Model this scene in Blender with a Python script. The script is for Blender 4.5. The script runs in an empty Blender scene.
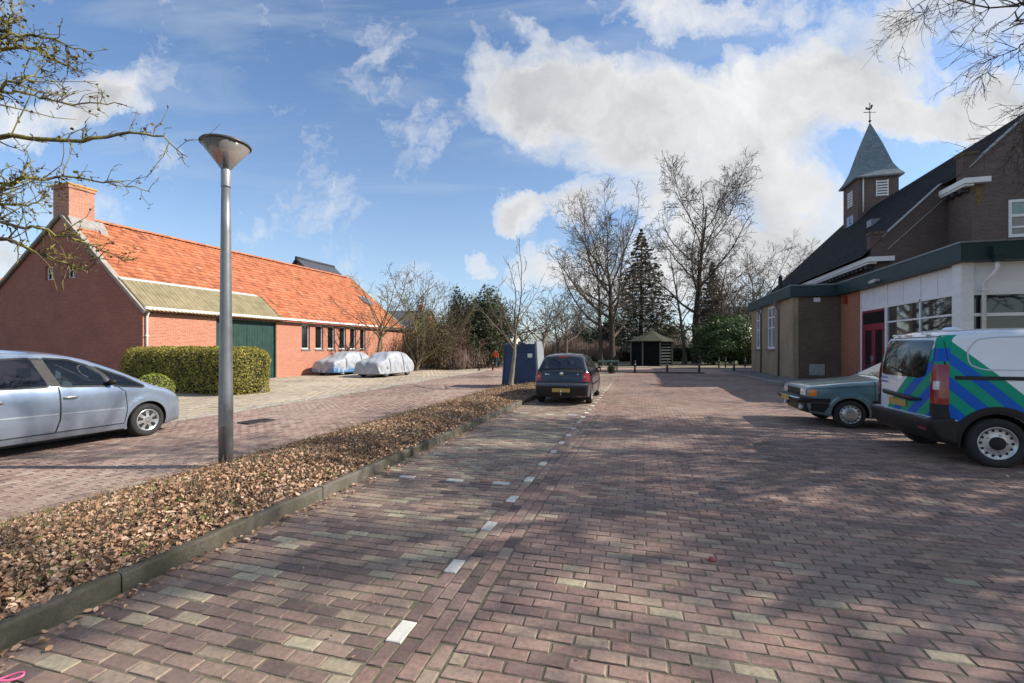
import bpy, bmesh, math, random
import numpy as np
from mathutils import Vector, Matrix, Euler, noise as mnoise
from mathutils.bvhtree import BVHTree

PI = math.pi
R = math.radians
SC = bpy.context.scene
COL = SC.collection
TH = R(15.7)                       # the camera looks 15.7 degrees left of the street
CT, ST = math.cos(TH), math.sin(TH)
EYE = 1.6

# ------------------------------------------------------------------ objects
def tag(o, label=None, cat=None, group=None, kind=None):
    if label: o['label'] = label
    if cat: o['category'] = cat
    if group: o['group'] = group
    if kind: o['kind'] = kind
    return o

def thing(name, label, cat, loc=(0, 0, 0), rz=0.0, group=None):
    o = bpy.data.objects.new(name, None)
    o.empty_display_size = 0.3
    COL.objects.link(o)
    o.location = loc
    o.rotation_euler = (0, 0, rz)
    return tag(o, label, cat, group)

def copy_tree(o, parent=None):
    c = o.copy()
    COL.objects.link(c)
    c.parent = parent
    for ch in list(o.children):
        copy_tree(ch, c)
    return c

def link_mesh(name, me, mats=None, parent=None, loc=None, rot=None):
    o = bpy.data.objects.new(name, me)
    if mats is not None:
        if not isinstance(mats, (list, tuple)): mats = [mats]
        for m in mats: me.materials.append(m)
    COL.objects.link(o)
    if parent is not None: o.parent = parent
    if loc is not None: o.location = loc
    if rot is not None: o.rotation_euler = rot
    return o

class MB:
    """collects verts and faces, then builds ONE mesh object"""
    def __init__(s):
        s.v = []; s.f = []; s.m = []; s.sm = []
    def add(s, vs, fs, mi=0, smooth=False):
        b = len(s.v)
        s.v.extend([tuple(v) for v in vs])
        for f in fs:
            s.f.append([b + i for i in f]); s.m.append(mi); s.sm.append(smooth)
    def box(s, x0, x1, y0, y1, z0, z1, mi=0, M=None):
        vs = [(x0,y0,z0),(x1,y0,z0),(x1,y1,z0),(x0,y1,z0),(x0,y0,z1),(x1,y0,z1),(x1,y1,z1),(x0,y1,z1)]
        if M is not None: vs = [M @ Vector(v) for v in vs]
        s.add(vs, [(0,3,2,1),(4,5,6,7),(0,1,5,4),(1,2,6,5),(2,3,7,6),(3,0,4,7)], mi)
        return s
    def prism(s, poly, axis, a0, a1, mi=0, M=None, smooth=False):
        """poly: 2D points; axis 'x': poly=(y,z), 'y': poly=(x,z), 'z': poly=(x,y)"""
        n = len(poly)
        def P(p, a):
            v = (a, p[0], p[1]) if axis == 'x' else ((p[0], a, p[1]) if axis == 'y' else (p[0], p[1], a))
            return (M @ Vector(v)) if M is not None else v
        vs = [P(p, a0) for p in poly] + [P(p, a1) for p in poly]
        area = sum(poly[i][0]*poly[(i+1) % n][1] - poly[(i+1) % n][0]*poly[i][1] for i in range(n))
        ccw = area > 0
        if axis == 'y': ccw = not ccw
        if a1 < a0: ccw = not ccw
        idx = list(range(n))
        if ccw:
            fs = [idx[::-1], [n+i for i in idx]] + [(i, (i+1) % n, n+(i+1) % n, n+i) for i in idx]
        else:
            fs = [idx, [n+i for i in idx][::-1]] + [((i+1) % n, i, n+i, n+(i+1) % n) for i in idx]
        s.add(vs, fs[:2], mi)
        s.add(vs, fs[2:], mi, smooth)
        return s
    def lathe(s, prof, n=24, mi=0, M=None, smooth=True, closed=False):
        """prof: (r, z) from bottom to top, around z"""
        vs = []; fs = []
        for r, z in prof:
            for k in range(n):
                a = 2*PI*k/n
                v = (r*math.cos(a), r*math.sin(a), z)
                vs.append((M @ Vector(v)) if M is not None else v)
        m = len(prof)
        for i in range(m-1):
            for k in range(n):
                fs.append((i*n+k, i*n+(k+1) % n, (i+1)*n+(k+1) % n, (i+1)*n+k))
        s.add(vs, fs, mi, smooth)
        if not closed:
            b = len(s.v) - len(vs)
            if prof[0][0] > 1e-4: s.f.append([b+k for k in range(n)][::-1]); s.m.append(mi); s.sm.append(False)
            if prof[-1][0] > 1e-4: s.f.append([b+(m-1)*n+k for k in range(n)]); s.m.append(mi); s.sm.append(False)
        return s
    def tube(s, pts, rad, n=8, mi=0, cap=True, smooth=True):
        pts = [Vector(p) for p in pts]
        if not isinstance(rad, (list, tuple)): rad = [rad]*len(pts)
        up = Vector((0.31, 0.17, 0.93))
        b = len(s.v); m = len(pts)
        for i, p in enumerate(pts):
            t = (pts[min(i+1, m-1)] - pts[max(i-1, 0)])
            if t.length < 1e-9: t = Vector((0, 0, 1))
            t.normalize()
            a = t.cross(up)
            if a.length < 0.05: a = t.cross(Vector((1, 0, 0)))
            a.normalize(); c = t.cross(a)
            for k in range(n):
                q = 2*PI*k/n
                s.v.append(tuple(p + (a*math.cos(q) + c*math.sin(q))*rad[i]))
        for i in range(m-1):
            for k in range(n):
                s.f.append([b+i*n+k, b+(i+1)*n+k, b+(i+1)*n+(k+1) % n, b+i*n+(k+1) % n]); s.m.append(mi); s.sm.append(smooth)
        if cap:
            s.f.append([b+k for k in range(n)]); s.m.append(mi); s.sm.append(False)
            s.f.append([b+(m-1)*n+k for k in range(n)][::-1]); s.m.append(mi); s.sm.append(False)
        return s
    def mesh(s, name):
        me = bpy.data.meshes.new(name)
        me.from_pydata(s.v, [], s.f)
        me.polygons.foreach_set('material_index', s.m)
        me.polygons.foreach_set('use_smooth', s.sm)
        me.update()
        return me
    def build(s, name, mats, parent=None, loc=None, rot=None, bevel=0.0, label=None):
        o = link_mesh(name, s.mesh(name), mats, parent, loc, rot)
        if bevel > 0:
            b = o.modifiers.new('bevel', 'BEVEL'); b.width = bevel; b.segments = 2; b.limit_method = 'ANGLE'
            b.angle_limit = R(35)
        if label: o['label'] = label
        return o

def quads_mesh(name, V, nper=4, attr=None, smooth=False):
    """fast mesh of independent polygons: V (N, nper, 3)"""
    N = V.shape[0]
    me = bpy.data.meshes.new(name)
    me.vertices.add(N*nper)
    me.vertices.foreach_set('co', V.reshape(-1).astype(np.float32))
    me.loops.add(N*nper)
    me.loops.foreach_set('vertex_index', np.arange(N*nper, dtype=np.int32))
    me.polygons.add(N)
    me.polygons.foreach_set('loop_start', np.arange(0, N*nper, nper, dtype=np.int32))
    me.polygons.foreach_set('loop_total', np.full(N, nper, dtype=np.int32))
    if attr is not None:
        a = me.attributes.new('tone', 'FLOAT', 'FACE')
        a.data.foreach_set('value', attr.astype(np.float32))
    me.update(calc_edges=True)
    me.polygons.foreach_set('use_smooth', np.full(N, bool(smooth)))
    return me

def indexed_mesh(name, V, F, attr=None, smooth=False):
    """V (n,3), F (m,k) constant k"""
    V = np.asarray(V, dtype=np.float32); F = np.asarray(F, dtype=np.int32)
    m, k = F.shape
    me = bpy.data.meshes.new(name)
    me.vertices.add(len(V)); me.vertices.foreach_set('co', V.reshape(-1))
    me.loops.add(m*k); me.loops.foreach_set('vertex_index', F.reshape(-1))
    me.polygons.add(m)
    me.polygons.foreach_set('loop_start', np.arange(0, m*k, k, dtype=np.int32))
    me.polygons.foreach_set('loop_total', np.full(m, k, dtype=np.int32))
    if attr is not None:
        a = me.attributes.new('tone', 'FLOAT', 'FACE'); a.data.foreach_set('value', np.asarray(attr, dtype=np.float32))
    me.update(calc_edges=True)
    me.polygons.foreach_set('use_smooth', np.full(m, bool(smooth)))
    return me

# ------------------------------------------------------------------ materials
class NT:
    def __init__(s, tree): s.t = tree; s.n = tree.nodes; s.l = tree.links
    def new(s, typ, **kw):
        n = s.n.new(typ)
        for k, v in kw.items():
            if k.startswith('i_'):
                key = k[2:]
                key = int(key) if key.isdigit() else key.replace('_', ' ')
                n.inputs[key].default_value = v
            else: setattr(n, k, v)
        return n
    def link(s, a, b): s.l.new(a, b)
    def math(s, op, a, b=None, c=None, clamp=False):
        n = s.n.new('ShaderNodeMath'); n.operation = op; n.use_clamp = clamp
        for i, x in enumerate((a, b, c)):
            if x is None: continue
            if isinstance(x, (int, float)): n.inputs[i].default_value = x
            else: s.l.new(x, n.inputs[i])
        return n.outputs[0]
    def vmath(s, op, a, b=None):
        n = s.n.new('ShaderNodeVectorMath'); n.operation = op
        for i, x in enumerate((a, b)):
            if x is None: continue
            if isinstance(x, (tuple, list)): n.inputs[i].default_value = x
            else: s.l.new(x, n.inputs[i])
        return n.outputs['Value'] if op in ('DOT_PRODUCT', 'LENGTH') else n.outputs[0]
    def mix(s, f, a, b, mode='MIX'):
        n = s.n.new('ShaderNodeMix'); n.data_type = 'RGBA'; n.blend_type = mode
        for i, x in ((0, f), (6, a), (7, b)):
            if isinstance(x, (int, float)): n.inputs[i].default_value = x
            elif isinstance(x, (tuple, list)): n.inputs[i].default_value = (*x[:3], 1)
            else: s.l.new(x, n.inputs[i])
        return n.outputs[2]
    def mixf(s, f, a, b):
        n = s.n.new('ShaderNodeMix'); n.data_type = 'FLOAT'
        for i, x in ((0, f), (2, a), (3, b)):
            if isinstance(x, (int, float)): n.inputs[i].default_value = x
            else: s.l.new(x, n.inputs[i])
        return n.outputs[0]
    def ramp(s, f, stops, interp='LINEAR'):
        n = s.n.new('ShaderNodeValToRGB'); cr = n.color_ramp; cr.interpolation = interp
        while len(cr.elements) < len(stops): cr.elements.new(0.5)
        for e, (p, c) in zip(cr.elements, stops):
            e.position = p
            e.color = (c, c, c, 1) if isinstance(c, (int, float)) else (*c[:3], 1)
        s.l.new(f, n.inputs[0]); return n.outputs[0]
    def noise(s, vec, scale, detail=4, rough=0.55, dist=0.0, w=None):
        n = s.n.new('ShaderNodeTexNoise')
        n.inputs['Scale'].default_value = scale; n.inputs['Detail'].default_value = detail
        n.inputs['Roughness'].default_value = rough; n.inputs['Distortion'].default_value = dist
        if vec is not None: s.l.new(vec, n.inputs['Vector'])
        return n.outputs['Fac']
    def bump(s, h, strength=0.3, dist=0.01, normal=None):
        n = s.n.new('ShaderNodeBump'); n.inputs['Strength'].default_value = strength; n.inputs['Distance'].default_value = dist
        s.l.new(h, n.inputs['Height'])
        if normal is not None: s.l.new(normal, n.inputs['Normal'])
        return n.outputs[0]

def base_mat(name):
    m = bpy.data.materials.new(name); m.use_nodes = True
    t = NT(m.node_tree); p = m.node_tree.nodes['Principled BSDF']
    return m, t, p

MATS = {}
def mat(name, col, rough=0.6, metal=0.0, var=0.12, scale=6.0, bump=0.0, bscale=60.0, spec=0.5, coat=0.0, dirt=0.0, dirtcol=(0.09, 0.08, 0.06), ior=None, sss=None):
    """plain surface with slight tone and roughness variation"""
    if name in MATS: return MATS[name]
    m, t, p = base_mat(name)
    tc = t.new('ShaderNodeTexCoord')
    nz = t.noise(tc.outputs['Object'], scale, 5)
    f = t.ramp(nz, [(0.3, 1-var), (0.7, 1+var)])
    c = t.mix(1.0, col, f, 'MULTIPLY')
    if dirt > 0:
        nd = t.noise(tc.outputs['Object'], scale*0.45, 7, 0.65, 0.4)
        c = t.mix(t.math('MULTIPLY', t.ramp(nd, [(0.45, 0.0), (0.75, 1.0)]), dirt), c, dirtcol)
    t.link(c, p.inputs['Base Color'])
    nr = t.noise(tc.outputs['Object'], scale*2.3, 4)
    t.link(t.math('ADD', t.math('MULTIPLY', t.math('SUBTRACT', nr, 0.5), 0.25*min(1, rough*2)), rough, clamp=True), p.inputs['Roughness'])
    p.inputs['Metallic'].default_value = metal
    p.inputs['Specular IOR Level'].default_value = spec
    if coat: p.inputs['Coat Weight'].default_value = coat; p.inputs['Coat Roughness'].default_value = 0.04
    if ior: p.inputs['IOR'].default_value = ior
    if bump > 0:
        nb = t.noise(tc.outputs['Object'], bscale, 5, 0.6)
        t.link(t.bump(nb, 0.6, bump), p.inputs['Normal'])
    MATS[name] = m
    return m

def wall_coords(t):
    """(along-wall, up, 0) from object space, whichever way the wall faces"""
    tc = t.new('ShaderNodeTexCoord')
    so = t.new('ShaderNodeSeparateXYZ'); t.link(tc.outputs['Object'], so.inputs[0])
    sn = t.new('ShaderNodeSeparateXYZ'); t.link(tc.outputs['Normal'], sn.inputs[0])
    k = t.math('GREATER_THAN', t.math('ABSOLUTE', sn.outputs[0]), 0.7)
    u = t.mixf(k, so.outputs[0], so.outputs[1])
    cb = t.new('ShaderNodeCombineXYZ'); t.link(u, cb.inputs[0]); t.link(so.outputs[2], cb.inputs[1])
    return tc, cb.outputs[0]

def brick_mat(name, c1, c2, mortar, bw=0.22, bh=0.0625, msize=0.011, stain=0.35, staincol=(0.05, 0.04, 0.035), zfall=0.0, moss=0.0):
    m, t, p = base_mat(name)
    tc, uv = wall_coords(t)
    b = t.new('ShaderNodeTexBrick', offset=0.5)
    t.link(uv, b.inputs['Vector'])
    b.inputs['Scale'].default_value = 1.0
    b.inputs['Brick Width'].default_value = bw; b.inputs['Row Height'].default_value = bh
    b.inputs['Mortar Size'].default_value = msize; b.inputs['Mortar Smooth'].default_value = 0.25
    b.inputs['Bias'].default_value = 0.0
    b.inputs['Color1'].default_value = (*c1, 1); b.inputs['Color2'].default_value = (*c2, 1); b.inputs['Mortar'].default_value = (*mortar, 1)
    n1 = t.noise(uv, 0.7, 6, 0.62)
    n2 = t.noise(uv, 14, 4, 0.6)
    c = t.mix(1.0, b.outputs['Color'], t.ramp(n2, [(0.25, 0.78), (0.75, 1.2)]), 'MULTIPLY')
    c = t.mix(t.math('MULTIPLY', t.ramp(n1, [(0.42, 0.0), (0.72, 1.0)]), stain), c, staincol)
    if moss > 0:
        mpn = t.new('ShaderNodeMapping'); mpn.inputs['Scale'].default_value = (2.0, 0.35, 1); t.link(uv, mpn.inputs[0])
        n3 = t.noise(mpn.outputs[0], 1.5, 6, 0.65)
        c = t.mix(t.math('MULTIPLY', t.ramp(n3, [(0.42, 0.0), (0.66, 1.0)]), moss), c, (0.10, 0.085, 0.035))
    t.link(c, p.inputs['Base Color'])
    p.inputs['Roughness'].default_value = 0.85
    h = t.math('ADD', t.math('MULTIPLY', b.outputs['Fac'], -1.0), t.math('MULTIPLY', n2, 0.35))
    t.link(t.bump(h, 0.7, 0.006), p.inputs['Normal'])
    return m

def tone_mat(name, stops, rough=0.8, var=0.2, scale=30, trans=0.0, bump=0.0, bscale=80, spec=0.3, patch=None, stain=0.0):
    """colour from the per-face 'tone' attribute"""
    m, t, p = base_mat(name)
    at = t.new('ShaderNodeAttribute', attribute_name='tone')
    tc = t.new('ShaderNodeTexCoord')
    c = t.ramp(at.outputs['Fac'], stops)
    nz = t.noise(tc.outputs['Object'], scale, 4)
    c = t.mix(1.0, c, t.ramp(nz, [(0.25, 1-var), (0.75, 1+var)]), 'MULTIPLY')
    if patch:
        col, sc, amt, lo, hi = patch
        n3 = t.noise(tc.outputs['Object'], sc, 6, 0.62, 0.3)
        c = t.mix(t.math('MULTIPLY', t.ramp(n3, [(lo, 0.0), (hi, 1.0)]), amt), c, col)
    if stain > 0:      # oil and tyre marks worn into the paving
        mp = t.new('ShaderNodeMapping'); mp.inputs['Scale'].default_value = (1.0, 0.4, 1); t.link(tc.outputs['Object'], mp.inputs[0])
        n4 = t.noise(mp.outputs[0], 0.9, 7, 0.6, 0.5); n5 = t.noise(tc.outputs['Object'], 2.6, 5, 0.55)
        c = t.mix(t.math('MULTIPLY', t.ramp(n4, [(0.50, 0.0), (0.72, 1.0)]), stain), c, (0.10, 0.078, 0.066))
        c = t.mix(t.math('MULTIPLY', t.ramp(n5, [(0.70, 0.0), (0.78, 1.0)]), stain*0.9), c, (0.05, 0.042, 0.038))
    t.link(c, p.inputs['Base Color'])
    p.inputs['Roughness'].default_value = rough
    p.inputs['Specular IOR Level'].default_value = spec
    if bump > 0:
        nb = t.noise(tc.outputs['Object'], bscale, 5, 0.65)
        t.link(t.bump(nb, 0.7, bump), p.inputs['Normal'])
    if trans > 0:
        tr = t.new('ShaderNodeBsdfTranslucent'); t.link(c, tr.inputs[0])
        mx = t.new('ShaderNodeMixShader'); mx.inputs[0].default_value = trans
        out = m.node_tree.nodes['Material Output']
        t.link(p.outputs[0], mx.inputs[1]); t.link(tr.outputs[0], mx.inputs[2]); t.link(mx.outputs[0], out.inputs['Surface'])
    return m

# ------------------------------------------------------------------ camera, sun, sky
cam_d = bpy.data.cameras.new('camera')
cam = bpy.data.objects.new('camera', cam_d); COL.objects.link(cam)
cam_d.sensor_width = 36.0; cam_d.lens = 455/1024*36
cam_d.shift_y = 8.5/1024
cam_d.clip_start = 0.05; cam_d.clip_end = 3000
cam.location = (0, 0, EYE); cam.rotation_euler = (R(90), 0, TH)
SC.camera = cam

SUN_EL = R(36.5)
SUN_DIR2 = Vector((0.955, 0.295)).normalized()       # towards the sun, on the ground
sun_d = bpy.data.lights.new('sun', 'SUN'); sun_d.energy = SUN_STRENGTH if 'SUN_STRENGTH' in globals() else 4.95
sun_d.angle = R(0.53); sun_d.color = (1.0, 0.925, 0.82)
sun = bpy.data.objects.new('sun', sun_d); COL.objects.link(sun)
sv = Vector((SUN_DIR2.x*math.cos(SUN_EL), SUN_DIR2.y*math.cos(SUN_EL), math.sin(SUN_EL)))
sun.rotation_euler = sv.to_track_quat('Z', 'Y').to_euler()
sun.location = (40, 20, 60)

def make_world():
    w = bpy.data.worlds.new('World'); SC.world = w; w.use_nodes = True
    t = NT(w.node_tree)
    bg = w.node_tree.nodes['Background']; bg.inputs['Strength'].default_value = 0.125
    sky = t.new('ShaderNodeTexSky'); sky.sky_type = 'NISHITA'; sky.sun_disc = False
    sky.sun_elevation = SUN_EL
    sky.sun_rotation = math.atan2(SUN_DIR2.x, SUN_DIR2.y)
    sky.air_density = 1.0; sky.dust_density = 0.35; sky.ozone_density = 4.0; sky.altitude = 0
    tc = t.new('ShaderNodeTexCoord'); d = tc.outputs['Generated']
    fwd = t.vmath('DOT_PRODUCT', d, (-ST, CT, 0)); rgt = t.vmath('DOT_PRODUCT', d, (CT, ST, 0)); upz = t.vmath('DOT_PRODUCT', d, (0, 0, 1))
    den = t.math('MAXIMUM', t.math('ABSOLUTE', fwd), 0.22)
    u = t.math('DIVIDE', rgt, den); v = t.math('DIVIDE', upz, den)
    cb = t.new('ShaderNodeCombineXYZ'); t.link(u, cb.inputs[0]); t.link(v, cb.inputs[1])
    q = cb.outputs[0]
    # warp so that the banks get billowing edges
    wn = t.new('ShaderNodeTexNoise'); wn.inputs['Scale'].default_value = 3.2; wn.inputs['Detail'].default_value = 7; wn.inputs['Roughness'].default_value = 0.62
    t.link(q, wn.inputs['Vector'])
    wv = t.vmath('SUBTRACT', wn.outputs['Color'], (0.5, 0.5, 0.5))
    sc = t.new('ShaderNodeVectorMath', operation='SCALE'); t.link(wv, sc.inputs[0]); sc.inputs['Scale'].default_value = 0.34
    qw = t.vmath('ADD', q, sc.outputs[0])
    blobs = [(540, 90, 72, 38, .95), (640, 115, 105, 60, .95), (755, 118, 112, 72, 1.0), (845, 78, 90, 50, .8), (700, 5, 80, 24, .7),
             (965, 25, 100, 38, .7), (785, 222, 85, 52, .9), (935, 122, 75, 18, .75), (665, 200, 52, 24, .75), (560, 40, 40, 15, .6),
             (523, 218, 30, 15, .95), (584, 208, 32, 24, .95), (560, 268, 70, 18, .75), (95, 88, 50, 26, .75), (25, 112, 60, 20, .6), (120, 112, 40, 18, .7),
             (700, 270, 120, 40, .85), (20, 262, 70, 26, .7), (1010, 115, 70, 40, .9), (474, 262, 9, 10, .7), (-250, 120, 200, 90, 1.0), (1400, 60, 300, 120, 1.0), (400, -300, 400, 160, 1.0)]
    tot = None
    for (px, py, rx, ry, wgt) in blobs:
        cu, cv = (px-512)/455, (350-py)/455
        a = t.vmath('SUBTRACT', qw, (cu, cv, 0))
        a = t.vmath('MULTIPLY', a, (455/rx*0.78, 455/ry*0.78, 0))
        e = t.math('SUBTRACT', 1.0, t.vmath('DOT_PRODUCT', a, a), clamp=True)
        e = t.math('MULTIPLY', e, wgt)
        tot = e if tot is None else t.math('ADD', tot, e)
    fb = t.noise(qw, 5.5, 9, 0.6)
    dens = t.math('ADD', tot, t.math('MULTIPLY', t.math('SUBTRACT', fb, 0.5), 2.15))
    mask = t.ramp(dens, [(0.10, 0.0), (0.34, 0.45), (0.80, 1.0)])
    # thin high streaks
    mp = t.new('ShaderNodeMapping'); mp.inputs['Scale'].default_value = (0.9, 4.6, 1); mp.inputs['Rotation'].default_value = (0, 0, R(-17)); t.link(q, mp.inputs[0])
    ci = t.noise(mp.outputs[0], 1.7, 8, 0.6, 0.6)
    cir = t.math('MULTIPLY', t.ramp(ci, [(0.45, 0.0), (0.75, 1.0)]), 0.5)
    low = t.ramp(v, [(0.0, 0.46), (0.34, 0.10), (0.6, 0.0)])        # veil of haze towards the horizon
    cir = t.math('MAXIMUM', cir, low)
    # thick middles are grey, rims and tops bright
    thick = t.math('MULTIPLY', t.ramp(t.noise(qw, 2.3, 8, 0.6, 0.3), [(0.33, 0.0), (0.60, 1.0)]), t.ramp(tot, [(0.35, 0.15), (1.15, 1.0)]))
    thick = t.math('MULTIPLY', thick, t.ramp(t.noise(qw, 7.0, 7, 0.6), [(0.3, 0.65), (0.7, 1.1)]), clamp=True)
    ccol = t.mix(thick, CLOUD_BRIGHT, CLOUD_GREY)
    c = t.mix(cir, sky.outputs[0], CIRRUS)
    c = t.mix(mask, c, ccol)
    t.link(c, bg.inputs['Color'])
CLOUD_BRIGHT = (4.9, 4.95, 5.0); CLOUD_GREY = (2.8, 2.92, 3.12); CIRRUS = (3.1, 3.6, 4.2)
make_world()

SC.view_settings.view_transform = 'Standard'; SC.view_settings.look = 'None'
SC.view_settings.exposure = 0.57; SC.view_settings.gamma = 1.0
SC.cycles.use_denoising = True; SC.cycles.denoiser = 'OPENIMAGEDENOISE'; SC.cycles.denoising_input_passes = 'RGB_ALBEDO_NORMAL'; SC.cycles.denoising_prefilter = 'ACCURATE'
SC.cycles.max_bounces = 6; SC.cycles.diffuse_bounces = 3; SC.cycles.glossy_bounces = 3; SC.cycles.transmission_bounces = 4; SC.cycles.transparent_max_bounces = 8
SC.cycles.caustics_reflective = False; SC.cycles.caustics_refractive = False
# ------------------------------------------------------------------ ground, paving, kerbs
rng = np.random.default_rng(7)

def h_und(x, y):
    """gentle settling of the old paving"""
    return 0.010*np.sin(0.9*x + 0.5*y) + 0.008*np.sin(1.7*y - 0.6*x + 1.3) + 0.006*np.sin(2.6*x + 0.9*y + 0.4)

def pave(name, x0, x1, y0, y1, along, mats, rng, base=0.0, L=0.2, Wd=0.098, ang=0.0, keep=None, tone=(0.48, 0.17), shift=0.02, gap=0.007, patchy=0.16, jit=0.0012):
    """individual bricks in running bond; along 'x' or 'y' is the long side"""
    if along == 'x':
        nr = int((y1-y0)/Wd); nc = int((x1-x0)/L)+1
    else:
        nr = int((x1-x0)/Wd); nc = int((y1-y0)/L)+1
    r, c = np.meshgrid(np.arange(nr), np.arange(nc), indexing='ij'); r = r.ravel(); c = c.ravel()
    off = (r % 2)*0.5 + rng.normal(0, 0.03, nr)[r]
    a = (c + off)*L; b = (r + 0.5)*Wd
    if along == 'x': cx, cy = x0 + a, y0 + b
    else: cx, cy = x0 + b, y0 + a
    hl = np.full(len(cx), L/2 - gap/2); hw = np.full(len(cx), Wd/2 - gap/2)
    if along == 'x':
        e0 = np.maximum(cx-hl, x0); e1 = np.minimum(cx+hl, x1)
        cx = (e0+e1)/2; hl = (e1-e0)/2
    ok = hl > 0.02
    if keep is not None: ok &= keep(cx, cy)
    cx, cy, hl, hw = cx[ok], cy[ok], hl[ok], hw[ok]
    n = len(cx)
    hl = hl - np.abs(rng.normal(0, 0.0015, n)); hw = hw - np.abs(rng.normal(0, 0.0015, n))
    # wavy courses
    if along == 'x': cy = cy + shift*np.sin(cx*1.1 + 0.35*cy) + 0.6*shift*np.sin(cx*0.43 + 1.1*cy + 2)
    else: cx = cx + shift*0.5*np.sin(cy*1.3)
    th = rng.normal(0, 0.012, n) + ang
    zt = base + h_und(cx, cy) + rng.normal(0, jit, n)
    tx = rng.normal(0, 0.006, n); ty = rng.normal(0, 0.009, n)
    dx, dy = (hl, hw) if along == 'x' else (hw, hl)
    ch = 0.003 + rng.random(n)*0.005
    V = np.zeros((n, 8, 3))
    for k, (sx, sy) in enumerate(((-1,-1),(1,-1),(1,1),(-1,1))):
        for lvl in (0, 1):
            lx = sx*(dx - (ch if lvl else 0)); ly = sy*(dy - (ch if lvl else 0))
            jx = rng.normal(0, 0.0022, n); jy = rng.normal(0, 0.0022, n)
            V[:, k+4*lvl, 0] = cx + (lx*np.cos(th) - ly*np.sin(th)) + jx
            V[:, k+4*lvl, 1] = cy + (lx*np.sin(th) + ly*np.cos(th)) + jy
            V[:, k+4*lvl, 2] = zt + lx*tx*0.5 + ly*ty*0.5 - (0.0 if lvl else ch*1.1)
    F0 = np.array([[4,5,6,7],[0,1,5,4],[1,2,6,5],[2,3,7,6],[3,0,4,7]])
    F = (F0[None] + (np.arange(n)*8)[:, None, None]).reshape(-1, 4)
    # skirt: push lower ring copies down by making the side faces reach the joint
    low = V[:, :4, :].copy(); low[:, :, 2] -= 0.02
    VV = np.concatenate([V, low], axis=1)
    F1 = np.array([[4,5,6,7],[0,1,5,4],[1,2,6,5],[2,3,7,6],[3,0,4,7],[8,9,1,0],[9,10,2,1],[10,11,3,2],[11,8,0,3]])
    F = (F1[None] + (np.arange(n)*12)[:, None, None]).reshape(-1, 4)
    pt = np.sin(cx*0.8+1.1*np.sin(cy*0.5))*np.sin(cy*0.6+cx*0.2)
    tn = np.clip(tone[0] + patchy*pt + rng.normal(0, tone[1], n), 0.01, 0.99)
    me = indexed_mesh(name, VV.reshape(-1, 3), F, np.repeat(tn, 9))
    o = link_mesh(name, me, mats); tag(o, kind='structure')
    return o

PAVE_STOPS = [(0.0, (0.110, 0.075, 0.065)), (0.18, (0.165, 0.106, 0.089)), (0.38, (0.238, 0.150, 0.120)), (0.58, (0.275, 0.178, 0.141)), (0.76, (0.288, 0.206, 0.158)), (0.9, (0.318, 0.255, 0.178)), (1.0, (0.375, 0.315, 0.215))]
m_pave = tone_mat('paving_brick', PAVE_STOPS, rough=0.78, var=0.28, scale=38, bump=0.003, bscale=140, spec=0.4, patch=((0.30, 0.27, 0.235), 0.9, 0.35, 0.5, 0.8), stain=0.5)
m_bay = tone_mat('bay_brick', [(0.0, (0.115, 0.082, 0.07)), (0.2, (0.18, 0.122, 0.098)), (0.42, (0.245, 0.166, 0.129)), (0.6, (0.28, 0.202, 0.152)), (0.8, (0.30, 0.243, 0.168)), (1.0, (0.37, 0.32, 0.22))], rough=0.78, var=0.28, scale=38, bump=0.003, bscale=140, spec=0.4, patch=((0.28, 0.25, 0.215), 1.1, 0.35, 0.5, 0.8), stain=0.4)
m_road = tone_mat('road_brick', [(0.0, (0.13, 0.088, 0.078)), (0.3, (0.225, 0.148, 0.122)), (0.6, (0.28, 0.192, 0.156)), (1.0, (0.34, 0.265, 0.21))], rough=0.8, var=0.2, scale=24, bump=0.003, bscale=120, patch=((0.33, 0.28, 0.24), 0.7, 0.3, 0.45, 0.8))
m_tile = tone_mat('pavement_tile', [(0.0, (0.27, 0.22, 0.165)), (0.5, (0.40, 0.335, 0.25)), (1.0, (0.50, 0.43, 0.335))], rough=0.85, var=0.15, scale=14, bump=0.002, patch=((0.2, 0.18, 0.13), 0.8, 0.4, 0.5, 0.8))
m_gtile = tone_mat('grey_tile', [(0.0, (0.12, 0.12, 0.12)), (0.5, (0.19, 0.185, 0.18)), (1.0, (0.27, 0.26, 0.25))], rough=0.85, var=0.2, scale=14, bump=0.002, patch=((0.08, 0.075, 0.05), 0.9, 0.5, 0.45, 0.8))
m_pinkp = tone_mat('path_brick', [(0.0, (0.30, 0.18, 0.15)), (0.5, (0.42, 0.27, 0.22)), (1.0, (0.50, 0.36, 0.30))], rough=0.85, var=0.15, scale=14)
m_white = tone_mat('white_brick', [(0.0, (0.44, 0.42, 0.37)), (1.0, (0.62, 0.60, 0.54))], rough=0.75, var=0.14, scale=45, bump=0.002, bscale=150, patch=((0.3, 0.27, 0.22), 9, 0.5, 0.5, 0.75))

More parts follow.
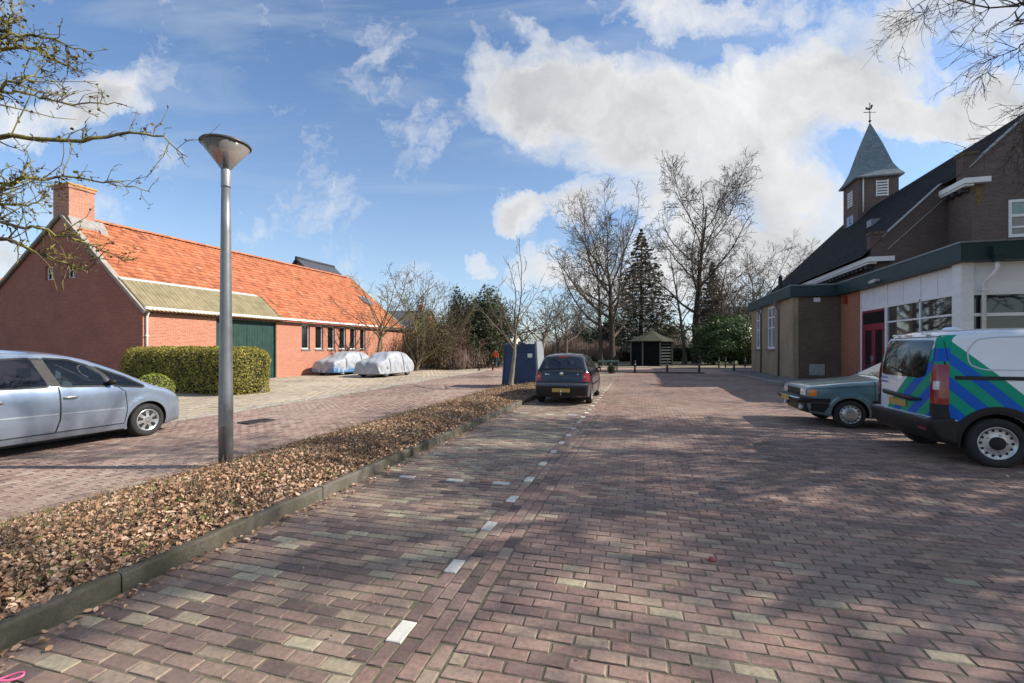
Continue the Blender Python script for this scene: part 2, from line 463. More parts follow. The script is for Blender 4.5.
def soil_mat():
    m, t, p = base_mat('joint_sand')
    tc = t.new('ShaderNodeTexCoord')
    n1 = t.noise(tc.outputs['Object'], 1.2, 6, 0.65); n2 = t.noise(tc.outputs['Object'], 40, 4)
    c = t.mix(t.ramp(n1, [(0.4, 0), (0.68, 1)]), (0.17, 0.14, 0.105), (0.115, 0.108, 0.05))
    c = t.mix(1.0, c, t.ramp(n2, [(0.2, 0.6), (0.8, 1.3)]), 'MULTIPLY')
    t.link(c, p.inputs['Base Color']); p.inputs['Roughness'].default_value = 0.95
    t.link(t.bump(n2, 0.6, 0.006), p.inputs['Normal'])
    return m
m_soil = soil_mat()
def ground_mat():
    m, t, p = base_mat('ground')
    tc = t.new('ShaderNodeTexCoord')
    n1 = t.noise(tc.outputs['Object'], 0.35, 7, 0.65); n2 = t.noise(tc.outputs['Object'], 9, 5, 0.6)
    c = t.mix(t.ramp(n1, [(0.38, 0), (0.62, 1)]), (0.055, 0.075, 0.025), (0.11, 0.085, 0.055))
    c = t.mix(1.0, c, t.ramp(n2, [(0.2, 0.55), (0.8, 1.4)]), 'MULTIPLY')
    t.link(c, p.inputs['Base Color']); p.inputs['Roughness'].default_value = 0.95
    t.link(t.bump(n2, 0.8, 0.03), p.inputs['Normal'])
    return m
m_ground = ground_mat()

def sheet(name, poly, z, m, sub=None):
    mb = MB(); mb.add([(x, y, z) for x, y in poly], [tuple(range(len(poly)))])
    return tag(mb.build(name, m), kind='structure')
sheet('ground', [(-900, -300), (900, -300), (900, 1500), (-900, 1500)], -0.06, m_ground)

def wavy_sheet(name, x0, x1, y0, y1, z, m, step=0.5):
    nx = int((x1-x0)/step)+1; ny = int((y1-y0)/step)+1
    X, Y = np.meshgrid(np.linspace(x0, x1, nx), np.linspace(y0, y1, ny))
    V = np.stack([X, Y, z + h_und(X, Y)], -1).reshape(-1, 3)
    i = np.arange((nx-1)*(ny-1)); r = i//(nx-1); c = i % (nx-1)
    F = np.stack([r*nx+c, r*nx+c+1, (r+1)*nx+c+1, (r+1)*nx+c], -1)
    return tag(link_mesh(name, indexed_mesh(name, V, F), m), kind='structure')
wavy_sheet('paving_bed', -16.0, 22, -3, 60, -0.006, m_soil)

KY_END = 19.6                                # far end of the planted strip
def strip_left(y): return -5.52 - 0.012*y
# the car park, its bays and the gutter between them
pave('car_park_paving', -0.95, 16.0, 0.4, 33.0, 'x', m_pave, rng, keep=lambda x, y: ~((x > 6.05) & (y > 22.4)) & (x < 3.0+1.2*y), ang=0.012)
pave('parking_bay_paving', -3.28, -1.36, 0.4, 33.0, 'x', m_bay, rng, tone=(0.55, 0.24), shift=0.014)
white_y = [2.33 + 0.78*k for k in range(26)]
def not_white(x, y):
    k = np.zeros(len(x), bool)
    for wy in white_y: k |= (x < -1.25) & (np.abs(y-wy) < 0.06)
    return ~k
pave('gutter_paving', -1.356, -1.256, 0.77, 33.0, 'y', m_pave, rng, L=0.195, Wd=0.099, keep=not_white, tone=(0.42, 0.2), shift=0.0)
pave('gutter_paving', -1.256, -0.955, 0.4, 33.0, 'y', m_pave, rng, Wd=0.099, tone=(0.42, 0.2), shift=0.01)
# white marker bricks
def white_bricks(name, spots):
    mb = MB()
    for (x, y, lx, ly) in spots:
        z = float(h_und(np.array(x), np.array(y))) + 0.006
        a = random.uniform(-.04, .04); ca, sa = math.cos(a), math.sin(a)
        vs = []
        for zz, s in ((z-0.03, 1.0), (z-0.004, 1.0), (z, 0.94)):
            for sx, sy in ((-1,-1),(1,-1),(1,1),(-1,1)):
                px, py = sx*lx/2*s, sy*ly/2*s
                vs.append((x+px*ca-py*sa, y+px*sa+py*ca, zz))
        mb.add(vs, [(8,9,10,11)] + [(k, (k+1) % 4, 4+(k+1) % 4, 4+k) for k in range(4)] + [(4+k, 4+(k+1) % 4, 8+(k+1) % 4, 8+k) for k in range(4)])
    o = tag(mb.build(name, m_white), kind='structure')
    at = o.data.attributes.new('tone', 'FLOAT', 'FACE')
    rr = np.repeat(rng.random(len(spots)), 9); at.data.foreach_set('value', rr.astype(np.float32))
    return o
random.seed(4)
white_bricks('bay_marking', [(-1.305 + random.uniform(-.008, .008), y, 0.092, 0.196) for y in white_y] +
             [(x, yy, 0.2, 0.092) for yy in (5.2, 11.2, 17.4) for x in (-2.84, -2.19, -1.60)])
# the road on the left, its pavement, the drive in front of the farmhouse
def road_right(y): return strip_left(y)
def kerb_x(y): return np.where(y < 9, -10.0, -10.0 - 0.06*(y-9))
pave('road_paving', -12.5, -5.2, 1.0, 34.0, 'y', m_road, rng, L=0.21, Wd=0.105, keep=lambda x, y: ((x < strip_left(y)-0.02) | (y > KY_END+0.3)) & (x > kerb_x(y)+0.08), tone=(0.5, 0.2))
pave('road_paving', -5.2, -3.29, KY_END+0.15, 33.0, 'y', m_road, rng, L=0.21, Wd=0.105, tone=(0.5, 0.2))
pave('drive_paving', -21.5, -10.0, 3.5, 36.0, 'x', m_tile, rng, L=0.3, Wd=0.3, keep=lambda x, y: (x < kerb_x(y)-0.14), base=0.02, tone=(0.5, 0.09), jit=0.002, shift=0.01)
sheet('drive_bed', [(-26, 2.0), (-10.13, 2.0), (-10.13, 9), (-11.75, 36), (-26, 36)], 0.005-0.02, m_soil)
pave('hall_pavement', 6.2, 7.9, 22.65, 38, 'x', m_gtile, rng, L=0.3, Wd=0.3, base=0.10, tone=(0.5, 0.2), jit=0.003, shift=0.0)
pave('hall_pavement', 7.9, 10.2, 22.65, 27.5, 'x', m_gtile, rng, L=0.3, Wd=0.3, base=0.10, tone=(0.5, 0.2), jit=0.003, shift=0.0)
pave('hall_pavement', 10.2, 22.0, 14.6, 17.9, 'x', m_gtile, rng, L=0.3, Wd=0.3, base=0.10, tone=(0.5, 0.2), jit=0.003, shift=0.0)
sheet('hall_pavement_bed', [(6.2, 22.6), (10.2, 22.6), (10.2, 28), (7.9, 28), (7.9, 38), (6.2, 38)], 0.085, m_soil)
sheet('path_bed', [(-40, 33.2), (40, 33.2), (40, 61), (-40, 61)], -0.02, mat('path_sand', (0.36, 0.26, 0.21), 0.9, var=0.2, scale=0.6, dirt=0.4, dirtcol=(0.2, 0.17, 0.12)))
pave('path_paving', -14, 14, 33.3, 41.5, 'x', m_pinkp, rng, L=0.3, Wd=0.15, base=0.0, jit=0.002, shift=0.0)
tag(MB().box(-30, 34, 60.5, 110, -0.055, 0.03).build('lawn', mat('lawn', (0.085, 0.11, 0.032), 0.95, var=0.35, scale=1.2, bump=0.03, bscale=20, dirt=0.5, dirtcol=(0.12, 0.095, 0.05))), kind='structure')

# concrete kerbs in metre-long pieces
def concrete(name, col, moss=0.5):
    m, t, p = base_mat(name)
    tc = t.new('ShaderNodeTexCoord')
    n1 = t.noise(tc.outputs['Object'], 2.6, 7, 0.68, 0.3); n2 = t.noise(tc.outputs['Object'], 45, 5, 0.7); n3 = t.noise(tc.outputs['Object'], 9, 6, 0.7)
    c = t.mix(1.0, col, t.ramp(n2, [(0.2, 0.62), (0.8, 1.3)]), 'MULTIPLY')
    c = t.mix(t.math('MULTIPLY', t.ramp(n1, [(0.44, 0), (0.62, 1)]), moss), c, (0.062, 0.057, 0.028))
    c = t.mix(t.math('MULTIPLY', t.ramp(n3, [(0.5, 0), (0.72, 1)]), 0.5), c, (0.05, 0.045, 0.035))
    t.link(c, p.inputs['Base Color']); p.inputs['Roughness'].default_value = 0.92
    t.link(t.bump(t.math('ADD', n2, t.math('MULTIPLY', n3, 1.5)), 0.8, 0.008), p.inputs['Normal'])
    return m
m_kerb = concrete('kerb_concrete', (0.135, 0.118, 0.094), 0.7)
m_kerb2 = concrete('kerb_stone', (0.30, 0.28, 0.25), 0.25)
def kerb(name, path, w, h, m, seg=1.0, base=-0.02, jit=0.008):
    mb = MB(); rr = random.Random(11)
    P = [Vector((x, y, 0)) for x, y in path]
    L = [0]
    for a, b in zip(P, P[1:]): L.append(L[-1] + (b-a).length)
    def at(s):
        for i in range(len(P)-1):
            if s <= L[i+1] or i == len(P)-2:
                f = (s-L[i])/max(1e-6, L[i+1]-L[i]); return P[i].lerp(P[i+1], f)
    s = 0
    while s < L[-1]-0.05:
        e = min(s+seg, L[-1])
        a, b = at(s+0.004), at(e-0.004)
        d = (b-a).normalized(); nrm = Vector((-d.y, d.x, 0))
        o = nrm*rr.uniform(-jit, jit); hz = h + rr.uniform(-jit, jit); ch = 0.018
        N = 5
        prof = [(-w/2, base), (-w/2, hz-ch), (-w/2+ch*0.4, hz-ch*0.35), (-w/2+ch, hz), (w/2-ch, hz), (w/2-ch*0.3, hz-ch*0.4), (w/2, hz-ch), (w/2, base)]
        vs = []
        for k in range(N+1):
            p = a.lerp(b, k/N) + o
            for (q, z) in prof:
                vs.append(p + nrm*(q + rr.uniform(-.003, .003)) + Vector((0, 0, z + rr.uniform(-.003, .003)*(z > 0))))
        n = len(prof)
        fs = [(k*n+i, k*n+i+1, (k+1)*n+i+1, (k+1)*n+i) for k in range(N) for i in range(n-1)] + [tuple(range(n-1, -1, -1)), tuple(N*n+i for i in range(n))]
        mb.add(vs, fs)
        s = e
    return tag(mb.build(name, m), kind='structure')
kerb('strip_kerb', [(-3.36, 0.2), (-3.37, 8), (-3.36, KY_END-0.8), (-3.6, KY_END-0.2), (-4.1, KY_END), (-5.3, KY_END), (-5.65, KY_END-0.2), (-5.78, KY_END-0.7)], 0.11, 0.118, m_kerb)
kerb('strip_kerb', [(strip_left(y), y) for y in np.linspace(0.2, KY_END-0.7, 24)], 0.08, 0.045, m_kerb)
kerb('road_kerb', [(float(kerb_x(np.array(y)))-0.03, y) for y in np.linspace(2, 34, 34)], 0.14, 0.05, m_kerb2)
kerb('hall_kerb', [(6.12, 38), (6.12, 23.3), (6.3, 22.8), (6.7, 22.58), (10.1, 22.58), (10.15, 14.5), (24, 14.5)], 0.14, 0.115, m_kerb2)
kerb('end_kerb', [(-3.0, 33.1), (4.2, 33.1)], 0.16, 0.10, m_kerb)

# ------------------------------------------------------------------ the planted strip with its dead leaves
def mound(x, y):
    l = -5.48 - 0.012*y; r = -3.45
    t = np.clip((x-l)/(r-l), 0, 1)
    return 0.015 + (0.075*t + 0.115*np.sin(PI*t**1.15))*(1+0.16*np.sin(1.7*y)+0.12*np.sin(4.1*y+3*x)) - 0.03*t**6
nx, ny = 14, 110
T, Yg = np.meshgrid(np.linspace(0, 1, nx), np.linspace(0.3, KY_END-0.08, ny))
Xg = (-5.48-0.012*Yg)*(1-T) + (-3.44)*T
V = np.stack([Xg, Yg, mound(Xg, Yg)-0.01], -1).reshape(-1, 3)
i = np.arange((nx-1)*(ny-1)); r_ = i//(nx-1); c_ = i % (nx-1)
F = np.stack([r_*nx+c_, r_*nx+c_+1, (r_+1)*nx+c_+1, (r_+1)*nx+c_], -1)
tag(link_mesh('strip_soil', indexed_mesh('strip_soil', V, F, smooth=True), mat('strip_soil', (0.075, 0.052, 0.033), 0.95, var=0.4, scale=12, bump=0.02, bscale=40)), kind='structure')

def leaf_cards(name, P, size, rng, tilt=0.6, aspect=0.6, curl=0.25, tone=None, up=None):
    """small folded leaves: two quads each; P (n,3)"""
    n = len(P)
    az = rng.random(n)*2*PI
    nz = np.stack([rng.normal(0, tilt, n), rng.normal(0, tilt, n), np.ones(n)], -1)
    if up is not None: nz = up + rng.normal(0, tilt, (n, 3))
    nz /= np.linalg.norm(nz, axis=1)[:, None] + 1e-9
    a = np.stack([np.cos(az), np.sin(az), rng.normal(0, .3, n)], -1)
    a -= nz*(a*nz).sum(1)[:, None]; a /= np.linalg.norm(a, axis=1)[:, None] + 1e-9
    b = np.cross(nz, a)
    s = size*(0.55+1.2*rng.random(n)**1.8); hl = (s/2)[:, None]; hw = (s*aspect/2)[:, None]
    cu = (s*curl*rng.normal(0.5, 0.6, n))[:, None]*nz
    V = np.zeros((n, 6, 3))
    V[:, 0] = P - a*hl; V[:, 1] = P + a*hl*0.95
    V[:, 2] = P - a*hl*0.35 + b*hw + cu; V[:, 3] = P + a*hl*0.45 + b*hw*0.9 + cu
    V[:, 4] = P - a*hl*0.35 - b*hw + cu*0.6; V[:, 5] = P + a*hl*0.45 - b*hw*0.9 + cu*0.8
    F0 = np.array([[0, 1, 3, 2], [1, 0, 4, 5]])
    F = (F0[None] + (np.arange(n)*6)[:, None, None]).reshape(-1, 4)
    tn = rng.random(n) if tone is None else tone
    return indexed_mesh(name, V.reshape(-1, 3), F, np.repeat(tn, 2))

m_litter = tone_mat('dead_leaf', [(0.0, (0.09, 0.058, 0.035)), (0.25, (0.26, 0.148, 0.088)), (0.5, (0.45, 0.275, 0.168)), (0.75, (0.58, 0.395, 0.265)), (0.97, (0.68, 0.53, 0.40)), (1.0, (0.18, 0.19, 0.06))], rough=0.75, var=0.25, scale=60, trans=0.12, spec=0.25)
nL = 78000
yy = 0.3 + (KY_END-0.5)*rng.random(nL)**1.7
tt = rng.random(nL)
xx = (-5.51-0.012*yy)*(1-tt) + (-3.35)*tt
clump = np.sin(xx*3.1+yy*0.7)*np.sin(yy*1.9-xx)
zz = np.where(xx > -3.435, 0.125, mound(xx, yy)) + rng.random(nL)*np.where(xx > -3.435, 0.012, 0.045)
keepk = (xx < -3.44) | (rng.random(nL) < 0.55); xx, yy, zz, clump = xx[keepk], yy[keepk], zz[keepk], clump[keepk]; nL = len(xx)
me = leaf_cards('leaf_litter', np.stack([xx, yy, zz], -1), 0.036, rng, tilt=0.8, tone=np.clip(0.5+0.12*clump+rng.normal(0, .27, nL), 0, 1))
tag(link_mesh('leaf_litter', me, m_litter), 'dead brown leaves covering the planted strip along the kerb', 'leaf litter', kind='stuff')
# stray leaves and grit in the gutter
nS = 900
ys = 0.8 + 17*rng.random(nS)**1.4; xs = -3.27 + np.abs(rng.normal(0, 0.10, nS))
k2 = rng.random(nS) < 0.12; xs = np.where(k2, -3.2 + rng.random(nS)*9, xs)
me = leaf_cards('stray_leaves', np.stack([xs, ys, 0.012+h_und(xs, ys)+rng.random(nS)*0.008], -1), 0.034, rng, tilt=0.35, tone=np.clip(rng.normal(0.5, .2, nS), 0, 1))
tag(link_mesh('stray_leaves', me, m_litter), 'stray dead leaves scattered over the brick paving and along the kerb', 'leaf litter', kind='stuff')

def tufts(name, P, h, rng, n_per=7, wid=0.006, spread=0.5):
    """thin upright blades or twigs"""
    P = np.repeat(P, n_per, axis=0); n = len(P)
    az = rng.random(n)*2*PI; ln = np.abs(rng.normal(0.0, spread, n))
    H = h*(0.4+0.9*rng.random(n))
    d = np.stack([np.cos(az)*np.sin(ln), np.sin(az)*np.sin(ln), np.cos(ln)], -1)
    s = np.stack([-np.sin(az+0.7), np.cos(az+0.7), np.zeros(n)], -1)*wid
    b = P + np.stack([rng.normal(0, .02, n), rng.normal(0, .02, n), np.zeros(n)], -1)
    mid = b + d*(H*0.55)[:, None]; tip = b + d*H[:, None] + np.stack([np.cos(az), np.sin(az), -0.3*np.ones(n)], -1)*(H*0.18)[:, None]
    V = np.stack([b-s, b+s, mid+s*0.7, mid-s*0.7, tip+s*0.25, tip-s*0.25], 1)
    F0 = np.array([[0, 1, 2, 3], [3, 2, 4, 5]])
    F = (F0[None] + (np.arange(n)*6)[:, None, None]).reshape(-1, 4)
    return indexed_mesh(name, V.reshape(-1, 3), F, np.repeat(rng.random(n), 2))
m_twig = tone_mat('low_twigs', [(0.0, (0.10, 0.07, 0.045)), (0.6, (0.24, 0.17, 0.11)), (0.85, (0.34, 0.26, 0.15)), (1.0, (0.16, 0.19, 0.06))], rough=0.85, var=0.2)
nT = 2600
yt = 0.5 + (KY_END-0.9)*rng.random(nT)**1.5; tq = rng.random(nT)**1.6
xt = (-5.49-0.012*yt)*(1-tq) + (-3.5)*tq
me = tufts('ground_cover', np.stack([xt, yt, mound(xt, yt)-0.01], -1), 0.15, rng, 6, 0.0022, 0.6)
tag(link_mesh('ground_cover', me, m_twig), 'short bare stems and dry stalks poking up through the leaf litter', 'ground cover', kind='stuff')
# green sprigs and moss tufts
nG = 130
yg = 0.8 + 15*rng.random(nG)**1.5; xg = -3.55 - np.abs(rng.normal(0, 0.5, nG))
me = tufts('weeds', np.stack([xg, yg, mound(xg, yg)], -1), 0.07, rng, 9, 0.004, 0.8)
tag(link_mesh('weeds', me, tone_mat('weed_green', [(0, (0.06, 0.09, 0.02)), (1, (0.17, 0.21, 0.06))], rough=0.7, trans=0.2)), 'small green weeds among the dead leaves near the kerb', 'weeds', kind='stuff')
# grass in the paving joints
nJ = 2600
xj = -3.2 + 8*rng.random(nJ); yj = 0.8 + 9*rng.random(nJ)**1.6
rowy = 0.4 + np.round((yj-0.4)/0.098)*0.098
me = tufts('joint_moss', np.stack([xj, rowy + 0.02*np.sin(xj*1.1+0.35*rowy), h_und(xj, rowy)-0.012], -1), 0.012, rng, 5, 0.0022, 1.0)
tag(link_mesh('joint_moss', me, tone_mat('moss', [(0, (0.05, 0.06, 0.018)), (1, (0.15, 0.15, 0.055))], rough=0.9)), 'moss and tiny grass growing in the joints of the paving', 'moss', kind='stuff')

# small litter on the bricks
mb = MB()
pts = [Vector((0.05*math.cos(a), 0.022*math.sin(a), 0.006+0.004*math.sin(2*a))) for a in np.linspace(0, 2*PI, 21)]
mb.tube(pts, 0.006, 6, cap=False)
o = mb.build('wrapper', mat('pink_plastic', (0.62, 0.11, 0.25), 0.35), loc=(-2.93, 1.46, 0.012), rot=(0, 0, R(40)))
tag(o, 'small pink plastic loop lying on the bricks beside the kerb', 'litter')
mb = MB(); mb.lathe([(0.001, 0.0), (0.022, 0.006), (0.026, 0.016), (0.012, 0.026), (0.001, 0.028)], 9)
o = mb.build('bottle_cap', mat('red_scrap', (0.42, 0.06, 0.055), 0.5), loc=(0.52, 3.72, 0.008), rot=(R(20), R(15), 0))
tag(o, 'tiny red scrap lying alone on the open car park bricks', 'litter')
# drain cover in the road
mb = MB(); mb.box(-.32, .32, -.2, .2, 0.0, 0.018)
for k in range(7): mb.box(-.26+k*0.08, -.22+k*0.08, -.15, .15, 0.019, 0.024)
o = mb.build('drain_cover', mat('cast_iron', (0.045, 0.042, 0.04), 0.6, metal=0.3, bump=0.003), loc=(-8.2, 8.2, 0.01), rot=(0, 0, R(80)))
tag(o, 'dark iron drain cover set in the brick road past the silver car', 'drain cover')
# ------------------------------------------------------------------ shared building materials
m_glass = mat('window_glass', (0.012, 0.015, 0.017), 0.05, spec=0.8, var=0.3, scale=2, ior=1.55)
m_whitepaint = mat('white_paint', (0.80, 0.80, 0.78), 0.45, var=0.06, scale=9, dirt=0.18, dirtcol=(0.45, 0.42, 0.36))
m_zinc = mat('zinc', (0.30, 0.31, 0.32), 0.45, metal=0.5, var=0.2, scale=5)

def tile_roof(name, U, Vl, course, tilew, amp, step, m, parent, M, rng, edge=None, per=4, tone=(0.5, 0.2), sag=0.02):
    """courses of real tiles; u along the ridge, v down the slope, w off the slope. edge(v)->(u0,u1) trims the ends"""
    nc = int(round(Vl/course)); nt = int(round(U/tilew)); nu = nt*per
    Vv = []; F = []; tn = []
    us = np.linspace(0, U, nu+1)
    ph = (us/tilew) % 1.0
    wav = amp*np.where(ph < 0.62, np.sin(PI*ph/0.62), -0.55*np.sin(PI*(ph-0.62)/0.38)) if amp > 0 else np.zeros_like(us)
    b = 0
    for j in range(nc):
        v0, v1 = j*course, (j+1)*course*1.0
        jit = rng.normal(0, step*0.12, nt+1)[np.minimum((us/tilew).astype(int), nt)]
        s = sag*np.sin(us*0.35+1.0)*math.sin(PI*min(1, (j+.5)/nc))
        if edge:
            e00, e01 = edge(v0); e10, e11 = edge(v1)
            ua = e00 + us/U*(e01-e00); ub = e10 + us/U*(e11-e10)
        else: ua = ub = us
        top = np.stack([ua, np.full(nu+1, v0), wav + s], -1)
        bot = np.stack([ub, np.full(nu+1, v1+step*0.4) + jit*0.6, wav + step + jit + s], -1)
        lip = bot.copy(); lip[:, 2] -= step*0.95
        Vv += [top, bot, lip]
        i = np.arange(nu)
        F.append(np.stack([b+i, b+(nu+1)+i, b+(nu+1)+i+1, b+i+1], -1))
        F.append(np.stack([b+(nu+1)+i, b+2*(nu+1)+i, b+2*(nu+1)+i+1, b+(nu+1)+i+1], -1))
        tt = np.clip(rng.normal(tone[0], tone[1], nt), 0, 1)[np.minimum(i//per, nt-1)]
        tn += [tt, tt]
        b += 3*(nu+1)
    me = indexed_mesh(name, np.concatenate(Vv), np.concatenate(F), np.concatenate(tn))
    o = link_mesh(name, me, m, parent); o.matrix_local = M
    return o

def slope_matrix(origin, udir, vdir):
    u = Vector(udir).normalized(); v = Vector(vdir).normalized(); w = v.cross(u).normalized()
    if w.z < 0: w = -w
    return Matrix(((u.x, v.x, w.x, origin[0]), (u.y, v.y, w.y, origin[1]), (u.z, v.z, w.z, origin[2]), (0, 0, 0, 1)))

# ------------------------------------------------------------------ the long farmhouse on the left
m_hb_sun = brick_mat('farmhouse_brick_sunlit', (0.40, 0.122, 0.068), (0.52, 0.185, 0.105), (0.44, 0.29, 0.21), bw=0.22, bh=0.066, stain=0.15, staincol=(0.28, 0.12, 0.08))  # house brick toned lighter, for the long side the sun strikes
m_hb_gab = brick_mat('gable_brick_shaded', (0.33, 0.082, 0.056), (0.42, 0.12, 0.078), (0.30, 0.17, 0.125), bw=0.22, bh=0.066, stain=0.35, staincol=(0.13, 0.05, 0.04))  # darker copy of the house brick, the gable's shade put in its colour
m_pantile = tone_mat('orange_pantile', [(0.0, (0.22, 0.075, 0.04)), (0.3, (0.37, 0.125, 0.06)), (0.6, (0.48, 0.168, 0.08)), (0.85, (0.52, 0.20, 0.10)), (1.0, (0.49, 0.23, 0.14))], rough=0.8, var=0.22, scale=5, patch=((0.32, 0.15, 0.09), 0.5, 0.55, 0.5, 0.8))
m_green = mat('barn_green', (0.012, 0.045, 0.036), 0.5, var=0.25, scale=3, bump=0.002)

HL = (-20.62, 14.57, 0.0); HRZ = R(-3.45)
house = thing('farmhouse', 'long brick farmhouse under a bright orange tiled roof', 'house', HL, HRZ)
HW, HLEN, EZ, RZ_, RX = 12.6, 20.4, 3.42, 8.0, -5.6
# walls with openings: the front is built in strips round the door and windows
wins = [(8.95, 9.63), (10.10, 10.80), (11.22, 11.90), (12.34, 13.02), (13.44, 14.10), (14.54, 15.18)]
mb = MB()
def front(y0, y1, z0, z1): mb.box(-0.3, 0.0, y0, y1, z0, z1)
front(0.0, 3.35, -0.05, 3.36); front(3.35, 7.04, 3.28, 3.36); front(7.04, 8.95, -0.05, 3.36)
front(8.95, 15.18, -0.05, 1.62); front(8.95, 15.18, 3.2, 3.36)
for (a, b), (c2, d2) in zip(wins[:-1], wins[1:]): front(b, c2, 1.62, 3.2)
front(15.18, 20.4, -0.05, 3.36)
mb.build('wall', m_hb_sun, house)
mb = MB()
gp = [(0, -0.05), (0, 3.36), (RX, RZ_-0.06), (-HW, 3.55), (-HW, -0.05)]
g0 = [(-0.003, -0.05), (-0.003, 3.36), (RX, RZ_-0.06), (-HW, 3.55), (-HW, -0.05)]
# gable with two small window holes
wz = (4.95, 5.62); wq = [(-5.28, -4.62), (-6.92, -6.26)]
def gz(x): return 3.36 + (x/RX)*(RZ_-0.06-3.36) if x > RX else 3.55 + (x+HW)/(RX+HW)*(RZ_-0.06-3.55)
def gable_strip(x0, x1, z0=None, z1=None):
    xs = [x0, x1] if not (x0 > RX > x1) else [x0, RX, x1]
    top = [(x, gz(x) if z1 is None else z1) for x in xs]; bot = [(x1, -0.05 if z0 is None else z0), (x0, -0.05 if z0 is None else z0)]
    mb.prism(top + bot, 'y', -0.003, 0.3)
gable_strip(-0.302, -4.62); gable_strip(-4.62, -5.28, None, wz[0]); gable_strip(-4.62, -5.28, wz[1], None)
gable_strip(-5.28, -6.26); gable_strip(-6.26, -6.92, None, wz[0]); gable_strip(-6.26, -6.92, wz[1], None); gable_strip(-6.92, -HW)
mb.box(-0.302, -0.0005, -0.003, -0.0005, -0.05, 3.36)
mb.prism([(x, z) for x, z in gp], 'y', HLEN-0.3, HLEN)
mb.box(-HW-0.0, -HW+0.3, 0.3, HLEN-.3, -0.05, 3.5)
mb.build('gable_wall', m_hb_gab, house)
# small gable windows
for (b, a) in wq:
    mb = MB()
    for x0, x1, z0, z1 in ((a-.66, a-.6, wz[0], wz[1]), (a-.06, a, wz[0], wz[1]), (a-.6, a-.06, wz[0], wz[0]+.06), (a-.6, a-.06, wz[1]-.06, wz[1]), (a-.35, a-.31, wz[0]+.06, wz[1]-.06), (a-.6, a-.35, 5.27, 5.30), (a-.31, a-.06, 5.27, 5.30)):
        mb.box(x0, x1, 0.1, 0.15, z0, z1)
    w = mb.build('window', m_whitepaint, house)
    MB().box(a-.6, a-.06, 0.12, 0.13, wz[0]+.06, wz[1]-.06).build('pane', m_glass, w)
# roof: front slope, back slope, verge boards
SL = math.hypot(-RX + 0.22, (RZ_-EZ)*(1+0.22/5.6))
rngr = np.random.default_rng(21)
vd = Vector((-RX, 0, EZ-RZ_)).normalized()
roof = tile_roof('roof', HLEN+0.1, SL, 0.30, 0.225, 0.022, 0.03, m_pantile, house, slope_matrix((RX, -0.05, RZ_), (0, 1, 0), vd), rngr, tone=(0.5, 0.20))
vb = Vector((-HW-RX, 0, 3.6-RZ_)).normalized()
tile_roof('roof', HLEN+0.1, math.hypot(HW+RX+.2, RZ_-3.5), 0.30, 0.225, 0.022, 0.03, m_pantile, house, slope_matrix((RX, -0.05, RZ_), (0, 1, 0), vb), rngr)
mb = MB(); mb.box(RX-7.2, RX, -.04, HLEN+.04, -0.10, -0.05) ; 
mb = MB()
for s_, (dx, dz) in ((0, (vd.x, vd.z)), (1, (vb.x, vb.z))):
    L = SL if s_ == 0 else math.hypot(HW+RX+.2, RZ_-3.5)
    nx_, nz_ = -dz, dx
    if nz_ < 0: nx_, nz_ = -nx_, -nz_
    for o0, o1 in ((-0.09, -0.03),):
        mb.prism([(RX+nx_*o0, RZ_+nz_*o0), (RX+dx*L+nx_*o0, RZ_+dz*L+nz_*o0), (RX+dx*L+nx_*o1, RZ_+dz*L+nz_*o1), (RX+nx_*o1, RZ_+nz_*o1)], 'y', -0.03, HLEN+0.03)
mb.build('roof_boarding', mat('dark_timber', (0.05, 0.045, 0.04), 0.8), house)
# grey verge strip up the gable edge
for y0, y1 in ((-0.13, 0.10), (HLEN-.08, HLEN+.12)):
  mb = MB()
  for s_, (dx, dz) in ((0, (vd.x, vd.z)), (1, (vb.x, vb.z))):
    L = SL if s_ == 0 else math.hypot(HW+RX+.2, RZ_-3.5)
    nx_, nz_ = -dz, dx
    if nz_ < 0: nx_, nz_ = -nx_, -nz_
    mb.prism([(RX+nx_*-.06, RZ_+nz_*-.06), (RX+dx*L+nx_*-.06, RZ_+dz*L+nz_*-.06), (RX+dx*L+nx_*.075, RZ_+dz*L+nz_*.075), (RX+nx_*.075, RZ_+nz_*.075)], 'y', y0, y1)
  mb.build('verge', mat('verge_mortar', (0.30, 0.26, 0.22), 0.9, var=0.25, scale=3, bump=0.004), house)
# ridge tiles
mb = MB()
rr = random.Random(3)
for k in range(int(HLEN/0.34)):
    y = 0.1 + k*0.34; zz = RZ_ + 0.045 + rr.uniform(-.008, .008)
    pr = [(0.16*math.cos(a), 0.12*math.sin(a)) for a in np.linspace(PI, 0, 8)]
    vs = [(RX+x*1.0, y-.02, zz-.06+z) for x, z in pr] + [(RX+x*1.12, y+.34, zz-.05+z*1.1) for x, z in pr]
    mb.add(vs, [(i, i+1, 8+i+1, 8+i) for i in range(7)])
mb.build('ridge_tiles', mat('ridge_tile', (0.42, 0.15, 0.07), 0.85, var=0.35, scale=3), house)
